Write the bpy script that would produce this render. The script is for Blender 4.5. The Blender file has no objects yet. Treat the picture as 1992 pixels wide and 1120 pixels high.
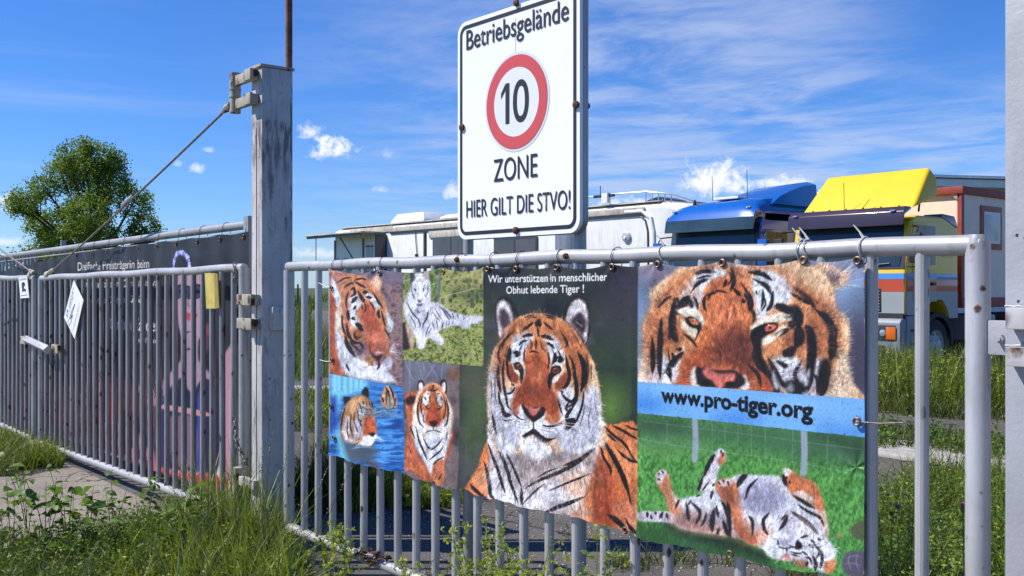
import bpy, bmesh, math, random
import numpy as np
from mathutils import Vector, Matrix
R = math.radians
SC = bpy.context.scene
# ----------------------------------------------------------------------------
# CAMERA, SKY, SUN, EXPOSURE
# World frame: X runs along the gates (towards the right-hand post), Y away from
# the camera across the yard, Z up; the gate line is y = 0, the ground z = -0.09.
# ----------------------------------------------------------------------------
CX, CY, CZ = 0.0, -2.893, 1.6
CO, SI = .645, .764                      # camera looks along (-SI, CO)
FPX = 1937.0
cam_d = bpy.data.cameras.new('camera'); cam = bpy.data.objects.new('camera', cam_d); SC.collection.objects.link(cam)
cam.location = (CX, CY, CZ)
cam.rotation_euler = (R(90), 0, math.atan2(SI, CO))
cam_d.sensor_width = 36; cam_d.lens = FPX / 1992 * 36; cam_d.shift_y = -0.0015; cam_d.clip_start = .05; cam_d.clip_end = 6000
SC.camera = cam

SUN_EL = 49.3
w = bpy.data.worlds.new('World'); SC.world = w; w.use_nodes = True
nt = w.node_tree; nt.nodes.clear()
def wn(t, **k):
    n = nt.nodes.new(t)
    for a, b in k.items(): setattr(n, a, b)
    return n
def wl(a, b): nt.links.new(a, b)
def wm(op, a, b=None, c=None, clamp=False):
    n = wn('ShaderNodeMath', operation=op, use_clamp=clamp)
    for i, v in enumerate((a, b, c)):
        if v is None: continue
        if isinstance(v, (int, float)): n.inputs[i].default_value = v
        else: wl(v, n.inputs[i])
    return n.outputs[0]
out = wn('ShaderNodeOutputWorld'); bg = wn('ShaderNodeBackground'); bg.inputs[1].default_value = .081
sky = wn('ShaderNodeTexSky', sky_type='NISHITA'); sky.sun_disc = False
sky.sun_elevation = R(SUN_EL); sky.sun_rotation = math.atan2(-CO, -SI)       # toward (-CO,-SI)
sky.air_density = 1.0; sky.dust_density = .15; sky.ozone_density = 3.2; sky.altitude = 200
hs = wn('ShaderNodeHueSaturation'); hs.inputs['Saturation'].default_value = 1.10; hs.inputs['Hue'].default_value = .503
tn = wn('ShaderNodeMix', data_type='RGBA', blend_type='MULTIPLY'); tn.inputs[0].default_value = 1.; tn.inputs[7].default_value = (.74, 1.0, 1.46, 1)
wl(sky.outputs[0], tn.inputs[6]); wl(tn.outputs[2], hs.inputs['Color'])
tc = wn('ShaderNodeTexCoord'); nrm = wn('ShaderNodeVectorMath', operation='NORMALIZE'); wl(tc.outputs['Generated'], nrm.inputs[0])
sep = wn('ShaderNodeSeparateXYZ'); wl(nrm.outputs[0], sep.inputs[0])
X, Y, Z = sep.outputs
# camera-independent compass: azimuth measured from the gate line
az = wm('ARCTAN2', Y, X)                                     # radians
el = wm('ARCSINE', Z)
# --- thin high cloud: layer at constant height
zz = wm('MAXIMUM', Z, .03)
pv = wn('ShaderNodeCombineXYZ'); wl(wm('DIVIDE', X, zz), pv.inputs[0]); wl(wm('DIVIDE', Y, zz), pv.inputs[1])
def noise(vec, sc, det, rough=.5, dist=0., loc=(0, 0, 0), scl=(1, 1, 1), rot=0.):
    mp = wn('ShaderNodeMapping'); mp.inputs['Location'].default_value = loc; mp.inputs['Scale'].default_value = scl; mp.inputs['Rotation'].default_value = (0, 0, rot)
    wl(vec, mp.inputs[0]); n = wn('ShaderNodeTexNoise'); n.inputs['Scale'].default_value = sc; n.inputs['Detail'].default_value = det
    n.inputs['Roughness'].default_value = rough; n.inputs['Distortion'].default_value = dist; wl(mp.outputs[0], n.inputs[0]); return n.outputs[0]
def ss(v, a, b):
    n = wn('ShaderNodeMapRange', interpolation_type='SMOOTHSTEP'); wl(v, n.inputs[0]); n.inputs[1].default_value = a; n.inputs[2].default_value = b; return n.outputs[0]
def pxdir(px, py):
    a = (px - 996) / FPX; b = (557 - py) / FPX
    x, y = CO * a - SI, SI * a + CO; d = Vector((x, y, b)).normalized(); return d
def azel(px, py):
    d = pxdir(px, py); return math.atan2(d.y, d.x), math.asin(d.z)
big = noise(pv.outputs[0], .42, 3, .5, .2, (2.3, .7, 0))
fine = noise(pv.outputs[0], 1.15, 10, .60, .5, (.3, 1.1, 0), (1, 1.15, 1), 1.2)
rip = noise(pv.outputs[0], 6., 4, .55, .6, (0, 0, 0), (1, 2.2, 1), 1.9)
aR, _ = azel(1150, 300)
right = ss(az, aR + .42, aR - .02)                            # more high cloud towards the right-hand side
cirr = wm('ADD', wm('MULTIPLY', fine, .87), wm('MULTIPLY', rip, .13))
cirr = wm('ADD', cirr, wm('MULTIPLY', wm('SUBTRACT', big, .5), .35))
cir = wm('MULTIPLY', ss(cirr, .34, .68), wm('ADD', wm('MULTIPLY', right, .60), .005))
lowcut = ss(el, .40, .24)
cir = wm('MULTIPLY', cir, wm('ADD', wm('MULTIPLY', lowcut, .8), .2))
aT, _ = azel(1500, 100); aU, _ = azel(1880, 100)
clear = wm('SUBTRACT', 1., wm('MULTIPLY', ss(el, .12, .225), ss(az, aT, aU)))
cir = wm('MULTIPLY', cir, clear)
# faint level streaks low on the left
av = wn('ShaderNodeCombineXYZ'); wl(az, av.inputs[0]); wl(el, av.inputs[1])
st = noise(av.outputs[0], 5., 5, .55, .3, (0, .2, 0), (.5, 6.5, 1))
streak = wm('MULTIPLY', wm('MULTIPLY', ss(st, .5, .82), .24), wm('MULTIPLY', ss(el, .33, .16), ss(el, .0, .03)))
thin = wm('MAXIMUM', cir, streak)
# --- small fair-weather cumulus, each at its own bearing
cn = noise(av.outputs[0], 85., 8, .66, .3)
cn2 = noise(av.outputs[0], 24., 3, .5, .0, (3, 1, 0))
cum = None; und = None
PUFFS = [(652, 286, 44, 30, 1.), (606, 258, 24, 15, .75), (612, 299, 20, 10, .6), (385, 328, 15, 11, .6), (404, 291, 13, 6, .35), (345, 318, 8, 8, .3),
         (742, 369, 14, 8, .4), (755, 300, 14, 12, .25), (882, 374, 24, 16, .65), (1390, 352, 56, 38, 1.), (1430, 366, 44, 22, .9), (1520, 356, 60, 14, .8),
         (1190, 402, 36, 15, .9), (1252, 398, 60, 18, .95), (620, 492, 70, 12, .5), (20, 395, 34, 22, .75), (8, 470, 40, 10, .5), (1330, 420, 40, 10, .5)]
for (px, py, rx, ry, st_) in PUFFS:
    a0, e0 = azel(px, py); ca = math.cos(e0)
    rx *= 1.25; ry *= 1.3; k = 1 / (1 + ((px - 996) / FPX) ** 2) ; kx = rx / FPX * k; ky = ry / FPX * k ** .5
    u = wm('DIVIDE', wm('SUBTRACT', az, a0), kx); v = wm('DIVIDE', wm('SUBTRACT', el, e0), ky)
    vb = wm('ADD', v, wm('MULTIPLY', wm('MINIMUM', wm('ADD', v, .35), 0.), .9))     # flatter base
    r = wm('SQRT', wm('ADD', wm('MULTIPLY', u, u), wm('MULTIPLY', vb, vb)))
    d = wm('ADD', wm('SUBTRACT', 1., r), wm('ADD', wm('MULTIPLY', wm('SUBTRACT', cn, .5), 2.9), wm('MULTIPLY', wm('SUBTRACT', cn2, .5), 1.5)))
    m = wm('MULTIPLY', ss(d, .05, 1.05), st_)
    cum = m if cum is None else wm('MAXIMUM', cum, m)
    s_ = wm('MULTIPLY', m, ss(v, .2, -.8)); und = s_ if und is None else wm('MAXIMUM', und, s_)
mx = wn('ShaderNodeMix', data_type='RGBA'); wl(thin, mx.inputs[0]); wl(hs.outputs[0], mx.inputs[6]); mx.inputs[7].default_value = (5.8, 6.6, 8.8, 1)
cc = wn('ShaderNodeMix', data_type='RGBA'); wl(wm('MULTIPLY', und, .55), cc.inputs[0]); cc.inputs[6].default_value = (10.2, 10.3, 10.5, 1); cc.inputs[7].default_value = (6.6, 7.2, 8.6, 1)
mx2 = wn('ShaderNodeMix', data_type='RGBA'); wl(cum, mx2.inputs[0]); wl(mx.outputs[2], mx2.inputs[6]); wl(cc.outputs[2], mx2.inputs[7])
wl(mx2.outputs[2], bg.inputs[0]); wl(bg.outputs[0], out.inputs[0])

sd = bpy.data.lights.new('sun', 'SUN'); sd.energy = 5.0; sd.angle = R(.53); sd.color = (1., .95, .87)
sun = bpy.data.objects.new('sun', sd); SC.collection.objects.link(sun)
ce = math.cos(R(SUN_EL))
tosun = Vector((-CO * ce, -SI * ce, math.sin(R(SUN_EL))))
sun.rotation_euler = tosun.to_track_quat('Z', 'Y').to_euler(); sun.location = (-6, -8, 12)
SC.view_settings.view_transform = 'Standard'; SC.view_settings.look = 'None'; SC.view_settings.exposure = 0.38; SC.view_settings.gamma = 1.0; SC.view_settings.use_curve_mapping = False
SC.cycles.max_bounces = 6; SC.cycles.transparent_max_bounces = 8

# ----------------------------------------------------------------------------
# helpers
# ----------------------------------------------------------------------------
def ray(px, py):
    a = (px - 996) / FPX; b = (557 - py) / FPX
    return Vector((CO * a - SI, SI * a + CO, b))
CAM = Vector((CX, CY, CZ)); GZ = -.09
def on_y(px, py, y=0.): r = ray(px, py); return CAM + r * ((y - CY) / r.y)
def on_x(px, py, x): r = ray(px, py); return CAM + r * (x / r.x)
def on_g(px, py, z=GZ): r = ray(px, py); return CAM + r * ((z - CZ) / r.z)
def link(o): SC.collection.objects.link(o); return o
def thing(name, label, cat, loc=(0, 0, 0), group=None):
    o = link(bpy.data.objects.new(name, None)); o.location = loc; o.empty_display_size = .1
    o['label'] = label; o['category'] = cat
    if group: o['group'] = group
    return o
def tag(o, label, cat, group=None, kind=None):
    if label: o['label'] = label
    if cat: o['category'] = cat
    if group: o['group'] = group
    if kind: o['kind'] = kind
    return o
class MB:
    def __init__(s): s.v = []; s.f = []; s.m = []; s.c = 0
    def add(s, vs, fs, m=None):
        n = len(s.v); s.v += [tuple(v) for v in vs]; s.f += [tuple(i + n for i in f) for f in fs]; s.m += [s.c if m is None else m] * len(fs); return s
    def mat(s, i): s.c = i; return s
    def box(s, x0, y0, z0, x1, y1, z1, M=None):
        vs = [Vector(p) for p in ((x0, y0, z0), (x1, y0, z0), (x1, y1, z0), (x0, y1, z0), (x0, y0, z1), (x1, y0, z1), (x1, y1, z1), (x0, y1, z1))]
        if M: vs = [M @ v for v in vs]
        return s.add(vs, [(0, 3, 2, 1), (4, 5, 6, 7), (0, 1, 5, 4), (1, 2, 6, 5), (2, 3, 7, 6), (3, 0, 4, 7)])
    def tube(s, pts, r, n=12, cap=True):
        pts = [Vector(p) for p in pts]; rs = r if isinstance(r, (list, tuple)) else [r] * len(pts)
        vs = []; up = None
        for i, p in enumerate(pts):
            t = (pts[min(i + 1, len(pts) - 1)] - pts[max(i - 1, 0)]).normalized()
            if up is None: up = Vector((0, 0, 1)) if abs(t.z) < .9 else Vector((1, 0, 0))
            a = t.cross(up).normalized(); b = a.cross(t).normalized(); up = b
            for k in range(n):
                an = 2 * math.pi * k / n; vs.append(p + (a * math.cos(an) + b * math.sin(an)) * rs[i])
        fs = []
        for i in range(len(pts) - 1):
            for k in range(n): fs.append((i * n + k, i * n + (k + 1) % n, (i + 1) * n + (k + 1) % n, (i + 1) * n + k))
        if cap: fs.append(tuple(reversed(range(n)))); fs.append(tuple(range((len(pts) - 1) * n, len(pts) * n)))
        return s.add(vs, fs)
    def prism(s, poly, d0, d1, axis='x'):
        """closed outline extruded along an axis; outline coordinates are the two other axes in order"""
        n = len(poly)
        def P(a, b, d): return {'x': (d, a, b), 'y': (a, d, b), 'z': (a, b, d)}[axis]
        vs = [P(a, b, d0) for a, b in poly] + [P(a, b, d1) for a, b in poly]
        fs = [tuple(range(n)), tuple(reversed(range(n, 2 * n)))] + [(i, (i + 1) % n, n + (i + 1) % n, n + i) for i in range(n)]
        return s.add(vs, fs)
    def build(s, name, mats, parent=None, smooth=False, bevel=0, seg=2, solid=0, fixn=True):
        me = bpy.data.meshes.new(name); off = parent.matrix_off if False else None
        base = Vector((0, 0, 0))
        if parent is not None:
            q = parent
            while q is not None: base += q.location; q = q.parent
        me.from_pydata([(v[0] - base.x, v[1] - base.y, v[2] - base.z) for v in s.v], [], s.f)
        if not isinstance(mats, (list, tuple)): mats = [mats]
        for m in mats: me.materials.append(m)
        me.polygons.foreach_set('material_index', s.m)
        if fixn:
            bm = bmesh.new(); bm.from_mesh(me); bmesh.ops.recalc_face_normals(bm, faces=bm.faces)
            if bevel:
                es = [e for e in bm.edges if len(e.link_faces) == 2 and e.calc_face_angle(0) > .5]
                bmesh.ops.bevel(bm, geom=es, offset=bevel, segments=seg, affect='EDGES', profile=.6, clamp_overlap=True)
            bm.to_mesh(me); bm.free()
        if smooth or bevel:
            me.polygons.foreach_set('use_smooth', [True] * len(me.polygons))
            me.set_sharp_from_angle(angle=R(38))
        o = link(bpy.data.objects.new(name, me))
        if parent is not None: o.parent = parent
        return o
def inst(src, name, parent, loc, scale=None, rot=None):
    """a further object that shares src's mesh; loc is relative to the parent"""
    o = src.copy(); o.name = name; link(o); o.parent = parent; o.location = loc
    if scale: o.scale = scale
    if rot: o.rotation_euler = rot
    for k in ('label', 'category', 'group'):
        if k in o.keys(): del o[k]
    return o

# ----------------------------------------------------------------------------
# materials
# ----------------------------------------------------------------------------
class NT:
    def __init__(s, name):
        s.m = bpy.data.materials.new(name); s.m.use_nodes = True; s.t = s.m.node_tree; s.b = s.t.nodes['Principled BSDF']
    def n(s, t, **k):
        n = s.t.nodes.new(t)
        for a, b in k.items(): setattr(n, a, b)
        return n
    def l(s, a, b): s.t.links.new(a, b)
    def co(s, kind='Object', scale=(1, 1, 1), rnd=True):
        tc = s.n('ShaderNodeTexCoord'); mp = s.n('ShaderNodeMapping'); mp.inputs['Scale'].default_value = scale
        s.l(tc.outputs[kind], mp.inputs[0])
        if rnd:
            oi = s.n('ShaderNodeObjectInfo'); mu = s.n('ShaderNodeVectorMath', operation='SCALE'); mu.inputs['Scale'].default_value = 37.
            cb = s.n('ShaderNodeCombineXYZ'); s.l(oi.outputs['Random'], cb.inputs[0]); s.l(oi.outputs['Random'], cb.inputs[2]); s.l(cb.outputs[0], mu.inputs[0]); s.l(mu.outputs[0], mp.inputs['Location'])
        return mp.outputs[0]
    def noise(s, v, sc, det=4, rough=.55, dist=0.):
        n = s.n('ShaderNodeTexNoise'); n.inputs['Scale'].default_value = sc; n.inputs['Detail'].default_value = det; n.inputs['Roughness'].default_value = rough; n.inputs['Distortion'].default_value = dist
        s.l(v, n.inputs[0]); return n.outputs[0]
    def ss(s, v, a, b, c=0., d=1.):
        n = s.n('ShaderNodeMapRange', interpolation_type='SMOOTHSTEP'); s.l(v, n.inputs[0]); n.inputs[1].default_value = a; n.inputs[2].default_value = b; n.inputs[3].default_value = c; n.inputs[4].default_value = d; return n.outputs[0]
    def mix(s, f, a, b, mode='MIX'):
        n = s.n('ShaderNodeMix', data_type='RGBA', blend_type=mode)
        for sock, v in ((n.inputs[0], f), (n.inputs[6], a), (n.inputs[7], b)):
            if isinstance(v, (int, float)): sock.default_value = v
            elif isinstance(v, (tuple, list)): sock.default_value = tuple(v) + ((1,) if len(v) == 3 else ())
            else: s.l(v, sock)
        return n.outputs[2]
    def math(s, op, a, b=None, clamp=False):
        n = s.n('ShaderNodeMath', operation=op, use_clamp=clamp)
        for i, v in enumerate((a, b)):
            if v is None: continue
            if isinstance(v, (int, float)): n.inputs[i].default_value = v
            else: s.l(v, n.inputs[i])
        return n.outputs[0]
    def ramp(s, v, stops):
        n = s.n('ShaderNodeValToRGB'); e = n.color_ramp.elements
        while len(e) < len(stops): e.new(.5)
        for i, (p, c) in enumerate(stops): e[i].position = p; e[i].color = tuple(c) + (1,)
        s.l(v, n.inputs[0]); return n.outputs[0]
    def bump(s, h, dist, strength=1.):
        n = s.n('ShaderNodeBump'); n.inputs['Distance'].default_value = dist; n.inputs['Strength'].default_value = strength; s.l(h, n.inputs['Height']); s.l(n.outputs[0], s.b.inputs['Normal']); return n
    def set(s, col=None, rough=None, metal=None, **k):
        for nm, v in (('Base Color', col), ('Roughness', rough), ('Metallic', metal)):
            if v is None: continue
            if isinstance(v, (int, float)): s.b.inputs[nm].default_value = v
            elif isinstance(v, (tuple, list)): s.b.inputs[nm].default_value = tuple(v) + ((1,) if len(v) == 3 else ())
            else: s.l(v, s.b.inputs[nm])
        for nm, v in k.items(): s.b.inputs[nm.replace('_', ' ')].default_value = v
        return s.m
RUST = (.11, .045, .022)
def metalpaint(name, col, rust=.5, spots=1., metal=.3, rough=.42, grime=.5, streak=True, peel=.0006):
    s = NT(name); v = s.co('Object')
    a = s.noise(v, 3.2, 5, .6, .3); b = s.noise(v, 60, 4, .6); c = s.noise(v, 26, 3, .6)
    vs = s.co('Object', (14, 14, 1.1)); st = s.noise(vs, 2.2, 5, .6)
    colr = s.mix(s.ss(a, .35, .7), col, tuple(x * .80 for x in col))
    colr = s.mix(s.math('MULTIPLY', s.ss(st, .5, .75), grime), colr, tuple(x * .42 for x in col))
    colr = s.mix(s.math('MULTIPLY', s.ss(c, .62, .7), .35 * grime), colr, (.09, .085, .075))
    sp = s.n('ShaderNodeTexVoronoi'); sp.inputs['Scale'].default_value = 17.; s.l(s.co('Object', (1, 1, .85)), sp.inputs[0])
    wn_ = s.math('ADD', sp.outputs['Distance'], s.math('MULTIPLY', s.math('SUBTRACT', b, .5), .25))
    spot = s.math('MULTIPLY', s.ss(wn_, .19 * spots, .10 * spots), s.ss(s.noise(v, 5.5, 2), .46, .56))
    big = s.math('MULTIPLY', s.ss(s.math('ADD', s.math('MULTIPLY', a, .6), s.math('MULTIPLY', c, .4)), .60, .67), rust)
    r = s.math('MAXIMUM', spot, big)
    rc = s.mix(s.ss(b, .4, .62), (.045, .028, .022), RUST)
    colr = s.mix(r, colr, rc)
    s.bump(s.math('ADD', s.math('MULTIPLY', b, .5), s.math('MULTIPLY', r, .8)), peel)
    return s.set(colr, s.math('ADD', s.math('MULTIPLY', r, .4), rough), s.math('MULTIPLY', s.math('SUBTRACT', 1., r), metal))
def plain(name, col, rough=.5, metal=0., var=.12, sc=6., bump=0., dirt=.0, **k):
    s = NT(name); v = s.co('Object'); a = s.noise(v, sc, 5, .6)
    c = s.mix(s.ss(a, .3, .7), tuple(x * (1 - var) for x in col), tuple(min(1, x * (1 + var)) for x in col))
    if dirt:
        d = s.noise(s.co('Object', (3.5, 3.5, .7)), 2.2, 7, .65); c = s.mix(s.math('MULTIPLY', s.ss(d, .48, .72), dirt), c, (.10, .085, .06))
    if bump: s.bump(s.noise(v, sc * 10, 3), bump)
    m = s.set(c, rough, metal)
    for nm, q in k.items(): s.b.inputs[nm.replace('_', ' ')].default_value = q
    return m
M = {}
M['gate'] = metalpaint('silver_gate_paint', (.48, .48, .49), .6, 1.2, .30, .40, .32)
M['gate_old'] = metalpaint('old_silver_gate_paint', (.37, .36, .355), 1., 1.4, .25, .45, .6)
M['rail_old'] = metalpaint('worn_rail_paint', (.46, .45, .44), .6, 1.1, .4, .42, .45)
M['post'] = metalpaint('grey_post_paint', (.53, .51, .50), .15, .55, .05, .55, .75)
def add_stain(m, zlo, zhi, amt):
    t = m.node_tree; b = t.nodes['Principled BSDF']; src = b.inputs['Base Color'].links[0].from_socket
    s = NT.__new__(NT); s.m = m; s.t = t; s.b = b; tc_ = s.n('ShaderNodeTexCoord'); sp_ = s.n('ShaderNodeSeparateXYZ'); s.l(tc_.outputs['Object'], sp_.inputs[0])
    mp = s.n('ShaderNodeMapping'); mp.inputs['Scale'].default_value = (1, 1, .22); s.l(tc_.outputs['Object'], mp.inputs[0]); n = s.noise(mp.outputs[0], 26, 6, .7)
    z = sp_.outputs[2]; band = s.math('MULTIPLY', s.ss(z, zlo, zlo + .32), s.ss(z, zhi, zhi - .05)); f = s.math('MULTIPLY', s.math('MULTIPLY', s.ss(n, .40, .62), band), amt)
    n2 = s.noise(mp.outputs[0], 11, 6, .75); f = s.math('MAXIMUM', f, s.math('MULTIPLY', s.ss(n2, .52, .68), .65))
    edge = s.math('MULTIPLY', s.ss(sp_.outputs[1], .075, .105), s.ss(n, .42, .55)); f = s.math('MAXIMUM', f, s.math('MULTIPLY', edge, .8))
    s.l(s.mix(f, src, (.055, .05, .045)), b.inputs['Base Color'])
add_stain(M['post'], 2.28, 2.78, .85)
M['post_r'] = metalpaint('pale_grey_post_paint', (.36, .37, .41), .1, .5, .05, .55, .15, peel=.0025)
M['fence_m'] = metalpaint('galvanised_fence', (.38, .385, .39), .2, .8, .4, .45, .3)
M['hinge'] = metalpaint('rusty_hinge_paint', (.40, .37, .30), 1., 3., .1, .7, .9)
M['rust'] = plain('rusty_steel', (.085, .038, .022), .85, .1, .5, 30, .001)
M['rustpole'] = plain('rusty_pole', (.15, .065, .04), .8, .1, .6, 9, .001, .3)
M['cable'] = plain('steel_cable', (.20, .18, .16), .6, .5, .4, 60, .001)
M['wire'] = plain('black_wire', (.02, .02, .02), .5)
M['tie'] = plain('white_cable_tie', (.55, .55, .5), .5)
M['eyelet'] = plain('brass_eyelet', (.16, .10, .07), .5, .6, .4, 40)
M['white'] = plain('white_plastic', (.78, .79, .80), .45, 0, .04)
M['black'] = plain('black_paint', (.013, .014, .016), .5)
M['rubber'] = plain('black_rubber', (.022, .022, .024), .8, 0, .25, 12)
M['yellowtag'] = plain('faded_yellow_plastic', (.50, .40, .10), .55, 0, .2, 9)
# ----------------------------------------------------------------------------
# GATES, POSTS, FENCE, SIGN
# ----------------------------------------------------------------------------
unit_bar = MB().tube([(0, 0, 0), (0, 0, 1)], .0205, 14).build('bar', M['gate']); unit_bar_mesh = unit_bar.data
bpy.data.objects.remove(unit_bar)
old_bar_mesh = unit_bar_mesh.copy(); old_bar_mesh.materials.clear(); old_bar_mesh.materials.append(M['gate_old'])
def put_bar(parent, mesh, x, z0, z1, y=0., name='bar', r=1.):
    o = link(bpy.data.objects.new(name, mesh)); o.parent = parent
    o.location = Vector((x, y, z0)) - parent.location; o.scale = (r, r, z1 - z0)
    o.rotation_euler = (math.sin(x * 91) * .0022, math.cos(x * 57) * .0022, (x * 7.3) % 6.28)
    return o
def lerp(a, b, t): return a + (b - a) * t
# ---- right-hand gate
rg = thing('steel_gate', 'silver tube gate closed between two posts, carrying the tiger banner', 'gate', (-3.45, 0, .12))
ZT, ZB = 1.722, .12
xs_r = [-5.352 + .1673 * i for i in range(24)]
def dent(pts):  # slightly uneven welded tube
    return pts
top = MB(); n = 40
top.tube([(lerp(-5.545, -1.318, i / n), 0, ZT + .003 * math.sin(i * .9) - .002 * math.cos(i * .37)) for i in range(n + 1)], .0305, 20)
top.build('top_rail', M['gate'], rg, True)
bot = MB().tube([(lerp(-5.43, -1.34, i / 20), 0, ZB) for i in range(21)], .0285, 16)
bot.tube([(-5.56, 0, ZB + .004), (-5.52, 0, ZB + .004), (-5.47, 0, ZB + .002), (-5.40, 0, ZB), (-5.37, 0, ZB)], [.020, .034, .034, .031, .028], 16)
bot.build('bottom_rail', M['gate'], rg, True)
MB().tube([(-5.545, 0, .16), (-5.545, 0, 1.70)], .033, 18).build('end_post', M['gate'], rg, True)
MB().tube([(-1.334, 0, .09), (-1.334, 0, 1.722), (-1.332, 0, 1.75)], [.0345, .0345, .026], 20).build('end_post', M['gate'], rg, True)
for x in xs_r: put_bar(rg, unit_bar_mesh, x, ZB, ZT - .01)
hp = MB().box(-1.302, -.012, 1.405, -1.16, .012, 1.503)
hp.build('hinge_plate', M['post_r'], rg, bevel=.003)
hb = MB().tube([(-1.262, -.014, 1.452), (-1.262, -.03, 1.452)], .013, 6); hb.tube([(-1.262, -.03, 1.452), (-1.262, -.036, 1.452)], .007, 10)
hb.build('bolt', M['post_r'], rg)
for px, y_, z_ in ((890, 505, 1.722), (1102, 498, 1.722)):
    q = on_y(px, y_, -.03); b = MB().tube([(q.x, -.026, q.z), (q.x, -.04, q.z)], .013, 8); b.tube([(q.x, -.04, q.z), (q.x, -.047, q.z)], .007, 8); b.build('bolt', M['rust'], rg)

# ---- posts
def post(name, label, x0, x1, y0, y1, zt, mat):
    t = thing(name, label, 'post', ((x0 + x1) / 2, (y0 + y1) / 2, GZ))
    b = MB().box(x0, y0, GZ - .1, x1, y1, zt); b.build('column', mat, t, bevel=.006)
    return t
PX0, PX1, PY0, PY1 = -6.02, -5.872, -.02, .195
lp = post('gate_post', 'tall grey steel box post with rust streaks between the double gate and the tiger gate', PX0, PX1, PY0, PY1, 3.0, M['post'])
MB().box(PX0 - .012, PY0 - .012, 3.002, PX1 + .008, PY1 + .012, 3.02).build('cap_plate', M['hinge'], lp, bevel=.003)
MB().box(PX0 + .072, PY0 - .003, 0, PX0 + .0755, PY0 - .001, 2.62).build('seam', M['rust'], lp)
s = NT('dark_run_stain')
def bracket(par, zc, dz, xin, mat=M['hinge'], length=.16, zpin=.30):
    for z in (zc, zc - dz):
        b = MB().box(xin - length, -.06, z - .032, xin + .11, -.024, z + .032); b.build('bracket', mat, par, bevel=.004)
        c = MB().box(xin + .02, -.085, z - .036, xin + .115, -.062, z + .036); c.build('bracket', mat, par, bevel=.003)
bracket(lp, 2.955, .155, PX0)
MB().tube([(PX0 - .19, -.045, 2.745), (PX0 - .19, -.045, 2.82), (PX0 - .19, -.045, 2.86), (PX0 - .19, -.045, 3.01)], .036, 16).build('hinge_pin', M['hinge'], lp, True)
for z in (2.85, 2.90): MB().tube([(PX0 - .19, -.045, z - .004), (PX0 - .19, -.045, z + .004)], .040, 16).build('collar', M['hinge'], lp, True)
for zc in (1.515, 1.36):
    q = MB().box(PX0 - .14, -.06, zc - .034, PX0 + .13, -.024, zc + .034); q.build('bracket', M['hinge'], lp, bevel=.004)
    q = MB().box(PX0 + .0, -.088, zc - .036, PX0 + .13, -.062, zc + .036); q.build('bracket', M['hinge'], lp, bevel=.004)
q = MB().box(PX0 - .14, -.055, .30, PX0 + .10, -.022, .36); q.build('bracket', M['post'], lp, bevel=.004)
MB().tube([(PX0 - .15, -.045, .12), (PX0 - .15, -.045, .41)], .034, 14).build('hinge_pin', M['hinge'], lp, True)
MB().box(PX1 + .001, .03, 1.32, PX1 + .05, .15, 1.47).build('lock_plate', M['post'], lp, bevel=.004)
qx = on_y(562, 0, .25).x
pole = thing('rusty_pole', 'thin rusty steel pole standing behind the tall grey gate post', 'pole', (qx, .25, GZ))
MB().tube([(qx, .25, GZ - .1), (qx, .25, 3.62)], .023, 14).build('lower_tube', M['rustpole'], pole, True)
MB().tube([(qx, .25, 3.62), (qx, .25, 3.65), (qx, .25, 6.5)], [.023, .018, .018], 14).build('upper_tube', M['rustpole'], pole, True)
M['hinge_r'] = metalpaint('blistered_hinge_paint', (.50, .49, .50), 1., 3.4, .05, .6, .3)
rp = post('gate_post', 'thick pale grey gate post with hinge blocks at the right edge', -1.232, -1.05, -.06, .13, 3.0, M['post_r'])
for ya_, yb2 in ((598, 640), (675, 712)):
    z1 = on_y(1960, ya_, -.105).z; z0 = on_y(1960, yb2, -.105).z; xh = on_y(1955, 600, -.105).x
    MB().box(xh, -.105, z0, -1.04, -.0615, z1).build('hinge_block', M['hinge_r'], rp, bevel=.004)
wl_ = MB(); rnd = random.Random(3)
for z in (on_y(1960, 596, -.07).z, on_y(1960, 672, -.07).z):
    wl_.tube([(-1.228 + .012 * i, -.066 + rnd.uniform(-.002, .002), z + rnd.uniform(-.001, .002)) for i in range(14)], [rnd.uniform(.002, .0045) for _ in range(14)], 6)
o_ = wl_.build('weld_seam', M['post_r'], rp, True); o_['kind'] = 'stuff'
fp = post('gate_post', 'far gate post at the outer end of the double gate', -16.3, -16.08, -.02, .2, 2.95, M['post'])

# ---- double gate (two leaves), sagging towards the middle
def leaf(label, xa, za_t, za_b, xb, zb_t, zb_b, n_bars, first_thick):
    t = thing('steel_gate', label, 'gate', ((xa + xb) / 2, 0, .05), 'leaves of the double gate')
    m = 30
    MB().tube([(lerp(xa, xb, i / m), 0, lerp(za_t, zb_t, i / m) + .004 * math.sin(i * .8)) for i in range(m + 1)], .0295, 16).build('top_rail', M['gate'], t, True)
    MB().tube([(lerp(xa, xb, i / m), 0, lerp(za_b, zb_b, i / m)) for i in range(m + 1)], .031, 16).build('bottom_rail', M['gate'], t, True)
    for x, zt, zb in ((xa, za_t, za_b), (xb, zb_t, zb_b)):
        MB().tube([(x, 0, zb - .01), (x, 0, zt)], .036, 16).build('end_post', M['rail_old'], t, True)
    for i in range(1, n_bars):
        f = i / n_bars; x = lerp(xa, xb, f)
        put_bar(t, old_bar_mesh, x, lerp(za_b, zb_b, f), lerp(za_t, zb_t, f) - .01, 0, 'bar', .98)
    return t
XG = -6.17
l1 = leaf('right leaf of the rust-spotted double gate, hinged on the tall grey post', XG, 1.722, .075, -10.88, 1.686, -.002, 28, True)
l2 = leaf('left leaf of the double gate, hanging from the short cable at the left edge', -11.12, 1.686, -.002, -15.9, 1.72, .05, 28, True)
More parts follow.
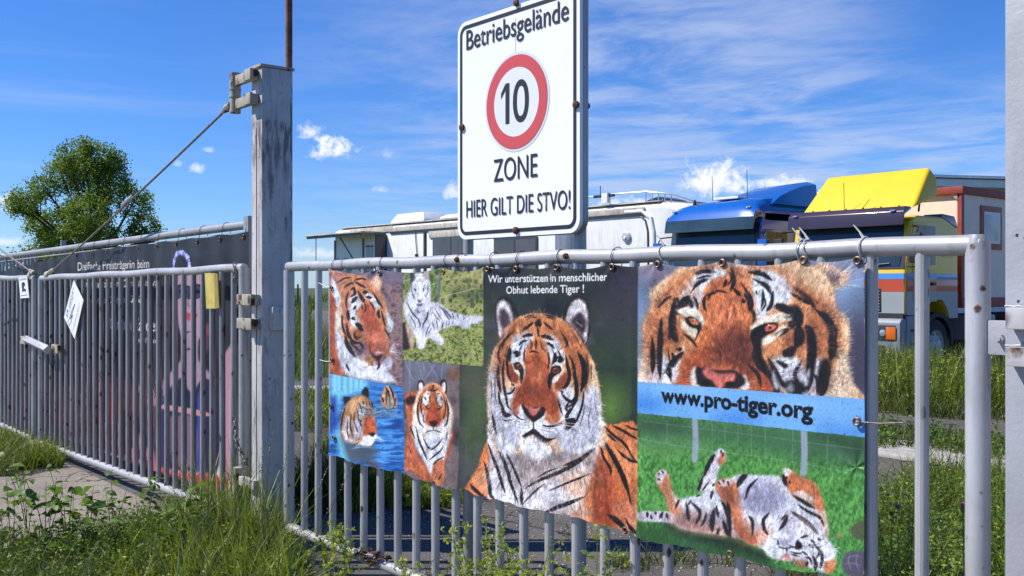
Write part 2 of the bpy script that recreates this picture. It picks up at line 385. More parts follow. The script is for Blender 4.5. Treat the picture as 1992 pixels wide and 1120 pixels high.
# latch bar across the two leaves
lt = thing('gate_latch', 'flat drop bar latch joining the two gate leaves', 'latch', (-11.0, -.06, 1.0))
A = on_y(48, 660, -.07); B = on_y(98, 680, -.11)
MB().tube([(A.x, -.055, A.z), (B.x, -.13, B.z)], .044, 4).build('latch_bar', M['gate'], lt, bevel=.003)
MB().box(A.x - .16, -.08, A.z - .05, A.x + .05, -.035, A.z + .03).build('latch_hook', M['hinge'], lt, bevel=.004)
C = on_y(112, 678, -.06); MB().box(C.x - .10, -.09, C.z - .04, C.x + .10, -.045, C.z + .04).build('latch_keeper', M['hinge'], lt, bevel=.004)
E1 = on_y(75, 861, -.03)
MB().box(E1.x - .16, -.1, E1.z - .02, E1.x + .12, .06, E1.z + .012).build('floor_stop', M['hinge'], lt, bevel=.004)
MB().tube([(E1.x, -.02, E1.z), (E1.x, -.02, GZ - .1)], .02, 8).build('ground_bolt', M['rust'], lt, True)

# cables
def cable(label, a, b, sag=.02):
    t = thing('steel_cable', label, 'cable', a)
    a = Vector(a); b = Vector(b); m = 24
    pts = [a.lerp(b, i / m) - Vector((0, 0, sag * 4 * (i / m) * (1 - i / m))) for i in range(m + 1)]
    MB().tube(pts, .0085, 8).build('rope', M['cable'], t, True)
    d = (b - a); p = a + d * .44; MB().tube([p, p + d * .012, p + d * .05, p + d * .06], [.011, .017, .017, .011], 8).build('clamp', M['gate'], t, True)
    MB().tube([b - d * .035, b - d * .02, b], [.012, .024, .028], 8).build('end_loop', M['hinge'], t, True)
    MB().tube([a, a + d * .015, a + d * .03], [.024, .026, .012], 8).build('end_loop', M['hinge'], t, True)
    return t
K1 = Vector((PX0 - .20, -.07, 2.80)); K2 = on_y(97, 528, 0.); K2.y = 0; K2.z = 1.735
cable('long steel stay cable from the post bracket down to the gate top rail', K1, K2)
cable('short steel stay cable coming down to the left gate leaf', Vector((-16.0, -.03, 2.86)), Vector((on_y(66, 527, 0).x, 0, 1.735)), .03)
kn = MB()
for px in (62, 95):
    q = on_y(px, 530, 0); kn.tube([(q.x - .05, 0, 1.716), (q.x - .045, 0, 1.716), (q.x + .045, 0, 1.716), (q.x + .05, 0, 1.716)], [.034, .038, .038, .034], 14)
    o_ = kn.build('rope_clamp', M['hinge'], l1 if px > 70 else l2, True); kn = MB()

# ---- black banner fence right behind the double gate
FY = .15
bf = thing('tube_fence', 'galvanised tube fence standing right behind the double gate', 'fence', (-11.3, FY, GZ))
XE = on_y(487, 430, FY).x; ZE = on_y(482, 437, FY).z; XL = -18.0; ZL = on_y(0, 500, FY).z - .05
MB().tube([(lerp(XE, XL, i / 30), FY, lerp(ZE, ZL, i / 30)) for i in range(31)], .030, 14).build('top_rail', M['fence_m'], bf, True)
MB().tube([(XE, FY, .12), (XL, FY, .02)], .026, 12).build('bottom_rail', M['fence_m'], bf, True)
MB().tube([(XE, FY, ZE - .055), (XL, FY, ZL - .055)], .010, 8).build('tension_wire', M['fence_m'], bf, True)
MB().box(XE - .035, FY - .035, GZ - .1, XE + .035, FY + .035, on_y(487, 420, FY).z).build('end_post', M['fence_m'], bf, bevel=.004)
fb = MB().tube([(0, 0, 0), (0, 0, 1)], .017, 8).build('bar', M['fence_m']); fbm_ = fb.data; bpy.data.objects.remove(fb)
i = 0; x = XE - .2
while x > XL:
    f = (x - XE) / (XL - XE)
    if x < -11.6: put_bar(bf, fbm_, x, lerp(.12, .02, f), lerp(ZE, ZL, f) - .01, FY + .012, 'bar')
    x -= .155; i += 1
for px in (121, 133):
    q = on_y(px, 600, FY + .05); MB().tube([(q.x, FY + .06, GZ - .1), (q.x, FY + .06, 2.08 if px == 121 else .6)], .028, 12).build('fence_post', M['fence_m'], bf, True)

# ---- zone sign
sx0, sx1, sz0, sz1, sy = -3.953, -3.084, 1.832, 2.902, .092
M['signwhite'] = plain('sign_white', (.80, .82, .86), .38, 0, .015, 2.)
M['signgrey2'] = plain('sign_centre_white', (.68, .71, .74), .4, 0, .02)
M['signred'] = plain('sign_red', (.56, .075, .075), .4, 0, .06, 3.)
M['signgrey'] = plain('sign_ring_grey', (.62, .66, .68), .4, 0, .03)
sg = thing('zone_sign', 'large white ten zone sign on two posts behind the gate', 'sign', ((sx0 + sx1) / 2, sy, GZ))
def rrect(x0, z0, x1, z1, r, n=8):
    o = []
    for cx, cz, a in ((x1 - r, z1 - r, 0), (x0 + r, z1 - r, 90), (x0 + r, z0 + r, 180), (x1 - r, z0 + r, 270)):
        for k in range(n + 1): an = R(a + 90 * k / n); o.append((cx + r * math.cos(an), cz + r * math.sin(an)))
    return o
MB().prism(rrect(sx0, sz0, sx1, sz1, .062), sy, sy + .02, 'y').build('panel', M['signwhite'], sg)
MB().prism(rrect(sx0 - .002, sz0 - .002, sx1 + .002, sz1 + .002, .064), sy + .021, sy + .05, 'y').build('edge_frame', M['fence_m'], sg)
a_ = rrect(sx0 + .020, sz0 + .020, sx1 - .021, sz1 - .020, .048); b_ = rrect(sx0 + .037, sz0 + .037, sx1 - .039, sz1 - .037, .032)
m_ = MB(); n_ = len(a_); yb = sy - .002
m_.add([(p[0], yb, p[1]) for p in a_] + [(p[0], yb, p[1]) for p in b_] + [(p[0], sy + .001, p[1]) for p in a_] + [(p[0], sy + .001, p[1]) for p in b_],
       [(i, (i + 1) % n_, n_ + (i + 1) % n_, n_ + i) for i in range(n_)] + [(i, (i + 1) % n_, 2 * n_ + (i + 1) % n_, 2 * n_ + i) for i in range(n_)])
m_.build('border_line', M['black'], sg)
ccx = on_y(1004.5, 198, sy).x; ccz = on_y(1004.5, 198, sy).z
def ring(name, r0, r1, y, mat):
    m = MB(); n = 64; vs = []
    for k in range(n):
        a = 2 * math.pi * k / n
        for r in (r0, r1): vs.append((ccx + r * math.cos(a), y, ccz + r * math.sin(a)))
    if r0 <= 0: m.add([(ccx + r1 * math.cos(2 * math.pi * k / n), y, ccz + r1 * math.sin(2 * math.pi * k / n)) for k in range(n)], [tuple(range(n))])
    else: m.add(vs, [(2 * k, 2 * k + 1, 2 * ((k + 1) % n) + 1, 2 * ((k + 1) % n)) for k in range(n)])
    return m.build(name, mat, sg)
RR = .217
ring('ring_edge', 0, RR * 1.06, sy - .0015, M['signgrey']); ring('red_ring', RR * .735, RR, sy - .003, M['signred']); ring('ring_centre', 0, RR * .735, sy - .003, M['signgrey2'])
ft = bpy.data.curves.new('cap_probe', 'FONT'); ft.body = 'H'; fo = link(bpy.data.objects.new('cap_probe', ft))
CAP = max(v.co[1] for v in fo.evaluated_get(bpy.context.evaluated_depsgraph_get()).to_mesh().vertices); bpy.data.objects.remove(fo)
def lettering(name, s, x0, x1, z0, cap, bold, parent, y, mat, size_ref=None, depth=.0012, rotm=None):
    cu = bpy.data.curves.new(name, 'FONT'); cu.body = s; cu.resolution_u = 6; cu.offset = bold; cu.extrude = .0
    ob = link(bpy.data.objects.new(name, cu)); me = bpy.data.meshes.new_from_object(ob.evaluated_get(bpy.context.evaluated_depsgraph_get())); bpy.data.objects.remove(ob)
    V = np.array([v.co[:] for v in me.vertices]); a, b = V[:, 0].min(), V[:, 0].max()
    k = (x1 - x0) / (b - a); kz = cap / CAP
    P = [Vector((x0 + (v[0] - a) * k, y, z0 + v[1] * kz)) for v in V]
    if rotm: P = [rotm @ p for p in P]
    base = Vector((0, 0, 0)); q = parent
    while q is not None: base += q.location; q = q.parent
    for v, p in zip(me.vertices, P): v.co = p - base
    me.name = name; me.materials.clear(); me.materials.append(mat)
    o = link(bpy.data.objects.new(name, me)); o.parent = parent; return o
def sxz(px, py): q = on_y(px, py, sy); return q.x, q.z
yt = sy - .0035
a = sxz(908, 96); b = sxz(1107, 40); lettering('lettering', 'Betriebsgelände', a[0], b[0], (a[1] + b[1]) / 2, .094, .005, sg, yt, M['black'])
a = sxz(961, 352); b = sxz(1046, 345); lettering('lettering', 'ZONE', a[0], b[0], (a[1] + b[1]) / 2, .105, .0, sg, yt, M['black'])
a = sxz(908, 419); b = sxz(1110, 411); lettering('lettering', 'HIER GILT DIE STVO!', a[0], b[0], (a[1] + b[1]) / 2, .083, .001, sg, yt, M['black'])
a = sxz(999, 236); b = sxz(1030, 236); lettering('lettering', '0', a[0], b[0], ccz - .095, .19, .006, sg, yt - .001, M['black'])
u0 = sxz(976, 236)[0]; u1 = sxz(992, 236)[0]; sw = (u1 - u0) * .46; zb1 = ccz - .095; zt1 = ccz + .095
MB().add([(p, yt - .001, q) for p, q in ((u1 - sw, zb1), (u1, zb1), (u1, zt1), (u1 - sw, zt1), (u0, zt1 - .042), (u0, zt1 - .068), (u1 - sw, zt1 - .030))], [(0, 1, 2, 3, 6), (3, 4, 5, 6)]).build('lettering', M['black'], sg)
for px, py in ((897, 247), (1119, 203), (1003, 5), (1002, 448)):
    q = on_y(px, py, sy - .01); MB().tube([(q.x, sy - .002, q.z), (q.x, sy - .012, q.z), (q.x, sy - .018, q.z)], [.017, .017, .006], 12).build('bolt', M['rust'], sg, True)
for x in (on_y(911, 500, sy + .085).x, on_y(1129, 500, sy + .085).x):
    MB().tube([(x, sy + .085, GZ - .1), (x, sy + .085, 3.3 if x > -3.4 else 2.80)], .027, 14).build('sign_post', M['fence_m'], sg, True)
q = on_y(1141, 206, sy + .085); MB().tube([(q.x - .04, sy + .085, q.z), (q.x + .008, sy + .085, q.z)], .015, 8).build('bolt', M['rust'], sg)
for z in (2.05, 2.75): MB().box(sx0 + .05, sy + .051, z - .015, sx1 - .06, sy + .06, z + .015).build('clamp_strap', M['fence_m'], sg)
# rain stain below the top bolt
q = on_y(1003, 5, sy); MB().box(q.x - .0014, sy - .0011, ccz + RR * 1.06, q.x + .0014, sy - .0005, sz1 - .06).build('rust_stain', plain('pale_rust_stain', (.55, .44, .38), .5), sg)

# ---- small signs on the double gate
def small_panel(name, label, corners, mat, th=.004, parent=None):
    t = thing(name, label, 'sign', corners[0]); c = [Vector(p) for p in corners]; nn = Vector((0, th, 0))
    MB().add(c + [p + nn for p in c], [(0, 1, 2, 3), (7, 6, 5, 4), (0, 4, 5, 1), (1, 5, 6, 2), (2, 6, 7, 3), (3, 7, 4, 0)]).build('panel', mat, t)
    return t, c
ys = -.045
dm, c = small_panel('diamond_sign', 'white company sign hanging by one corner from the gate top rail', [on_y(143, 545, ys), on_y(124.5, 617, ys), on_y(145, 659, ys), on_y(162, 584, ys)], M['white'])
M['blue_ink'] = plain('blue_ink', (.06, .20, .42), .5)
M['grey_ink'] = plain('grey_ink', (.10, .11, .15), .5)
def inklines(t, c, rows, mat, name):
    """rows: (v, u0, u1, height) in the panel's own square; bars broken into word-length strokes"""
    m = MB(); rr = random.Random(5)
    def P(u, v): return c[0] + (c[3] - c[0]) * u + (c[1] - c[0]) * v - Vector((0, .0012, 0))
    for (v, u0, u1, h) in rows:
        u = u0
        while u < u1:
            du = rr.uniform(.03, .10); e = min(u + du, u1); m.add([P(v, u), P(v + h, u), P(v + h, e), P(v, e)], [(0, 1, 2, 3)]); u = e + .02
    o = m.build(name, mat, t); o['kind'] = 'stuff'
# the text reads along the lower-left side (rotated square)
inklines(dm, c, [(.12, .12, .62, .022), (.19, .20, .66, .022), (.26, .30, .70, .022), (.80, .15, .9, .008), (.84, .2, .95, .008), (.88, .2, .85, .008)], M['grey_ink'], 'small_print')
def P_(u, v, d=.0014): return c[0] + (c[3] - c[0]) * u + (c[1] - c[0]) * v - Vector((0, d, 0))
m = MB()
for k in range(3):
    m.add([P_(.16 + .09 * math.cos(a) * (1 if k == 0 else .6) + (.0, .03, -.03)[k], .80 + .09 * math.sin(a) * (1 if k == 0 else .35) + (0, .05, -.05)[k], .0013 + .0003 * k) for a in [2 * math.pi * i / 16 for i in range(16)]], [tuple(range(16))], k)
m.build('globe_mark', [plain('pale_blue_ink', (.45, .6, .75), .5), M['blue_ink'], M['blue_ink']], dm)
m = MB(); pts = [(.36, .95), (.44, .55), (.52, .35), (.50, .60), (.46, .80), (.56, .62), (.58, .80), (.48, .97)]
for i in range(len(pts) - 1):
    a, b = P_(*pts[i]), P_(*pts[i + 1]); m.tube([a, b], .002, 5)
m.build('signature_mark', M['grey_ink'], dm)
sm, c2 = small_panel('warning_sign', 'small white warning sign with a dark picture on the left gate leaf', [on_y(36, 540, ys), on_y(39.5, 580, ys), on_y(56.5, 579, ys), on_y(52.5, 537, ys)], M['white'])
def Q_(u, v, d=.0014): return c2[0] + (c2[3] - c2[0]) * u + (c2[1] - c2[0]) * v - Vector((0, d, 0))
m = MB()
for (cu, cv, ru, rv) in ((.5, .36, .2, .12), (.42, .5, .13, .1), (.52, .62, .24, .06), (.66, .68, .06, .06), (.36, .68, .06, .06)):
    m.add([Q_(cu + ru * math.cos(a), cv + rv * math.sin(a), .0012 + .0002 * cu) for a in [2 * math.pi * i / 12 for i in range(12)]], [tuple(range(12))])
m.build('picture', M['black'], sm)
me_t = lettering('lettering', 'ACHTUNG', 0, 1, 0, 1, 0, sm, 0, M['grey_ink'])
b0 = sm.location
for v in me_t.data.vertices:
    p = v.co + b0; u = .1 + .8 * p.x; vv = .16 - p.z * .10; v.co = Q_(u, vv) - b0
inklines(sm, [c2[0], c2[3], c2[2], c2[1]], [], M['grey_ink'], 'x') if False else None
m = MB()
for k in range(5): m.add([Q_(.1 + .16 * k, .86), Q_(.1 + .16 * k, .9), Q_(.22 + .16 * k, .9), Q_(.22 + .16 * k, .86)], [(0, 1, 2, 3)])
o_ = m.build('small_print', M['grey_ink'], sm); o_['kind'] = 'stuff'
# yellow plastic sleeve
yb_ = thing('plastic_sleeve', 'yellowed plastic document sleeve wired under the gate top rail', 'sleeve', on_y(411, 565, -.06))
a, b = on_y(398, 531, -.05), on_y(423, 533, -.05); c_, d_ = on_y(426, 599, -.045), on_y(401, 600, -.045); e_, f_ = on_y(416, 531, -.062), on_y(418, 600, -.056)
MB().add([a, e_, f_, d_] + [p + Vector((0, .006, 0)) for p in (a, e_, f_, d_)], [(0, 1, 2, 3), (7, 6, 5, 4), (0, 4, 5, 1), (3, 2, 6, 7), (0, 3, 7, 4), (1, 5, 6, 2)]).build('sleeve', M['yellowtag'], yb_)
MB().add([e_, b, c_, f_] + [p + Vector((0, .006, 0)) for p in (e_, b, c_, f_)], [(0, 1, 2, 3), (7, 6, 5, 4), (0, 4, 5, 1), (3, 2, 6, 7), (0, 3, 7, 4), (1, 5, 6, 2)]).build('flap', plain('dull_yellow_plastic', (.40, .31, .07), .55), yb_)

# chains
def chain(name, label, pts, lk=.034, r=.0045, mat=M['rust'], amp=0):
    t = thing(name, label, 'chain', pts[0]); P = [Vector(p) for p in pts]; L = 0; out_ = []; need = 0; rr = random.Random(8)
    m = MB().tube([(lk * .5 * math.cos(a) * 1.0, lk * .3 * math.sin(a), 0) for a in [2 * math.pi * i / 10 for i in range(11)]], r, 6, False)
    src = None; k = 0
    for i in range(len(P) - 1):
        d = (P[i + 1] - P[i]); l = d.length; s_ = need
        while s_ < l:
            p = P[i] + d * (s_ / l); q = d.to_track_quat('X', 'Z').to_euler(); 
            me_ = src.data if src else None
            if src is None:
                src = m.build('chain_link', mat, None, True); src.parent = t; o = src
            else: o = link(bpy.data.objects.new('chain_link', me_)); o.parent = t
            o.location = p - t.location + Vector((rr.uniform(-amp, amp), rr.uniform(-amp, amp), rr.uniform(-amp, amp)))
            e = d.to_track_quat('X', 'Z') @ Matrix.Rotation(R(90 * (k % 2) + 15 + rr.uniform(-20, 20)), 3, 'X').to_quaternion(); o.rotation_euler = e.to_euler(); k += 1
            s_ += lk * .78
        need = s_ - l
    return t
g = [on_y(x, y, yy) for x, y, yy in ((690, 1076, -.03), (705, 1073, -.036), (722, 1070, -.04), (735, 1076, -.038), (722, 1086, -.05), (708, 1080, -.045), (716, 1092, -.045), (722, 1100, -.04), (728, 1088, -.04), (752, 1083, -.02), (758, 1087, .03))]
chain('rusty_chain', 'tangled rusty chain lying on the bottom rail of the tiger gate', g, .034, .0048, M['rust'], .006)
g = [on_y(x, y, yy) for x, y, yy in ((455, 816, -.035), (457, 840, -.04), (461, 862, -.045), (468, 880, -.04), (477, 898, -.03), (481, 905, .02))]
chain('rusty_chain', 'dark chain looped round the end post of the double gate', g, .04, .0045, M['cable'])
g = [on_y(x, y, yy) for x, y, yy in ((456, 514, -.034), (458, 530, -.036), (457, 545, -.036))]
chain('rusty_chain', 'short dark chain hanging from the top corner of the double gate', g, .034, .0045, M['cable'], .004)
# ----------------------------------------------------------------------------
# GROUND
# ----------------------------------------------------------------------------
def sheet(name, pts, z, mat, kind='structure', sub=0):
    m = MB().add([(p[0], p[1], z) for p in pts], [tuple(range(len(pts)))]); o = m.build(name, mat); o['kind'] = kind; return o
s = NT('meadow'); v = s.co('Object', rnd=False); a = s.noise(v, .25, 6, .6); b = s.noise(v, 3., 6, .65)
c = s.mix(s.ss(a, .35, .65), (.035, .072, .014), (.075, .11, .028)); c = s.mix(s.ss(b, .4, .7, 0, .6), c, (.022, .045, .010)); M['meadow'] = s.set(c, .95, 0); s.bump(b, .15)
for gname, gmat, g0, g1, g2, g3 in (('apron', 'gravel_concrete', (.235, .20, .165), (.36, .31, .255), (.14, .12, .10), (.46, .42, .36)), ('yard', 'old_asphalt', (.095, .084, .074), (.155, .136, .118), (.05, .045, .04), (.34, .31, .27))):
    s = NT(gmat); v = s.co('Object', rnd=False)
    a = s.noise(v, 1.1, 6, .65); b = s.noise(v, 55, 4, .7); cst = s.n('ShaderNodeTexVoronoi'); cst.inputs['Scale'].default_value = 75; s.l(v, cst.inputs[0])
    stones = s.ss(s.noise(v, 210, 2), .55, .68)
    c = s.mix(s.ss(a, .3, .7), g0, g1); c = s.mix(s.ss(b, .35, .7, 0, .65), c, g2); c = s.mix(s.math('MULTIPLY', stones, .7), c, g3)
    cr = s.n('ShaderNodeTexVoronoi', feature='DISTANCE_TO_EDGE'); cr.inputs['Scale'].default_value = .75
    mv = s.n('ShaderNodeVectorMath', operation='ADD'); s.l(v, mv.inputs[0]); nz = s.n('ShaderNodeTexNoise'); nz.inputs['Scale'].default_value = 2.5; nz.inputs['Detail'].default_value = 5; s.l(v, nz.inputs[0]); s.l(nz.outputs[1], mv.inputs[1]); s.l(mv.outputs[0], cr.inputs[0])
    c = s.mix(s.ss(cr.outputs['Distance'], .012, .004), c, (.02, .018, .015))
    M[gname] = s.set(c, .9, 0); s.bump(s.math('ADD', s.math('MULTIPLY', cst.outputs['Distance'], .6), s.math('ADD', b, s.math('MULTIPLY', stones, .5))), .006)
M['soil'] = plain('soil', (.055, .045, .03), .95, 0, .4, 8, .01)
sheet('ground', [(-900, -900), (900, -900), (900, 900), (-900, 900)], GZ - .012, M['meadow'])
# yard surface: broken concrete and gravel apron, crossed by a track
yard_px = None
sheet('yard', [(-40, -4.2), (4, -4.2), (14, 8), (14, 40), (-60, 40), (-62, 27), (-30, 13.5), (-16.5, 7.0), (-15.5, 3.0), (-17.5, 1.0), (-22, .5), (-40, -.3)], GZ, M['yard'])
sheet('apron', [(-19.5, -4.15), (3.5, -4.15), (3.5, -.10), (-5.9, -.10), (-6.6, -.04), (-10.9, .0), (-16, .04), (-21, .3), (-30, .3), (-30, -2)], GZ + .003, M['apron'])
# a few loose slabs lying in the weeds, built as low slabs
def slab(name, pts, h, mat):
    m = MB().prism([(p[0], p[1]) for p in pts], GZ - .02, GZ + h, 'z'); o = m.build(name, mat, None, bevel=.012); o['kind'] = 'structure'; return o
M['slab'] = plain('pale_concrete', (.36, .34, .31), .9, 0, .18, 5, .004, .3)
P = [on_g(x, y) for x, y in ((1690, 858), (1760, 862), (1900, 884), (2040, 905), (2050, 925), (1880, 912), (1740, 892), (1690, 884))]
slab('concrete_kerb', P, .035, M['slab'])
P = [on_g(x, y) for x, y in ((1690, 735), (1738, 737), (1742, 768), (1690, 772))]
slab('concrete_block', P, .06, M['slab'])
P = [on_g(x, y) for x, y in ((565, 751), (660, 751), (660, 757), (565, 757))]
slab('path', P, .012, M['slab'])

# ----------------------------------------------------------------------------
# LIVING TRAILER (white, long side towards the gate)
# ----------------------------------------------------------------------------
YT = 15.2
def TX(px): return on_y(px, 557, YT).x
def TZ(px, py): return on_y(px, py, YT).z
M['rvwhite'] = plain('trailer_white', (.80, .80, .76), .4, 0, .05, 1.5, 0, .22)
M['rvroof'] = plain('dirty_trailer_roof', (.46, .43, .37), .7, 0, .2, 3, .002, .6)
M['glassdark'] = plain('dark_glass', (.030, .035, .042), .08, 0, .2, 1.)
M['glassrv'] = plain('trailer_window_glass', (.07, .072, .08), .12, 0, .2, 1.)
M['trimdark'] = plain('dark_trim', (.03, .035, .045), .4)
M['alu'] = plain('aluminium_trim', (.45, .47, .48), .4, .5, .1)
rx0, rx1 = TX(652), TX(1262); zt = 3.56; zb_ = .75
tr = thing('living_trailer', 'long white circus living trailer with awning, seen beyond the gate behind the zone sign', 'trailer', ((rx0 + rx1) / 2, YT + 1.25, GZ))
m = MB()
prof = [(0, zb_), (0, zt - .06), (.06, zt), (.3, zt + .10), (2.2, zt + .10), (2.44, zt), (2.5, zt - .06), (2.5, zb_)]
m.prism([(YT + a, b) for a, b in prof], rx0, rx1, 'x'); m.build('body_shell', M['rvwhite'], tr, bevel=.02)
# rounded front cap
m = MB(); nn = 9; rings = []
for k in range(nn + 1):
    t = k / nn; xx = rx1 + 1.15 * math.sin(t * math.pi / 2); sh = 1 - .34 * (1 - math.cos(t * math.pi / 2)); top = zt + .10 - .5 * t ** 2.4
    rings.append([(xx, YT + 1.25 + (a - 1.25) * sh, zb_ + (b - zb_) * (top - zb_) / (zt + .10 - zb_)) for a, b in prof])
vs = [p for r in rings for p in r]; q = len(prof)
m.add(vs, [(i * q + j, i * q + (j + 1) % q, (i + 1) * q + (j + 1) % q, (i + 1) * q + j) for i in range(nn) for j in range(q)] + [tuple(range(nn * q, nn * q + q))])
m.build('front_cap', M['rvwhite'], tr, True)
MB().prism([(YT + .1, zt + .10), (YT + .3, zt + .145), (YT + 2.2, zt + .145), (YT + 2.4, zt + .10)], rx0 + .05, rx1 + .2, 'x').build('roof_panel', M['rvroof'], tr)
# eave moulding along the side
MB().box(TX(760), YT - .05, zt - .17, TX(1255), YT - .003, zt - .02).build('eave_moulding', M['rvroof'], tr, bevel=.015)
MB().box(TX(760), YT - .04, zt - .235, TX(1255), YT - .003, zt - .18).build('gutter', M['trimdark'], tr)
MB().box(TX(682), YT - .04, zt - .16, TX(765), YT - .003, zt + .03).build('eave_moulding', M['rvroof'], tr, bevel=.02)
# black outline round the front side panel
m = MB().tube([(rx1 - .75, YT - .012, zt - .20), (rx1 - .3, YT - .012, zt - .22), (rx1 - .10, YT - .012, zt - .35), (rx1 - .02, YT - .012, zt - .62), (rx1 - .01, YT - .012, zt - 1.4), (rx1 + .0, YT - .012, 1.0)], .022, 6); m.build('trim_strip', M['trimdark'], tr, True)
m = MB().tube([(rx1 - .75, YT - .02, zt - .12), (rx1 - .2, YT - .02, zt - .12), (rx1 + .08, YT - .02, zt - .30), (rx1 + .16, YT - .0, zt - .62), (rx1 + .17, YT - .0, 1.0)], .05, 8); m.build('corner_moulding', M['rvwhite'], tr, True)
# box awning: flat lid projecting over the left part with slanting stay bars
lid = MB().box(TX(637), YT - .95, zt - .20, TX(750), YT + .02, zt - .15); lid.build('awning_lid', M['rvroof'], tr, bevel=.01)
lid = MB().box(TX(640), YT - .90, zt - .29, TX(747), YT - .87, zt - .202); lid.build('awning_valance', M['trimdark'], tr)
for px in (652, 707): MB().box(TX(px) - .03, YT - .03, 1.6, TX(px) + .03, YT - .004, zt - .32).build('door_frame', M['trimdark'], tr)
a = on_y(694, 452, YT - .5); b = on_y(706, 500, YT - .05); MB().tube([(TX(700), YT - .85, zt - .2), (TX(712), YT - .06, 1.9)], .022, 6).build('stay_bar', M['trimdark'], tr)
MB().tube([(TX(656), YT - .85, zt - .2), (TX(656), YT - .85, GZ)], .022, 6).build('stay_bar', M['alu'], tr)
MB().box(TX(713), YT - .012, 1.2, TX(743), YT - .003, zt - .55).build('side_door', plain('greenish_door', (.42, .46, .44), .4, 0, .05), tr)
MB().box(TX(711), YT - .02, zt - .62, TX(746), YT - .003, zt - .58).build('door_frame', M['trimdark'], tr)
# slide-out panel
MB().box(TX(750), YT - .42, 1.0, TX(753), YT - .003, zt - .25).build('slide_out_edge', M['trimdark'], tr)
MB().box(TX(745), YT - .36, 1.0, TX(748), YT - .003, zt - .25).build('panel_edge', M['rvwhite'], tr)
MB().box(TX(826), YT - .05, 1.0, TX(829), YT - .003, zt - .25).build('door_frame', M['trimdark'], tr)
m = MB().tube([(TX(809), YT - .03, zt - .25), (TX(812), YT - .03, 2.7), (TX(814), YT - .03, 2.3), (TX(819), YT - .03, 1.7)], .014, 6); m.tube([(TX(811.5), YT - .04, 2.62), (TX(813.), YT - .04, 2.5)], .05, 8); m.build('hanging_strap', M['trimdark'], tr, True)
def win(xa, xb, za, zb2, nm='window', par=tr, n=1, mat=None):
    f = MB().box(xa, YT - .035, za, xb, YT - .004, zb2).build(nm, M['trimdark'], par, bevel=.02)
    w_ = (xb - xa - .06 * (n + 1)) / n
    for k in range(n):
        x = xa + .06 + k * (w_ + .06); MB().box(x, YT - .042, za + .06, x + w_, YT - .0355, zb2 - .06).build('pane', mat or M['glassrv'], f)
    return f
z1 = TZ(850, 457); win(TX(843), TX(918), 1.9 - .5, z1, n=2)
win(TX(962), TX(1047), 1.4, TZ(1000, 462), n=2)
win(TX(1080), TX(1109), 1.0, TZ(1095, 458), 'door_window', n=1)
MB().box(TX(836), YT - .05, zt - .45, TX(1112), YT - .003, zt - .24).build('awning_cassette', M['rvroof'], tr, bevel=.02)
MB().box(TX(1110), YT - .6, 1.0, TX(1112.5), YT - .003, zt - .20).build('awning_side', M['rvwhite'], tr)
# round vent, marker, roof fittings
q = on_y(1220, 461, YT); m = MB().tube([(q.x, YT - .004, q.z), (q.x, YT - .05, q.z), (q.x, YT - .06, q.z)], [.13, .13, .11], 20); m.build('round_vent', M['alu'], tr, True)
MB().tube([(q.x - .02, YT - .061, q.z - .02), (q.x - .02, YT - .09, q.z - .02)], [.05, .03], 14).build('vent_knob', M['rvwhite'], tr, True)
def hood(x0, x1, h, y0, y1, mat, name):
    m = MB(); z0 = zt + .14; ins = .22
    a = [(x0, y0, z0), (x1, y0, z0), (x1, y1, z0), (x0, y1, z0), (x0 + ins, y0 + .12, z0 + h), (x1 - ins, y0 + .12, z0 + h), (x1 - ins, y1 - .12, z0 + h), (x0 + ins, y1 - .12, z0 + h), (x0, y0, z0 + .06), (x1, y0, z0 + .06), (x1, y1, z0 + .06), (x0, y1, z0 + .06)]
    m.add(a, [(3, 2, 1, 0), (4, 5, 6, 7), (0, 1, 9, 8), (1, 2, 10, 9), (2, 3, 11, 10), (3, 0, 8, 11), (8, 9, 5, 4), (9, 10, 6, 5), (10, 11, 7, 6), (11, 8, 4, 7)])
    return m.build(name, mat, tr, bevel=.02)
hood(TX(748), TX(812), .30, YT + .25, YT + 1.3, M['white'], 'roof_air_conditioner')
MB().box(TX(758), YT + .3, zt + .10, TX(806), YT + 1.2, zt + .2).build('fitting_base', M['trimdark'], tr)
hood(TX(846), TX(892), .13, YT + .2, YT + .9, M['white'], 'roof_hatch')
hood(TX(1226), TX(1258), .14, YT + .6, YT + 1.5, M['glassdark'], 'roof_hatch')
m = MB(); zr = zt + .36
rp_ = [(TX(1120), YT + .12, zr), (TX(1180), YT + .12, zr + .02), (TX(1250), YT + .12, zr), (rx1 + .5, YT + .25, zr - .1), (rx1 + .95, YT + .6, zr - .3), (rx1 + 1.1, YT + 1.2, zr - .34)]
m.tube(rp_, .018, 6)
for p in rp_[:-1]: m.tube([p, (p[0], p[1], p[2] - .26)], .014, 6)
for i in range(3):
    p = Vector(rp_[2]).lerp(Vector(rp_[3]), (i + 1) / 4); m.tube([p, (p.x, p.y, p.z - .26)], .014, 6)
m.build('roof_rail', M['alu'], tr, True)
q = on_y(1176, 405, YT); m = MB().box(q.x - .45, YT + .05, zr - .05, q.x + .25, YT + .12, zr + .02); m.tube([(q.x - .2, YT + .05, zr + .25), (q.x - .2, YT + .05, zr)], .012, 5); m.build('aerial', M['trimdark'], tr)
MB().box(q.x - .1, YT - .01, zr - .2, q.x + .1, YT + .1, zr + .05).build('clamp', M['rvwhite'], tr)
MB().box(rx0 + .3, YT + .1, .45, rx1, YT + 2.4, zb_).build('skirt', M['trimdark'], tr)
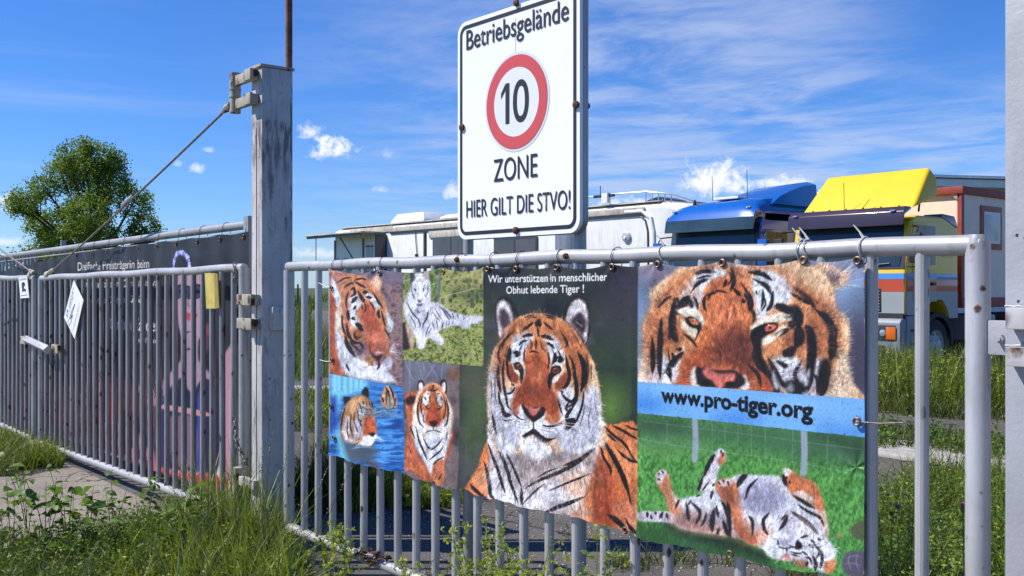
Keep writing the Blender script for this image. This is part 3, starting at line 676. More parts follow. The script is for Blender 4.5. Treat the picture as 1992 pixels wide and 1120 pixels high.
def wheel(par, x, y, r, wdt, face=1, hub=None):
    """axle along x; the visible side is +x when face = 1"""
    w_ = MB(); n = 36; prof_ = [(r * .58, 0), (r * .80, -.015), (r * .93, 0), (r, .04), (r, wdt - .04), (r * .93, wdt), (r * .58, wdt)]
    vs = []; 
    for k in range(n):
        a = 2 * math.pi * k / n
        for rr_, d in prof_: vs.append((x - face * d, y + rr_ * math.cos(a), GZ + r + rr_ * math.sin(a)))
    q = len(prof_); w_.add(vs, [(k * q + j, k * q + j + 1, ((k + 1) % n) * q + j + 1, ((k + 1) % n) * q + j) for k in range(n) for j in range(q - 1)])
    wh = w_.build('wheel', M['rubber'], par, True)
    d_ = MB(); pr = [(r * .58, .0), (r * .52, .05), (r * .34, .02 if hub else .07), (r * .20, -.05 if hub else .03), (r * .0001, -.06 if hub else .02)]
    vs = []
    for k in range(n):
        a = 2 * math.pi * k / n
        for rr_, dd in pr: vs.append((x - face * dd, y + rr_ * math.cos(a), GZ + r + rr_ * math.sin(a)))
    q = len(pr); d_.add(vs, [(k * q + j, k * q + j + 1, ((k + 1) % n) * q + j + 1, ((k + 1) % n) * q + j) for k in range(n) for j in range(q - 1)])
    rim = d_.build('rim', M['rim'], wh, True)
    h_ = MB()
    for k in range(8):
        a = 2 * math.pi * (k + .5) / 8; h_.tube([(x + face * .0 - face * .035, y + r * .43 * math.cos(a), GZ + r + r * .43 * math.sin(a)), (x - face * .028, y + r * .43 * math.cos(a), GZ + r + r * .43 * math.sin(a))], r * .055, 8)
    h_.build('rim_hole', M['black'], wh)
    return wh
M['rim'] = plain('rim_paint', (.48, .47, .45), .45, .2, .2, 9, 0, .3)
for x in (rx0 + 3.2, rx0 + 4.3): 
    m = MB().tube([(x, YT + .1, GZ + .45), (x, YT + .4, GZ + .45)], .45, 24); m.build('wheel', M['rubber'], tr, True)

# ----------------------------------------------------------------------------
# TRUCKS, noses towards the gate
# ----------------------------------------------------------------------------
def carpaint(name, col, rough=.25, dirt=.15, coat=.6):
    s = NT(name); v = s.co('Object'); a = s.noise(v, 2.5, 6, .6); b = s.noise(v, 40, 3)
    c = s.mix(s.ss(a, .3, .7), tuple(x * .92 for x in col), col); c = s.mix(s.ss(b, .68, .74, 0, dirt), c, (.1, .07, .04))
    s.bump(a, .002, .5)
    return s.set(c, rough, 0, Coat_Weight=coat, Coat_Roughness=.12)
M['yellow'] = carpaint('yellow_truck_paint', (.80, .52, .008), .35, .3, .3)
M['plum'] = carpaint('dark_plum_paint', (.030, .016, .030), .3, .2)
M['blue'] = carpaint('blue_truck_paint', (.006, .105, .44), .2, .05, 1.)
M['stripeblue'] = carpaint('light_blue_stripe', (.05, .24, .62), .4)
M['stripered'] = carpaint('red_stripe', (.52, .07, .03), .4)
M['truckgrey'] = carpaint('grey_truck_paint', (.33, .36, .37), .45, .3, .2)
M['bumper'] = carpaint('grey_bumper', (.22, .25, .28), .5, .3, .1)
M['lamp'] = plain('headlamp_glass', (.55, .58, .62), .1, .7, .1)
M['orange'] = plain('orange_indicator', (.62, .13, .01), .25, 0, .1)
M['ws'] = plain('windscreen_glass', (.03, .055, .075), .05, 0, .3, .8)
M['chassis'] = plain('chassis_black', (.018, .018, .02), .7, 0, .3, 8)

def cab_shell(par, name, x0, x1, prof, mat, bev=.06, seg=3):
    return MB().prism(prof, x0, x1, 'x').build(name, mat, par, bevel=bev, seg=seg)
def truck(kind, x0, x1, yf, label):
    t = thing('lorry', label, 'lorry', ((x0 + x1) / 2, yf + 1, GZ))
    cx = (x0 + x1) / 2; Yl = kind == 'yellow'
    body = M['yellow'] if Yl else M['blue']
    zr_ = 2.99 if Yl else 3.30; zk = 2.86 if Yl else 2.96
    zw0, zw1 = 1.98, (2.88 if Yl else 2.98)                 # windscreen
    zc = 1.05
    L = 2.15
    # cab body
    prof = [(yf + .02, zc), (yf, 1.80), (yf + .04, 1.98), (yf + .22, zk), (yf + .30, zr_ - .06), (yf + .45, zr_), (yf + L - .15, zr_ + .02), (yf + L, zr_ - .15), (yf + L, zc - .1), (yf + 1.75, zc - .1), (yf + 1.65, zc + .12), (yf + 1.45, zc + .28), (yf + 1.05, zc + .28), (yf + .85, zc + .12), (yf + .75, zc - .05)]
    cab_shell(t, 'cab', x0, x1, prof, body, .05)
    # windscreen: slanted slab just proud of the cab front
    def front_slab(name, xa, xb, za, zb, mat, d=.012, bev=.0, inset=0., par=t, yo=0.):
        def yy(z): return np.interp(z, [zc, 1.80, 1.98, zk, zr_ - .06], [yf + .02, yf, yf + .04, yf + .22, yf + .30])
        A_ = [(yy(za) - d + yo, za), (yy(zb) - d + yo, zb), (yy(zb) + .02 + yo, zb), (yy(za) + .02 + yo, za)]
        return MB().prism(A_, xa, xb, 'x').build(name, mat, par, bevel=bev)
    fr = front_slab('windscreen_frame', x0 + .004, x1 - .03, zw0 - .04, zw1 + .02, M['plum'] if Yl else M['trimdark'], .012)
    front_slab('windscreen', x0 + .12, x1 - .12, zw0 + .02, zw1 - .05, M['ws'], .02)
    # sun visor
    vz0, vz1 = (2.78, 3.15) if Yl else (2.84, 3.22)
    vp = [(yf + .24, vz1), (yf + .05, vz1), (yf - .04, vz1 - .10), (yf - .08, vz0 + .06), (yf - .085, vz0), (yf - .065, vz0), (yf + .0, vz1 - .16), (yf + .24, vz1 - .05)]
    MB().prism(vp, x0 + .0, x1 - .0, 'x').build('sun_visor', M['plum'] if Yl else M['ws'], t, bevel=.01)
    for k in range(7 if Yl else 0):
        x = lerp(x0 + .15, x1 - .15, k / 6.); MB().tube([(x, yf + .06, vz1 + .002), (x, yf + .06, vz1 + .02)], .018, 8).build('rivet', M['chassis'], t)
    for x in (x0 + .18, x1 - .22): MB().box(x - .055, yf + .04 if not Yl else yf - .075, vz1 + (.10 if not Yl else -.10), x + .055, yf + .16, vz1 + (.135 if not Yl else -.065)).build('marker_lamp', M['lamp'], t, bevel=.012)
    # painted bands: separate proud slabs on front and side
    bands = [(1.86, 1.74, M['stripeblue']), (1.74, 1.50, M['stripered']), (1.50, zc, M['truckgrey'])] if Yl else [(1.9, 1.2, M['blue'])]
    if Yl:
        for zb2, za, mt in bands:
            front_slab('paint_band', x0 + .02, x1 - .02, za + .004, zb2 - .004, mt, .010)
            if za > 1.4: MB().box(x1 - .004, yf + .06, za + .004, x1 + .012, yf + L - .05, zb2 - .004).build('paint_band', mt, t, bevel=.004)
        MB().prism([(yf + .05, 1.497), (yf + .05, zc + .01), (yf + .75, zc - .045), (yf + .85, zc + .125), (yf + 1.05, zc + .285), (yf + 1.45, zc + .285), (yf + 1.65, zc + .125), (yf + 1.75, zc - .095), (yf + L - .04, zc - .095), (yf + L - .04, 1.497)], x1 - .004, x1 + .011, 'x').build('paint_band', M['truckgrey'], t)
    # grille
    g_ = front_slab('grille', cx - .80, cx + .80, 1.10, 1.56, M['chassis'], .02, .01)
    for k in range(7): front_slab('grille_bar', cx - .77, cx + .77, 1.13 + .06 * k, 1.155 + .06 * k, M['truckgrey'] if Yl else M['chassis'], .035, .0, par=t)
    # bumper
    MB().prism([(yf - .10, .24), (yf - .16, .34), (yf - .16, .90), (yf - .10, .98), (yf + .35, .98), (yf + .35, .24)], x0 + .01, x1 - .01, 'x').build('bumper', M['bumper'], t, bevel=.03)
    MB().box(x0 + .03, yf - .02, .97, x1 - .03, yf + .3, zc + .03).build('bumper_gap', M['chassis'], t)
    for sgn in (-1, 1):
        xa = cx + sgn * .68; xb = cx + sgn * 1.19; a, b = min(xa, xb), max(xa, xb)
        hl = MB().box(a, yf - .172, .55, b, yf - .158, .85).build('headlight', M['trimdark'], t, bevel=.01)
        for xx in (cx + sgn * .78, cx + sgn * .93): MB().tube([(xx, yf - .173, .70), (xx, yf - .185, .70), (xx, yf - .19, .70)], [.066, .066, .03], 16).build('lamp_lens', M['lamp'], hl, True)
        xo = cx + sgn * 1.10; MB().box(xo - .10, yf - .186, .58, xo + .10, yf - .1725, .82).build('indicator', M['orange'], hl, bevel=.01)
        MB().tube([(cx + sgn * .95, yf - .155, .42), (cx + sgn * .95, yf - .167, .42)], .07, 14).build('fog_lamp', M['lamp'], t, True)
    MB().box(cx + .72 - .26, yf - .172, .335, cx + .72 + .26, yf - .158, .455).build('number_plate', M['black'], t)
    # wipers
    for x in (cx - .5, cx + .35): MB().tube([(x, yf - .03, 1.9), (x + .25, yf + .0, 2.02), (x + .62, yf + .01, 2.05)], .013, 6).build('wiper', M['black'], t, True)
    # right-hand side (towards +x): door, window, arch, step
    d = MB().box(x1 - .002, yf + .28, 1.30, x1 + .014, yf + 1.22, 2.86).build('door', body if not Yl else M['yellow'], t, bevel=.006)
    MB().prism([(yf + .36, 2.02), (yf + .44, 2.80), (yf + .70, 2.80), (yf + .70, 2.02)], x1 + .0145, x1 + .022, 'x').build('quarter_window', M['glassrv'], d)
    MB().prism([(yf + .74, 2.02), (yf + .74, 2.80), (yf + 1.16, 2.80), (yf + 1.16, 2.02)], x1 + .0145, x1 + .022, 'x').build('door_window', M['glassrv'], d)
    MB().box(x1 + .015, yf + .98, 1.62, x1 + .05, yf + 1.14, 1.68).build('handle', M['black'], d, bevel=.006)
    if Yl:
        for zb2, za, mt in ((1.86, 1.74, M['stripeblue']), (1.74, 1.50, M['stripered']), (1.50, 1.31, M['truckgrey'])): MB().box(x1 + .0145, yf + .285, za + .003, x1 + .019, yf + 1.215, zb2 - .003).build('paint_band', mt, d)
        for z in (2.2, 2.32, 2.44): MB().box(x1 + .001, yf + 1.5, z, x1 + .02, yf + 2.0, z + .03).build('side_rib', M['yellow'], t)
    arch = MB(); n = 14
    ro, ri = .66, .56; cyw = yf + 1.28; czw = GZ + .52
    vs = [];
    for k in range(n + 1):
        a = math.pi * k / n
        for r_ in (ri, ro):
            for xx in (x1 - .35, x1 + .02): vs.append((xx, cyw + r_ * math.cos(a), czw + r_ * math.sin(a)))
    fs = []
    for k in range(n):
        b0 = 4 * k; fs += [(b0, b0 + 1, b0 + 5, b0 + 4), (b0 + 2, b0 + 6, b0 + 7, b0 + 3), (b0 + 1, b0 + 3, b0 + 7, b0 + 5), (b0, b0 + 4, b0 + 6, b0 + 2)]
    arch.add(vs, fs).build('wheel_arch', M['chassis'], t, True)
    MB().box(x1 - .25, yf + .06, .30, x1 + .01, yf + .66, zc - .02).build('step_panel', M['bumper'] if Yl else M['blue'], t, bevel=.02)
    for z in (.45, .72): MB().box(x1 - .1, yf + .2, z, x1 + .016, yf + .6, z + .05).build('step', M['chassis'], t)
    wheel(t, x1 - .02, cyw, .52, .32, 1, True); wheel(t, x0 + .02, cyw, .52, .32, -1, True)
    # chassis and rear wheels
    MB().box(cx - .45, yf + .4, .55, cx + .45, yf + 8.5, .95).build('chassis_frame', M['chassis'], t)
    MB().box(x1 - .75, yf + 2.9, .45, x1 - .1, yf + 4.1, 1.0).build('fuel_tank', M['bumper'], t, bevel=.05)
    for sx, fc in ((x1 - .03, 1), (x0 + .03, -1)): wheel(t, sx, yf + 6.2, .52, .6, fc, False)
    # mirrors on both sides
    for sgn, xe in ((1, x1), (-1, x0)):
        mx_ = xe + sgn * (.24)
        mr = MB().box(mx_ - .12, yf - .10, 2.05, mx_ + .12, yf + .02, 2.62).build('mirror', M['black'] if Yl else M['blue'], t, bevel=.03)
        MB().tube([(xe, yf + .35, 2.78), (mx_, yf + .06, 2.74), (mx_, yf - .04, 2.60)], .018, 6).build('mirror_arm', M['black'], t, True)
        MB().tube([(xe, yf + .35, 1.98), (mx_, yf - .02, 2.0), (mx_, yf - .04, 2.06)], .018, 6).build('mirror_arm', M['black'], t, True)
    # roof fittings
    if Yl:
        # tall flat-faced wind deflector
        z0 = 3.13; zt_ = 4.0; yb = yf + .34; yt_ = yf + 1.15
        a = [(x0 + .07, yb, z0), (x1 - .0, yb, z0), (x1 + .03, yf + 1.28, z0 + .28), (x0 + .0, yf + 1.28, z0 + .28)]
        bq = [(x0 + .24, yt_ - .06, zt_ - .02), (x1 - .10, yt_, zt_), (x1 + .0, yt_ + .14, zt_ - .22), (x0 + .12, yt_ + .14, zt_ - .22)]
        m = MB().add(a + bq, [(0, 1, 5, 4), (4, 5, 6, 7), (1, 2, 6, 5), (3, 0, 4, 7), (3, 7, 6, 2), (0, 3, 2, 1)]); m.build('wind_deflector', M['yellow'], t, bevel=.07, seg=4)
        MB().tube([(x1 - .3, yf + 1.1, z0 - .02), (x1 - .3, yf + 1.2, z0 + .5)], .02, 6).build('deflector_strut', M['chassis'], t)
        MB().tube([(cx - .15, yf + .25, 3.13), (cx - .15, yf + .22, 3.72)], .007, 5).build('antenna', M['black'], t); MB().tube([(cx + .18, yf + .3, 3.13), (cx + .38, yf + .3, 3.35)], .007, 5).build('antenna', M['black'], t)
        MB().prism([(yf + 1.4, zr_), (yf + 1.5, zr_ + .08), (yf + 2.0, zr_ + .05), (yf + 2.16, zr_ - .18), (yf + 2.1, zr_ - .22)], x1 - .4, x1 + .005, 'x').build('roof_side_cap', M['plum'], t, bevel=.03)
    else:
        # high roof with two deflector cheeks and a centre spoiler
        sec = [(x0 + .0, 3.12), (x0 + .03, 3.38), (x0 + .14, 3.50), (x0 + .45, 3.56), (x1 - .45, 3.60), (x1 - .14, 3.56), (x1 - .03, 3.42), (x1 - .0, 3.12)]
        n = len(sec); m = MB(); rows = [(yf - .04, .0), (yf + .02, .25), (yf + .10, .52), (yf + .26, .80), (yf + .55, .96), (yf + 1.3, 1.), (yf + 2.1, 1.)]
        for (y_, k) in rows: m.v += [(x, y_, 3.12 + (z - 3.12) * k) for x, z in sec]
        for i in range(len(rows) - 1):
            for j in range(n - 1): m.f.append((i * n + j, i * n + j + 1, (i + 1) * n + j + 1, (i + 1) * n + j)); m.m.append(0)
        e = (len(rows) - 1) * n; m.f.append(tuple(range(e, e + n))); m.m.append(0)
        m.build('high_roof', M['blue'], t, True)
        MB().box(x0, yf + .3, 3.0, x1, yf + L, 3.27).build('roof_side', M['blue'], t, bevel=.06)
        # spoiler
        sec = [(x0 + .35, .0), (x0 + .45, .55), (cx - .1, .92), (x1 - .25, 1.0), (x1 - .02, .86), (x1 + .04, .0)]
        n = len(sec); m = MB(); rows = [(yf + .62, .0), (yf + .95, .36), (yf + 1.4, .66), (yf + 1.9, .9), (yf + 2.35, 1.)]
        for (y_, k) in rows: m.v += [(x, y_ - .35 * (1 - z) * 0, 3.42 + z * k * .62) for x, z in sec]
        for i in range(len(rows) - 1):
            for j in range(n - 1): m.f.append((i * n + j, i * n + j + 1, (i + 1) * n + j + 1, (i + 1) * n + j)); m.m.append(0)
        e = (len(rows) - 1) * n; m.f.append(tuple(range(e, e + n))); m.m.append(0)
        m.build('wind_deflector', M['blue'], t, True)
        MB().box(cx - .25, yf + .45, 3.585, cx + .45, yf + .9, 3.64).build('roof_hatch', M['white'], t, bevel=.02)
        for x, h in ((cx - .25, .55), (cx + .72, .62)): MB().tube([(x, yf + .45, 3.56), (x, yf + .42, 3.6 + h)], .007, 5).build('antenna', M['black'], t)
        MB().tube([(x0 + .55, yf + .35, 3.5), (x0 + .55, yf + .35, 3.62)], [.045, .02], 8).build('horn', M['black'], t)
        for z in (1.1, 1.4, 1.7): front_slab('grille_line', x0 + .1, x1 - .1, z, z + .02, M['chassis'], .012)
    return t
yl = truck('yellow', -12.32, -9.74, 15.2, 'yellow cab-over lorry with dark visor and blue and red stripes, nearest the right post')
bl = truck('blue', -15.55, -13.05, 15.0, 'blue cab-over lorry with rounded roof spoiler between the white trailer and the yellow lorry')

# ---- cabin carried on the yellow lorry
kx0, kx1, ky0, ky1, kz0, kz1 = -12.3, -9.86, 17.75, 23.9, 1.20, 3.66
M['cream'] = plain('cream_panel', (.82, .70, .56), .55, 0, .05, 2, 0, .12)
M['redtrim'] = plain('faded_red_trim', (.30, .05, .035), .55, 0, .12, 5)
M['redbrown'] = plain('red_window_frame', (.36, .10, .05), .5, 0, .1, 5)
cb = thing('cabin', 'cream portable cabin with red edges carried behind the yellow lorry cab', 'cabin', ((kx0 + kx1) / 2, (ky0 + ky1) / 2, kz0))
MB().box(kx0, ky0, kz0, kx1, ky1, kz1).build('wall', M['cream'], cb)
for x in (kx0, kx1):
    for y in (ky0, ky1): MB().box(x - .06, y - .06, kz0, x + .03, y + .06, kz1 - .1).build('corner_trim', M['redtrim'], cb) if x == kx1 else MB().box(x - .03, y - .06, kz0, x + .06, y + .06, kz1 - .1).build('corner_trim', M['redtrim'], cb)
MB().box(kx0 - .07, ky0 - .09, kz1 - .12, kx1 + .07, ky1 + .09, kz1 + .04).build('roof_edge', M['redtrim'], cb, bevel=.01)
MB().box(kx0 - .05, ky0 - .07, kz0 - .05, kx1 + .05, ky1 + .07, kz0 + .16).build('base_edge', M['redtrim'], cb, bevel=.01)
q = on_y(1863, 381, ky0); MB().tube([(q.x, ky0 - .01, q.z), (q.x, ky0 - .06, q.z)], [.085, .06], 14).build('round_vent', M['alu'], cb, True)
wa = on_x(1906, 400, kx1); wb = on_x(1947, 400, kx1); z_t = on_x(1906, 399, kx1).z; z_b = on_x(1947, 482, kx1).z - .05
wf = MB().box(kx1 + .002, wa.y, z_b, kx1 + .03, wb.y, z_t).build('window', M['redbrown'], cb, bevel=.006)
ins = .13
MB().box(kx1 + .031, wa.y + ins, z_b + ins, kx1 + .045, wb.y - ins, z_t - ins).build('frame', M['white'], wf)
MB().box(kx1 + .046, wa.y + ins + .06, z_b + ins + .06, kx1 + .05, wb.y - ins - .06, z_t - ins - .06).build('pane', plain('curtained_glass', (.34, .35, .34), .1, 0, .35, 1.5), wf)

# ---- hall far behind
hc = on_g(1880, 600); 
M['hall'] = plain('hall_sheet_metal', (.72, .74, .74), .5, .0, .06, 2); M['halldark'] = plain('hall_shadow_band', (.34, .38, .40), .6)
hd = 62.; ctr = CAM + Vector((-SI * hd + CO * (1930 - 996) / FPX * hd, CO * hd + SI * (1930 - 996) / FPX * hd, 0)); TH = math.radians(12); rgt = Vector((CO * math.cos(TH) - SI * math.sin(TH), SI * math.cos(TH) + CO * math.sin(TH), 0)); fwd = Vector((-rgt.y, rgt.x, 0))
hl_ = thing('hall', 'pale sheet-metal hall roof showing above the cream cabin', 'building', (ctr.x, ctr.y, GZ))
Mh = Matrix((tuple(rgt) + (ctr.x,), tuple(fwd) + (ctr.y,), (0, 0, 1, 0), (0, 0, 0, 1)))
Mh = Matrix(((rgt.x, fwd.x, 0, ctr.x), (rgt.y, fwd.y, 0, ctr.y), (0, 0, 1, 0), (0, 0, 0, 1)))
k_ = hd / FPX; zt2 = CZ + (557 - 343) * k_
def hb_(name, xa, za, xb, zb3, y0, y1, mat): return MB().box(xa, y0, za, xb, y1, zb3, Mh).build(name, mat, hl_)
hb_('wall', -5, GZ, 16, zt2 - 1.3, 0, 14, M['hall']); hb_('roof_edge', -5.6, zt2 - .78, 16.6, zt2 - .28, -.9, 14, M['hall']); hb_('roof', -5.6, zt2 - .27, 16.6, zt2 - .02, -.4, 13.5, M['hall'])
hb_('eave_shade_band', -5.4, zt2 - 1.3, 16.4, zt2 - .79, -.25, 13.9, M['halldark']); hb_('gutter', -5.8, zt2 - .32, 16.8, zt2 - .255, -1.0, -.5, M['trimdark'])  # solid band below the roof edge, eave shade put into its colour
for i in range(33): MB().box(-4.9 + i * .62, -.06, GZ, -4.9 + i * .62 + .10, -.003, zt2 - 1.31, Mh).build('sheet_rib', M['hall'], hl_)
hb_('ridge_cap', -5.7, zt2, 16.7, zt2 + .08, 3, 11, M['hall'])

# far post in the field
fpst = thing('field_post', 'thin dark post standing far out in the green field', 'post', on_g(579.5, 600)); 
d_ = ray(579.5, 560); pb = CAM + d_ * 70; fpst.location = (pb.x, pb.y, GZ)
MB().tube([(pb.x, pb.y, GZ), (pb.x, pb.y, 1.75)], .07, 6).build('shaft', M['black'], fpst)

# ----------------------------------------------------------------------------
# TREE
# ----------------------------------------------------------------------------
def leafmat(name, a, b, c2, tr_=.35, sc=3.):
    s = NT(name); v = s.co('Object', rnd=False); n = s.noise(v, sc, 3); gi = s.n('ShaderNodeNewGeometry')
    c = s.mix(s.ss(gi.outputs['Random Per Island'], 0, 1), a, b); c = s.mix(s.ss(n, .4, .65, 0, .6), c, c2)
    s.set(c, .55, 0); tl = s.n('ShaderNodeBsdfTranslucent'); s.l(s.mix(.5, c, tuple(x * 1.6 for x in b)), tl.inputs[0]); ms = s.n('ShaderNodeMixShader'); ms.inputs[0].default_value = tr_
    o = s.t.nodes['Material Output']; s.l(s.b.outputs[0], ms.inputs[1]); s.l(tl.outputs[0], ms.inputs[2]); s.l(ms.outputs[0], o.inputs[0]); return s.m
M['treeleaf'] = leafmat('tree_leaves', (.06, .12, .012), (.20, .29, .025), (.04, .085, .012), .4, .5)
M['bark'] = plain('bark', (.05, .04, .03), .9, 0, .3, 6, .01)
def mesh_np(name, V, F, mat, parent=None, smooth=False, kind=None):
    me = bpy.data.meshes.new(name); V = np.asarray(V, np.float32); F = np.asarray(F, np.int32); k = F.shape[1]
    base = Vector((0, 0, 0)); q = parent
    while q is not None: base += q.location; q = q.parent
    V = V - np.array(base, np.float32)
    me.vertices.add(len(V)); me.vertices.foreach_set('co', V.ravel()); me.loops.add(F.size); me.loops.foreach_set('vertex_index', F.ravel())
    me.polygons.add(len(F)); me.polygons.foreach_set('loop_start', np.arange(0, F.size, k, dtype=np.int32)); me.update(calc_edges=True); me.validate()
    me.materials.append(mat)
    if smooth: me.polygons.foreach_set('use_smooth', [True] * len(me.polygons))
    o = link(bpy.data.objects.new(name, me)); o.parent = parent
    if kind: o['kind'] = kind
    return o
td = 60.; tb = CAM + ray(165, 557) * td; RT = Vector((CO, SI, 0)); FW = Vector((-SI, CO, 0)); kk = td / FPX
tree = thing('broadleaf_tree', 'large round green tree in full leaf beyond the fence', 'tree', (tb.x, tb.y, GZ))
def TP(px, py, d=0.): return Vector((tb.x, tb.y, 0)) + RT * ((px - 165) * kk) + FW * d + Vector((0, 0, CZ + (557 - py) * kk))
rng = np.random.default_rng(7); rr = random.Random(7)
lobes = [(150, 300, 42, 34), (215, 305, 42, 34), (110, 330, 42, 36), (70, 350, 34, 26), (165, 345, 60, 44), (235, 345, 44, 44), (265, 380, 34, 44), (60, 385, 42, 28), (38, 385, 26, 20), (40, 420, 38, 30), (90, 425, 56, 42), (150, 405, 60, 50), (210, 410, 56, 48), (262, 430, 36, 40), (55, 465, 40, 34), (105, 480, 50, 34), (160, 465, 50, 44), (225, 460, 48, 34), (270, 455, 26, 26), (130, 290, 22, 20), (190, 285, 20, 22), (240, 310, 22, 24), (80, 500, 50, 30), (180, 500, 60, 30), (240, 495, 40, 20)]
tw = MB(); 
trunk0 = TP(185, 615); fork = TP(180, 520)
tw.tube([Vector((tb.x + 0.4, tb.y, GZ)), TP(184, 560), fork], [.42, .36, .30], 10)
cents = []
for i, (lx, ly, rx_, ry_) in enumerate(lobes):
    lx = 153 + (lx - 153) * .93; rx_ *= .82; ry_ *= .86
    dd = rr.uniform(-2.6, 2.6); c = TP(lx, ly + 12, dd); cents.append((c, rx_ * kk, ry_ * kk)); md = fork.lerp(c, .5) + Vector((rr.uniform(-.3, .3), rr.uniform(-.3, .3), .3))
    tw.tube([fork, fork.lerp(md, .5) + Vector((0, 0, .15)), md, c], [.15, .11, .08, .03], 6)
    for _ in range(4):
        e = c + Vector((rr.uniform(-1, 1) * rx_ * kk, rr.uniform(-1, 1), rr.uniform(-.6, 1) * ry_ * kk)); tw.tube([md.lerp(c, .5), e], [.04, .012], 4)
tw.build('trunk', M['bark'], tree, True)
Vs = []
for c, rx_, ry_ in cents:
    ncl = int(56 * (rx_ * ry_) / 1.2) + 10
    for _ in range(ncl):
        d = rng.normal(size=3); d /= np.linalg.norm(d); r = rng.uniform(.45, 1.08) ** .6
        cl = np.array(c) + d * np.array([rx_, max(rx_, ry_) * .9, ry_]) * r
        nl = 34; off = rng.normal(size=(nl, 3)) * .20; p = cl + off
        a = rng.normal(size=(nl, 3)); a /= np.linalg.norm(a, axis=1)[:, None]; b = rng.normal(size=(nl, 3)); b -= (a * b).sum(1)[:, None] * a; b /= np.linalg.norm(b, axis=1)[:, None]
        s_ = rng.uniform(.055, .10, (nl, 1)); q = np.stack([p - a * s_, p + b * s_ * .6, p + a * s_, p - b * s_ * .6], 1); Vs.append(q.reshape(-1, 3))
Vs = np.concatenate(Vs); mesh_np('crown', Vs, np.arange(len(Vs)).reshape(-1, 4), M['treeleaf'], tree)
# ----------------------------------------------------------------------------
# PRINTED BANNERS : a small painter that lays flat print colours on a fine mesh
# ----------------------------------------------------------------------------
def _hash(ix, iy, seed):
    h = (ix * 374761393 + iy * 668265263 + seed * 974634777) & 0xffffffff
    h = ((h ^ (h >> 13)) * 1274126177) & 0xffffffff
    return ((h ^ (h >> 16)) & 0xffff) / 65535.0
def vnoise(X, Y, seed=0):
    ix = np.floor(X).astype(np.int64); iy = np.floor(Y).astype(np.int64)
    fx = X - ix; fy = Y - iy
    fx = fx * fx * (3 - 2 * fx); fy = fy * fy * (3 - 2 * fy)
    a = _hash(ix, iy, seed); b = _hash(ix + 1, iy, seed)
    c = _hash(ix, iy + 1, seed); d = _hash(ix + 1, iy + 1, seed)
    return (a * (1 - fx) + b * fx) * (1 - fy) + (c * (1 - fx) + d * fx) * fy
def fbm(X, Y, seed=0, octs=3):
    s = 0; a = .5; t = 0
    for o in range(octs):
        s = s + a * vnoise(X * 2 ** o, Y * 2 ** o, seed + o * 17); t += a; a *= .55
    return s / t
def spline(pts, n=5):
    pts = [np.array(p, float) for p in pts]
    if len(pts) < 3: return pts
    P = [2 * pts[0] - pts[1]] + pts + [2 * pts[-1] - pts[-2]]
    out = []
    for i in range(1, len(P) - 2):
        p0, p1, p2, p3 = P[i - 1:i + 3]
        for k in range(n):
            t = k / n
            out.append(.5 * ((2 * p1) + (p2 - p0) * t + (2 * p0 - 5 * p1 + 4 * p2 - p3) * t * t + (3 * p1 - p0 - 3 * p2 + p3) * t ** 3))
    out.append(P[-2]); return out
def nums(s):
    return [tuple(float(v) for v in q.split(',')) for q in s.split()]

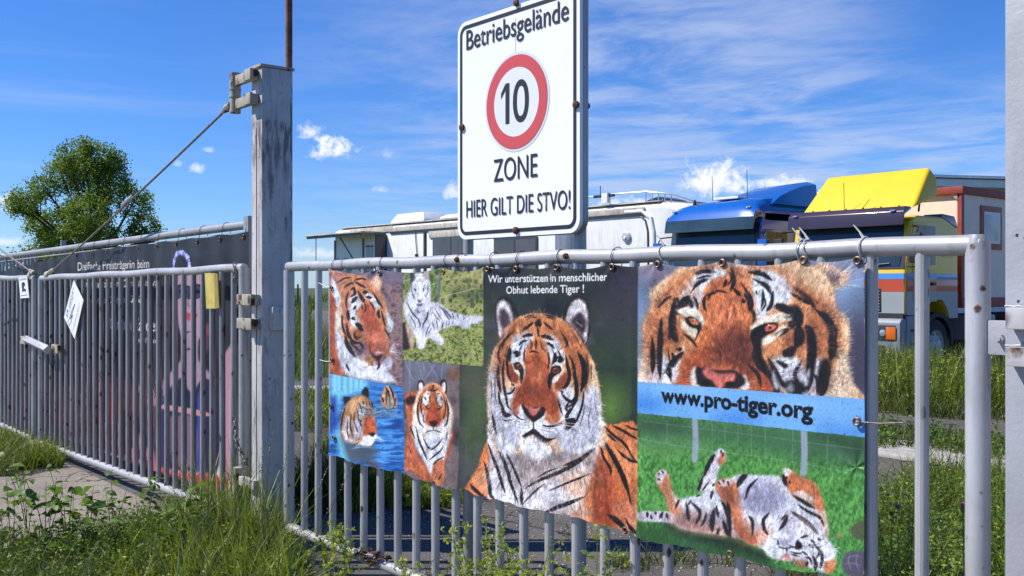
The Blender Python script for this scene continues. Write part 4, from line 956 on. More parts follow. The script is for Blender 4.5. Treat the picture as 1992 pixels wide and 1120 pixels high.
class Painter:
    def __init__(self, U, V):                     # U, V: print coordinates of every mesh vertex
        self.U, self.V = U, V; self.U0 = U[0].copy(); self.Vn = -V
        self.C = np.zeros(U.shape + (3,)); self.o = (0, 0); self.s = 1; self.warp = 0; self.ws = 3.
        self.n1 = {}; self.clip = None; self.fur = np.zeros(U.shape); self.isfur = 0
    def at(self, ox, oy, s): self.o = (ox, oy); self.s = s
    def pt(self, p): return (self.o[0] + p[0] / self.s, self.o[1] + p[1] / self.s)
    def win(self, x0, y0, x1, y1):
        c0 = np.searchsorted(self.U0, x0); c1 = np.searchsorted(self.U0, x1)
        if c1 <= c0: return None
        r0 = 10 ** 9; r1 = -1
        for c in (c0, (c0 + c1) // 2, c1 - 1):
            col = self.Vn[:, c]; r0 = min(r0, np.searchsorted(col, -y1)); r1 = max(r1, np.searchsorted(col, -y0))
        r0 = max(0, r0 - 1); r1 = min(self.U.shape[0], r1 + 1)
        if r1 <= r0 + 1: return None
        return slice(r0, r1), slice(c0, c1)
    def grid(self, w):
        U = self.U[w]; V = self.V[w]
        if self.warp:
            U = U + (fbm(U / self.ws, V / self.ws, 5) - .5) * 2 * self.warp
            V = V + (fbm(U / self.ws, V / self.ws, 9) - .5) * 2 * self.warp
        return U, V
    def lay(self, w, cov, col, a=1.0):
        cov = np.clip(cov, 0, 1) * a
        if self.clip is not None: cov = cov * self.clip[w]
        col = np.array(col, float) / 255.
        self.C[w] = self.C[w] * (1 - cov[..., None]) + col * cov[..., None]
        if self.isfur: self.fur[w] = np.maximum(self.fur[w], cov * self.isfur)
        elif self.isfur == 0: pass
    @staticmethod
    def segd(U, V, pts, closed=True):
        d = np.full(U.shape, 1e9); ins = np.zeros(U.shape, bool)
        n = len(pts)
        for i in range(n if closed else n - 1):
            ax, ay = pts[i]; bx, by = pts[(i + 1) % n]
            dx, dy = bx - ax, by - ay; L = dx * dx + dy * dy + 1e-9
            t = np.clip(((U - ax) * dx + (V - ay) * dy) / L, 0, 1)
            q = (U - ax - t * dx) ** 2 + (V - ay - t * dy) ** 2
            d = np.minimum(d, q)
            if closed:
                c = ((ay > V) != (by > V)) & (U < dx * (V - ay) / (dy if abs(dy) > 1e-9 else 1e-9) + ax)
                ins ^= c
        return np.sqrt(d), ins
    def poly(self, col, s, soft=1.0, a=1.0, smooth=True):
        pts = [self.pt(p) for p in (nums(s) if isinstance(s, str) else s)]
        if smooth and len(pts) > 3:
            pts = [tuple(p) for p in spline(pts + [pts[0]], 3)][:-1]
        xs = [p[0] for p in pts]; ys = [p[1] for p in pts]; m = soft + self.warp + 1
        w = self.win(min(xs) - m, min(ys) - m, max(xs) + m, max(ys) + m)
        if w is None: return
        U, V = self.grid(w); d, ins = self.segd(U, V, pts)
        sd = np.where(ins, d, -d)
        self.lay(w, sd / (2 * soft) + .5, col, a)
    def rect(self, col, x0, y0, x1, y1, soft=.6): self.poly(col, [(x0, y0), (x1, y0), (x1, y1), (x0, y1)], soft, 1, False)
    def line(self, col, s, wd=None, soft=.7, a=1.0, taper=True):
        for one in s.split(';'):
            if not one.strip(): continue
            q = one.split(); wid = float(q[0]) / self.s; pts = [self.pt(p) for p in nums(' '.join(q[1:]))]
            pts = [tuple(p) for p in spline(pts, 4)]
            xs = [p[0] for p in pts]; ys = [p[1] for p in pts]; m = soft + self.warp + wid + 1
            w = self.win(min(xs) - m, min(ys) - m, max(xs) + m, max(ys) + m)
            if w is None: continue
            wk = self.warp; self.warp = wk * .4; U, V = self.grid(w); self.warp = wk; best = np.full(U.shape, -1e9); n = len(pts) - 1
            for i in range(n):
                ax, ay = pts[i]; bx, by = pts[i + 1]; dx, dy = bx - ax, by - ay; L = dx * dx + dy * dy + 1e-9
                t = np.clip(((U - ax) * dx + (V - ay) * dy) / L, 0, 1)
                dist = np.sqrt((U - ax - t * dx) ** 2 + (V - ay - t * dy) ** 2)
                f = (i + t) / n
                r = wid / 2 * (np.clip(1.2 * (4 * f * (1 - f)) ** .8, 0, 1.08) if taper else 1)
                best = np.maximum(best, r - dist)
            if self.isfur > 0 and wid > 1.6 and col is BLK:      # fur darkens to brown around a stripe
                self.lay(w, (best + wid * .45) / (wid * .9 + 1.) , (120, 66, 44), .30)
            if self.isfur > 0 and wid > 2.0:         # hairs break up the edge of a stripe
                hair = fbm((U + V * .35) / .9, (V - U * .35) / 3.2, 41, 2) - .5
                best = best + .3 + hair * min(2.2, wid * .42); soft_ = soft
            else: soft_ = soft
            self.lay(w, best / (2 * soft_) + .5, col, a)
    def ell(self, col, cx, cy, rx, ry, soft=1.0, a=1.0, rot=0):
        cx, cy = self.pt((cx, cy)); rx /= self.s; ry /= self.s; R = max(rx, ry) + soft + self.warp + 1
        w = self.win(cx - R, cy - R, cx + R, cy + R)
        if w is None: return
        U, V = self.grid(w); c, s = math.cos(rot), math.sin(rot)
        x = (U - cx) * c + (V - cy) * s; y = -(U - cx) * s + (V - cy) * c
        k = np.sqrt((x / rx) ** 2 + (y / ry) ** 2)
        self.lay(w, (1 - k) * min(rx, ry) / (2 * soft) + .5, col, a)
    def whisk(self, col, n, cx, cy, a0, a1, l0, l1, rnd, wd=1.6, a=.8):
        for i in range(n):
            an = math.radians(a0 + (a1 - a0) * (i + rnd.random() * .7) / n); l = rnd.uniform(l0, l1)
            x0 = cx + rnd.uniform(-12, 12); y0 = cy + rnd.uniform(-12, 12)
            x1 = x0 + math.cos(an) * l; y1 = y0 + math.sin(an) * l
            mx = (x0 + x1) / 2 + rnd.uniform(-.08, .08) * l; my = (y0 + y1) / 2 - .06 * l
            self.line(col, '%g %g,%g %g,%g %g,%g' % (wd * self.s * .5, x0, y0, mx, my, x1, y1), soft=.5, a=a)
    def hairs(self, s, n, centre, l0, l1, rnd, wd=1.2, a=.55, sway=.35, bend=0., amp=.45):
        """short strokes that take up the colour under them, lighter or darker, fanning out from a centre"""
        P_ = [self.pt(p) for p in nums(s)]; xs = [p[0] for p in P_]; ys = [p[1] for p in P_]; c = self.pt(centre); k = 0; tries = 0
        wo, self.warp, io, self.isfur = self.warp, 0, self.isfur, 0; o, sc, self.o, self.s = self.o, self.s, (0, 0), 1
        while k < n and tries < n * 6:
            tries += 1; x = rnd.uniform(min(xs), max(xs)); y = rnd.uniform(min(ys), max(ys)); ins = False
            for i in range(len(P_)):
                x0, y0 = P_[i]; x1, y1 = P_[(i + 1) % len(P_)]
                if (y0 > y) != (y1 > y) and x < (x1 - x0) * (y - y0) / (y1 - y0 + 1e-9) + x0: ins = not ins
            if not ins: continue
            ci = min(max(np.searchsorted(self.U0, x), 0), self.U.shape[1] - 1); ri = min(max(np.searchsorted(self.Vn[:, ci], -y), 0), self.U.shape[0] - 1)
            b = self.C[ri, ci] * 255; an = math.atan2(y - c[1], x - c[0]) + rnd.uniform(-sway, sway) + bend; l = rnd.uniform(l0, l1) / sc
            f = 1 + rnd.uniform(-amp, amp); col = np.clip(b * f + (12 if f > 1 else 0), 0, 250)
            self.line(col, '%g %g,%g %g,%g' % (wd, x, y, x + math.cos(an) * l, y + math.sin(an) * l), soft=.45, a=a); k += 1
        self.warp, self.isfur, self.o, self.s = wo, io, o, sc
    def mottle(self, x0, y0, x1, y1, cols, sc, seed, ax=1., ay=1., a=.5, contrast=2.2):
        w = self.win(x0, y0, x1, y1)
        if w is None: return
        n = np.clip((fbm(self.U[w] / (sc * ax), self.V[w] / (sc * ay), seed, 4) - .5) * contrast + .5, 0, 1)
        k = n * (len(cols) - 1); i = np.clip(k.astype(int), 0, len(cols) - 2); f = (k - i)[..., None]
        cc = np.array(cols, float) / 255.; t = cc[i] * (1 - f) + cc[i + 1] * f
        m = (a * ((self.U[w] >= x0) & (self.U[w] <= x1) & (self.V[w] >= y0) & (self.V[w] <= y1)))[..., None]
        if self.clip is not None: m = m * self.clip[w][..., None]
        self.C[w] = self.C[w] * (1 - m) + t * m
    def text(self, s, col, x0, y0, x1, y1, h0, h1, bold=0., shear=0., align=None):
        """letters whose baseline runs (x0,y0)-(x1,y1), capital height h0 at the start and h1 at the end"""
        segs, wid, cap = text_outline(s, bold, shear)
        E_ = []
        for (ax, ay, bx, by) in segs:
            r = []
            for (u, v) in ((ax, ay), (bx, by)):
                # perspective-like advance along the line
                f = u / wid; k = h1 / h0; g = f * 1. / (1. + (1 - f) * (k - 1)) if abs(k - 1) > 1e-3 else f
                hh = h0 + (h1 - h0) * g
                r += [x0 + (x1 - x0) * g, y0 + (y1 - y0) * g - v / cap * hh]
            E_.append(r)
        E_ = np.array(E_); step = 14.
        x = E_[:, [0, 2]].min()
        xe = E_[:, [0, 2]].max(); ya = E_[:, [1, 3]].min() - 2; yb = E_[:, [1, 3]].max() + 2
        while x < xe + 1:
            w = self.win(x, ya, x + step, yb)
            if w is not None:
                U, V = self.U[w], self.V[w]
                sel = E_[(E_[:, [0, 2]].max(1) > x - 4) & (E_[:, [0, 2]].min(1) < x + step + 4)]
                d = np.full(U.shape, 1e9); ins = np.zeros(U.shape, bool)
                for ax, ay, bx, by in sel:
                    dx, dy = bx - ax, by - ay; L = dx * dx + dy * dy + 1e-9
                    t = np.clip(((U - ax) * dx + (V - ay) * dy) / L, 0, 1)
                    d = np.minimum(d, (U - ax - t * dx) ** 2 + (V - ay - t * dy) ** 2)
                    if abs(dx) > 1e-9: ins ^= ((ax > U) != (bx > U)) & (V < dy * (U - ax) / dx + ay)
                d = np.sqrt(d); cov = np.clip(np.where(ins, d, -d) / 1.1 + .5, 0, 1)
                cov = cov * ((U >= x) & (U < x + step))
                self.lay(w, cov, col)
            x += step

def text_outline(s, bold, shear=0.):
    cu = bpy.data.curves.new('lettering_outline', 'FONT'); cu.body = s; cu.resolution_u = 3; cu.fill_mode = 'NONE'; cu.offset = bold; cu.shear = shear
    cu.fill_mode = 'FRONT'
    ob = bpy.data.objects.new('lettering_outline', cu); SC.collection.objects.link(ob)
    dg = bpy.context.evaluated_depsgraph_get(); me = ob.evaluated_get(dg).to_mesh()
    V = np.array([v.co[:2] for v in me.vertices])
    cnt = {}
    for p in me.polygons:
        for k in p.edge_keys: cnt[k] = cnt.get(k, 0) + 1
    segs = [(V[a][0], V[a][1], V[b][0], V[b][1]) for (a, b), c in cnt.items() if c == 1]
    x0 = V[:, 0].min(); wid = V[:, 0].max() - x0
    segs = [(a - x0, b, c - x0, d) for a, b, c, d in segs]
    ob.evaluated_get(dg).to_mesh_clear()
    bpy.data.objects.remove(ob); bpy.data.curves.remove(cu)
    return segs, wid, CAP

ORG = (214, 126, 76); ORD = (186, 88, 52); BRN = (140, 70, 46); TAN = (222, 184, 148); WHT = (216, 219, 230); BLK = (34, 31, 38); GRY = (150, 150, 168); CRM = (232, 218, 200)

def paint_tiger_banner(U, V):
    p = Painter(U, V); rnd = random.Random(4)
    p.C[:] = np.array((46, 54, 54)) / 255.
    # ============ centre picture background
    p.mottle(893, 500, 1244, 1080, [(34, 38, 46), (52, 58, 62), (52, 66, 52), (80, 80, 88)], 60, 3, a=1)
    p.at(0, 0, 1)
    for c, x, y, rx, ry, a in (((70, 62, 80), 1215, 590, 55, 90, .7), ((66, 82, 68), 925, 680, 45, 60, .5), ((56, 84, 54), 1205, 720, 45, 90, .5), ((104, 134, 78), 925, 800, 30, 90, .6), ((118, 160, 60), 1190, 795, 26, 40, .7), ((110, 92, 92), 915, 745, 30, 25, .5), ((42, 52, 46), 1110, 560, 60, 30, .6), ((96, 98, 92), 1090, 535, 60, 20, .4)):
        p.ell(c, x, y, rx, ry, soft=24, a=a)
    # ---- body
    p.warp = 2.2; p.ws = 4.
    p.at(900, 780, 4.307); p.isfur = 1
    p.poly(ORG, '1120,260 1180,190 1260,196 1500,252 1500,1200 1380,1120 1240,1060 1000,1010 880,900 1000,500', 2)
    p.poly((226, 150, 104), '1200,240 1500,300 1500,560 1400,640 1240,420', 8, .6)
    p.poly((172, 78, 52), '1130,480 1220,520 1260,760 1240,1060 1100,1040 1110,700', 7, .7)
    p.poly((222, 170, 142), '1240,860 1400,820 1480,920 1450,1120 1300,1090', 8, .6)
    p.poly(ORG, '230,300 160,400 110,580 30,720 20,760 100,800 250,840 340,700 300,480', 2)
    p.poly((230, 168, 130), '150,560 220,600 250,760 130,720 90,640', 7, .6)
    p.poly((214, 212, 218), '200,200 205,340 230,560 245,820 420,870 540,905 700,945 860,965 960,900 1010,830 1070,640 1120,480 1165,300 1160,150 600,100', 2.5)
    p.poly((186, 164, 154), '420,380 700,420 940,420 1080,380 1060,520 800,640 560,720 470,640', 9, .6)
    p.poly((224, 178, 150), '800,640 1060,590 1010,820 900,800', 9, .75)
    p.poly((228, 230, 238), '240,560 400,620 480,860 330,850 260,760', 7, .7)
    p.poly(CRM, '860,900 1000,850 1060,960 960,1000 880,960', 5, .6)
    for x_, y_, rx_, ry_, c_, al in ((640, 470, 330, 90, (110, 96, 100), .5), (520, 640, 120, 120, (120, 108, 116), .45), (300, 620, 110, 160, (150, 140, 150), .3), (1100, 560, 60, 220, (110, 70, 60), .45), (880, 930, 200, 60, (120, 90, 90), .4), (1300, 900, 160, 180, (150, 60, 36), .35), (1330, 300, 180, 60, (150, 70, 40), .3)):
        p.ell(c_, x_, y_, rx_, ry_, soft=12, a=al)
    p.line(BLK, '26 1135,365 1060,430 960,510 820,590 640,670 540,730;30 1020,800 900,850 800,890 700,935;14 1060,610 960,650 850,695 740,748;14 700,690 640,740 580,800 530,860;12 640,640 720,590 800,560;'
                '26 165,500 210,600 240,700 260,780 310,838;20 205,350 250,470 300,580 340,690 375,780;26 215,240 300,400 370,560 420,700 490,850;16 330,360 400,500 470,640 510,720;22 70,690 110,740 170,785 230,810;'
                '22 510,720 515,800 530,870;24 1090,400 1000,470 900,520 840,540;'
                '40 1180,330 1250,450 1320,580 1370,700 1430,860;18 1150,350 1180,480 1230,560 1240,640;20 1170,200 1260,280 1360,360 1460,510;18 1250,200 1350,250 1470,320;16 1160,240 1240,300 1290,340;14 1360,200 1430,230 1500,250;26 1370,980 1430,1060 1480,1120;40 1200,950 1260,990 1330,1040 1400,1090;20 1290,400 1380,480 1500,520')
    p.line((140, 60, 40), '10 1090,640 1060,740 1010,810;12 1120,560 1110,700 1100,860;8 1190,640 1200,800 1190,960', soft=2, a=.6)
    # ---- head
    p.at(940, 560, 4.308); p.warp = 1.6; p.ws = 3.
    for sx in (0, 1):
        if not sx:
            p.poly((44, 34, 36), '150,450 108,300 98,190 112,110 160,70 215,84 270,150 300,240 260,320', 1.2)
            p.poly((214, 206, 212), '140,420 118,280 116,180 130,120 170,100 210,130 240,200 250,280 200,350', 3)
            p.poly((60, 42, 50), '170,360 140,290 145,200 175,170 215,220 230,300', 4, .85)
            p.line(WHT, '10 130,330 140,380 155,420;6 190,120 215,170 240,230;5 170,110 200,160 225,230;5 150,110 150,150 170,190', soft=.8, a=.8)
        else:
            p.poly((44, 34, 36), '830,500 890,400 895,240 880,130 830,72 770,66 710,110 670,200 640,270 740,340', 1.2)
            p.poly((208, 202, 206), '850,440 872,380 880,240 860,140 820,98 780,96 730,140 700,230 690,270 760,330', 3)
            p.poly((54, 36, 44), '830,400 750,310 740,260 790,210 830,210 862,290 850,360', 4, .9)
            p.line(WHT, '6 800,100 790,170 760,240;6 830,120 820,180 850,230;6 760,120 740,190 730,250;9 850,370 865,420 845,470;5 780,280 800,300 840,330;7 730,150 710,200 700,260', soft=.8, a=.8)
    p.poly(TAN, '150,440 95,500 60,620 38,760 28,900 36,1100 80,1300 200,1380 1000,1330 990,1100 985,900 955,740 915,600 850,490 780,370 700,290 620,245 470,212 330,232 230,300', 2)
    p.poly((206, 132, 84), '200,360 240,300 330,240 470,220 620,255 700,300 780,390 860,520 900,640 880,760 830,860 700,700 600,560 480,540 330,560 200,700 130,720 110,560', 5)
    # cheeks white
    p.poly((206, 210, 224), '60,720 110,700 130,860 160,1000 250,1100 320,1300 200,1400 90,1280 50,1000', 5)
    p.poly((206, 210, 224), '850,860 930,820 975,950 985,1200 930,1330 700,1380 620,1250 700,1100 800,1000', 6)
    p.poly((206, 210, 224), '250,420 320,370 420,390 400,450 360,540 350,640 250,640 225,560', 4)
    p.poly((216, 220, 232), '500,390 600,400 660,520 690,620 600,660 560,620 540,520', 4)
    p.poly((214, 218, 230), '160,820 240,860 300,860 250,960 260,1080 180,1040 150,930', 4)
    p.poly((214, 218, 230), '640,860 720,810 760,900 800,920 820,1000 720,1100 640,1080 610,930', 4)
    # face
    p.poly(ORG, '360,520 440,440 520,520 560,640 540,760 380,740 340,620', 5)
    p.poly((150, 72, 48), '210,640 260,640 300,730 290,800 230,770 205,700', 3)
    p.poly((150, 76, 50), '600,790 700,690 720,760 680,850 600,850', 4)
    p.poly((170, 84, 52), '350,620 440,560 540,640 560,800 620,920 640,1040 620,1160 520,1150 300,1060 250,1040 250,940 300,820 350,740', 5)
    p.poly((132, 64, 44), '330,800 430,760 560,830 600,940 540,990 380,960 300,930', 10, .6)
    p.poly((206, 128, 88), '390,700 440,640 520,720 500,800 420,790', 10, .6)
    p.poly((226, 168, 110), '620,1080 650,1130 760,1150 780,1180 650,1170', 4, .0)
    # muzzle white
    p.poly(WHT, '300,1000 330,980 370,1090 420,1120 520,1030 530,1080 620,1170 640,1210 560,1240 430,1200 330,1220 240,1160 240,1100 300,1060', 3)
    p.poly(WHT, '240,1110 330,1100 420,1130 530,1100 640,1150 670,1180 600,1250 470,1230 425,1180 340,1240 290,1200', 3)
    p.poly((196, 122, 84), '520,1070 600,1060 640,1110 600,1150 530,1120', 3, .8)
    # chin
    p.poly((40, 32, 36), '330,1240 380,1210 425,1185 470,1220 520,1250 560,1280 500,1300 420,1230 350,1260', 2)
    p.poly((226, 230, 240), '330,1270 420,1245 500,1290 560,1330 560,1400 460,1420 360,1400 320,1330', 6)
    def face_c():
        # nose
        p.poly((42, 32, 36), '325,980 335,970 370,1010 430,1000 500,1000 520,1010 515,1060 450,1110 420,1120 380,1085 345,1040', 1.2)
        p.poly((206, 118, 108), '350,985 400,1000 440,1008 480,1000 470,1030 430,1075 400,1060 375,1020', 2)
        p.line(BLK, '8 425,1110 425,1190;14 425,1180 380,1215 330,1245;16 425,1180 480,1230 540,1270 600,1260;8 260,1040 280,1070 320,1100 350,1105;12 500,1150 560,1160 620,1150 660,1130', soft=.8)
        # eyes
        p.poly(CRM, '245,625 330,625 350,700 330,740 270,700', 2)
        p.poly(BLK, '255,630 300,620 335,660 340,720 320,800 305,700 270,680', 1.2)
        p.ell((120, 62, 46), 302, 658, 24, 26, 1); p.ell((24, 18, 20), 304, 656, 9, 9, 1); p.ell((240, 220, 220), 297, 646, 4, 4, .6)
        p.poly(CRM, '560,700 620,650 665,670 650,720 590,800 570,760', 2)
        p.poly(BLK, '560,700 580,660 640,655 650,700 600,735 575,770 560,850 540,800 545,740', 1.2)
        p.ell((140, 66, 56), 605, 690, 30, 26, 1); p.ell((26, 18, 20), 606, 690, 10, 10, 1); p.ell((240, 220, 220), 597, 676, 4.5, 4, .6)
    face_c()
    # forehead marks
    p.poly(BLK, '430,290 465,258 485,290 480,320 440,322', 1.5)
    p.line(BLK, '18 420,290 380,320 330,360;16 505,285 540,320 580,350;26 330,410 370,395 420,392;30 480,400 530,410 585,435;16 300,480 330,450 375,440;18 525,455 560,475 595,510;14 455,320 460,380 470,410;10 440,420 445,470 440,520;'
                '8 390,430 410,470 400,520;8 480,440 490,490 520,540;10 350,500 345,560 345,620;12 540,540 550,600 540,680;8 570,500 590,560 570,640;34 260,540 290,550 280,580;24 235,500 225,560 225,620;40 620,580 650,600 620,610;18 600,540 600,600 575,640;'
                '12 390,540 420,530 470,545;8 330,470 310,520 315,570;10 620,520 640,560 650,600;8 450,250 400,245 360,270;8 520,245 560,250 600,270;10 500,225 560,235 610,255;10 420,225 380,235 350,250')
    for x_, y_, rx_, ry_, c_, al in ((100, 900, 50, 260, (150, 146, 160), .45), (200, 1130, 90, 130, (140, 140, 158), .45), (880, 1100, 90, 200, (140, 140, 158), .4), (700, 1230, 140, 90, (140, 138, 154), .4), (800, 650, 60, 180, (160, 84, 46), .6), (150, 620, 40, 180, (150, 80, 50), .6), (640, 380, 110, 60, (150, 84, 50), .4), (300, 360, 60, 60, (150, 84, 50), .4)):
        p.ell(c_, x_, y_, rx_, ry_, soft=12, a=al)
    p.line(BLK, '26 690,560 700,640 720,740 690,820 655,840;30 745,620 765,740 780,850 760,960 700,1000;44 790,530 840,640 845,760 810,880;16 720,560 760,660 775,760;22 650,880 690,930 740,950 770,900;16 840,860 830,960 790,1080 740,1160;24 760,980 700,1060 690,1130;10 620,920 640,1000 660,1060;14 720,940 690,1000 700,1040;12 640,860 670,880;60 760,1110 720,1130 700,1180;16 600,540 610,620')
    p.line(BLK, '16 230,480 205,600 215,720 245,790;20 180,600 170,720 185,860 215,980;28 130,640 125,760 150,880;14 150,460 130,560 150,640;20 130,860 140,950 190,1030;14 195,880 240,880 275,830;12 240,800 270,820;34 155,1000 190,1060 240,1060;14 200,900 210,980 240,1020;14 150,520 190,430 260,360;18 70,1060 90,1140 110,1240;10 160,1100 200,1110 260,1100;14 640,350 700,470 680,500;8 660,380 700,440 720,520', a=.92)
    p.line((120, 64, 48), '14 620,300 700,400 760,500;12 300,300 240,380 200,470', soft=2, a=.5)
    p.line(BLK, '4 270,1110 320,1125 390,1130;4 270,1135 330,1150 400,1150;4 290,1165 340,1175 400,1165;4 470,1150 530,1175 620,1180;4 480,1180 540,1200 600,1205;3 380,1300 430,1290 490,1300;3 390,1315 440,1310 500,1320', soft=.6, a=.6)
    p.hairs('150,440 60,620 28,900 36,1100 120,1300 240,1380 230,1100 120,900 200,640 300,400 470,230 620,255 780,390 900,600 880,860 820,1000 740,1180 900,1330 990,1100 985,900 915,600 850,490 700,270 470,205 230,290', 900, (425, 800), 24, 62, rnd, 1.0, .42, amp=.35)
    p.hairs('300,300 640,300 800,640 760,1000 640,1100 250,1050 150,700', 500, (425, 1000), 18, 44, rnd, 1., .45, amp=.35)
    p.at(900, 780, 4.307)
    p.hairs('200,200 500,250 900,250 1160,150 1120,480 1010,830 900,930 520,900 245,820 210,400', 600, (590, -300), 50, 120, rnd, 1.2, .45, amp=.28)
    p.hairs('1120,260 1260,196 1500,252 1500,1200 1240,1060 1000,1010 1060,620', 380, (700, -400), 30, 80, rnd, 1.1, .4, amp=.3)
    p.at(940, 560, 4.308)
    p.warp = .6; p.line(BLK, '12 860,560 880,700 850,860;9 900,640 905,760;7 60,760 70,860 60,960;8 100,720 95,860 110,980;7 900,1000 880,1100 890,1200;8 850,960 830,1080 800,1160;6 930,900 940,1040;6 60,1000 80,1100;9 180,420 140,500 120,580;8 230,360 180,450 160,540;7 720,330 790,440 830,520', soft=.8, a=.6)
    p.line((120, 60, 40), '5 700,300 760,370 800,440;5 300,280 250,330 210,400;4 400,430 395,520;4 480,440 490,520;4 420,560 425,700;4 460,560 455,700', soft=.8, a=.6)
    p.warp = .5; face_c()
    p.isfur = 0; p.warp = 0
    p.whisk((240, 240, 246), 9, 300, 1150, 150, 215, 90, 190, rnd); p.whisk((240, 240, 246), 12, 600, 1150, -40, 60, 100, 230, rnd)
    # ============ caption
    p.at(0, 0, 1)
    p.text('Wir unterstützen in menschlicher', (248, 248, 250), 951, 549.5, 1182, 545.5, 14., 15.2, .012)
    p.text('Obhut lebende Tiger !', (245, 245, 248), 985, 571, 1136, 568.5, 14., 15., .012)
    # ============ upper left picture : tiger looking down
    clip0 = np.clip((783.5 - (U)) / 1.2 + .5, 0, 1) * np.clip(((727 + (U - 641) * .178) - V) / 1.2 + .5, 0, 1); p.clip = clip0
    p.mottle(600, 480, 784, 770, [(96, 76, 92), (132, 106, 118), (162, 134, 130), (112, 84, 92)], 9, 21, a=1)
    p.poly((126, 116, 142), '640,505 784,505 784,548 730,545 690,530 650,540', 10, .85)
    p.at(640, 510, 4.766); p.warp = .9; p.isfur = 1
    p.poly((176, 92, 64), '-20,240 60,300 90,500 60,700 120,980 160,1040 -20,1020', 2)
    p.poly((196, 130, 110), '0,40 100,30 200,90 130,150 30,190', 4, .8)
    p.poly((228, 190, 160), '380,170 440,120 490,150 480,240 450,290 400,260', 3)
    p.poly((34, 32, 48), '390,90 460,55 430,90 400,110', 1.5)
    p.poly((208, 138, 100), '100,140 200,105 330,130 400,200 480,290 530,400 560,500 590,560 560,640 500,640 300,700 120,720 80,420 80,240', 3)
    p.poly((216, 220, 232), '20,180 40,150 80,230 110,330 100,410 70,410 60,350 30,280', 2)
    p.poly((214, 218, 230), '60,480 100,420 110,640 160,760 250,860 330,920 440,960 560,1040 600,1120 200,1060 120,960 70,760', 4)
    p.poly((236, 222, 204), '70,460 110,420 120,600 100,640 70,620', 4, .8)
    p.poly((214, 220, 232), '190,330 260,300 300,400 250,450 270,520 310,600 320,680 240,640 200,560 190,440', 3)
    p.poly((212, 220, 234), '340,270 440,330 460,420 430,440 400,360 340,330', 3)
    p.poly((190, 214, 232), '530,440 575,520 600,600 560,650 540,600', 3)
    p.poly((180, 90, 64), '300,400 400,390 440,520 500,640 540,760 530,840 470,880 400,850 340,760 320,600 290,500', 4)
    p.poly((206, 128, 106), '330,640 430,640 500,720 520,800 440,830 380,740', 8, .8)
    p.poly((176, 108, 66), '230,600 300,620 310,720 260,740 230,690', 3)
    p.poly((190, 130, 100), '490,640 540,660 560,760 560,860 520,870 520,740', 3)
    p.poly((216, 214, 232), '320,860 400,900 450,960 520,900 560,880 580,960 520,1010 440,1000 360,990 300,940', 3)
    p.poly((178, 120, 72), '335,870 400,880 415,950 370,955 335,920', 2)
    p.poly((52, 34, 36), '400,855 440,870 490,855 470,900 458,925 430,895', 1.4); p.ell((214, 206, 222), 462, 836, 30, 12, 2)
    p.line(BLK, '14 458,920 462,960 440,1000;18 240,180 300,215 340,235;20 200,260 230,240 240,290 200,320;26 210,380 240,340 260,320;16 230,440 250,400;28 310,280 360,275;22 340,320 400,330;26 270,270 310,340 330,370;16 140,235 200,195 220,200;14 240,165 300,150 350,165;10 80,190 140,150 200,140;'
                '14 180,270 160,360 165,430;28 175,440 180,500 190,540;14 120,480 130,600 170,700;24 165,560 180,660 230,740 290,745;20 235,510 220,520 245,530;40 250,570 280,590 310,640;34 150,680 180,780 250,880;14 260,740 300,760 320,800;12 200,740 250,790 290,830;10 230,660 240,700 280,720;'
                '22 460,440 455,480 470,520;12 480,440 500,520 520,600;12 430,310 470,380 500,430;14 400,270 440,340 465,400;12 370,360 400,400 420,440;10 330,370 340,430 320,470;10 300,400 310,440;10 510,610 560,700;8 370,760 390,840 420,900;14 160,940 190,1010;12 240,640 250,690 290,700', a=.92)
    p.warp = 0; p.isfur = 0
    p.whisk((236, 226, 230), 12, 370, 930, 90, 165, 100, 170, rnd); p.whisk((240, 226, 226), 16, 560, 830, -70, 45, 60, 140, rnd)
    # ============ white tiger on grass
    top2 = 700 + (U - 782) * .078
    p.clip = np.clip((U - 783.5) / 1.2 + .5, 0, 1) * np.clip((940.5 - U) / 1.2 + .5, 0, 1) * np.clip((top2 - V) / 1.2 + .5, 0, 1)
    p.mottle(780, 480, 945, 730, [(64, 78, 50), (116, 134, 60), (164, 176, 92), (176, 164, 120), (92, 108, 66)], 8, 31, ax=1, ay=1.2, a=1)
    p.at(770, 510, 5.333)
    p.poly((86, 118, 64), '60,60 420,80 420,400 330,420 90,380', 14, .5); p.poly((70, 86, 58), '560,280 960,260 960,380 760,400', 14, .6)
    p.poly((196, 176, 120), '500,80 900,80 900,200 600,200', 18, .45)
    p.mottle(783, 628, 945, 730, [(60, 60, 40), (120, 134, 70), (178, 196, 104), (140, 120, 100)], 4, 33, a=.7)
    p.line((206, 204, 170), '6 30,215 100,190 160,180;6 380,230 560,180 800,120;6 430,380 600,330 820,270;5 60,360 120,345', taper=False, soft=.6, a=.8)
    p.poly((112, 118, 132), '455,95 480,95 450,400 425,405', 1, 1, False)
    p.warp = 1; p.isfur = .8
    p.poly((60, 44, 50), '66,630 110,640 150,870 80,910 66,800', 2); p.poly((190, 170, 150), '100,640 150,640 190,720 185,860 150,880', 2)
    p.poly((206, 208, 222), '330,410 440,420 560,490 700,545 880,555 905,590 860,635 770,640 760,690 690,690 640,655 470,700 400,740 360,600', 2)
    p.poly((214, 216, 228), '80,450 110,350 160,250 180,140 240,115 310,130 350,200 365,330 360,420 420,520 480,640 440,720 500,800 490,860 440,850 340,780 300,880 240,890 200,760 130,640 90,540', 2)
    p.poly((182, 186, 202), '200,440 320,430 330,560 280,700 230,600', 8, .6)
    p.poly((70, 70, 88), '155,200 150,110 180,110 205,160 175,205', 1.2); p.poly((206, 180, 196), '300,160 300,90 325,80 345,110 345,180', 1.5)
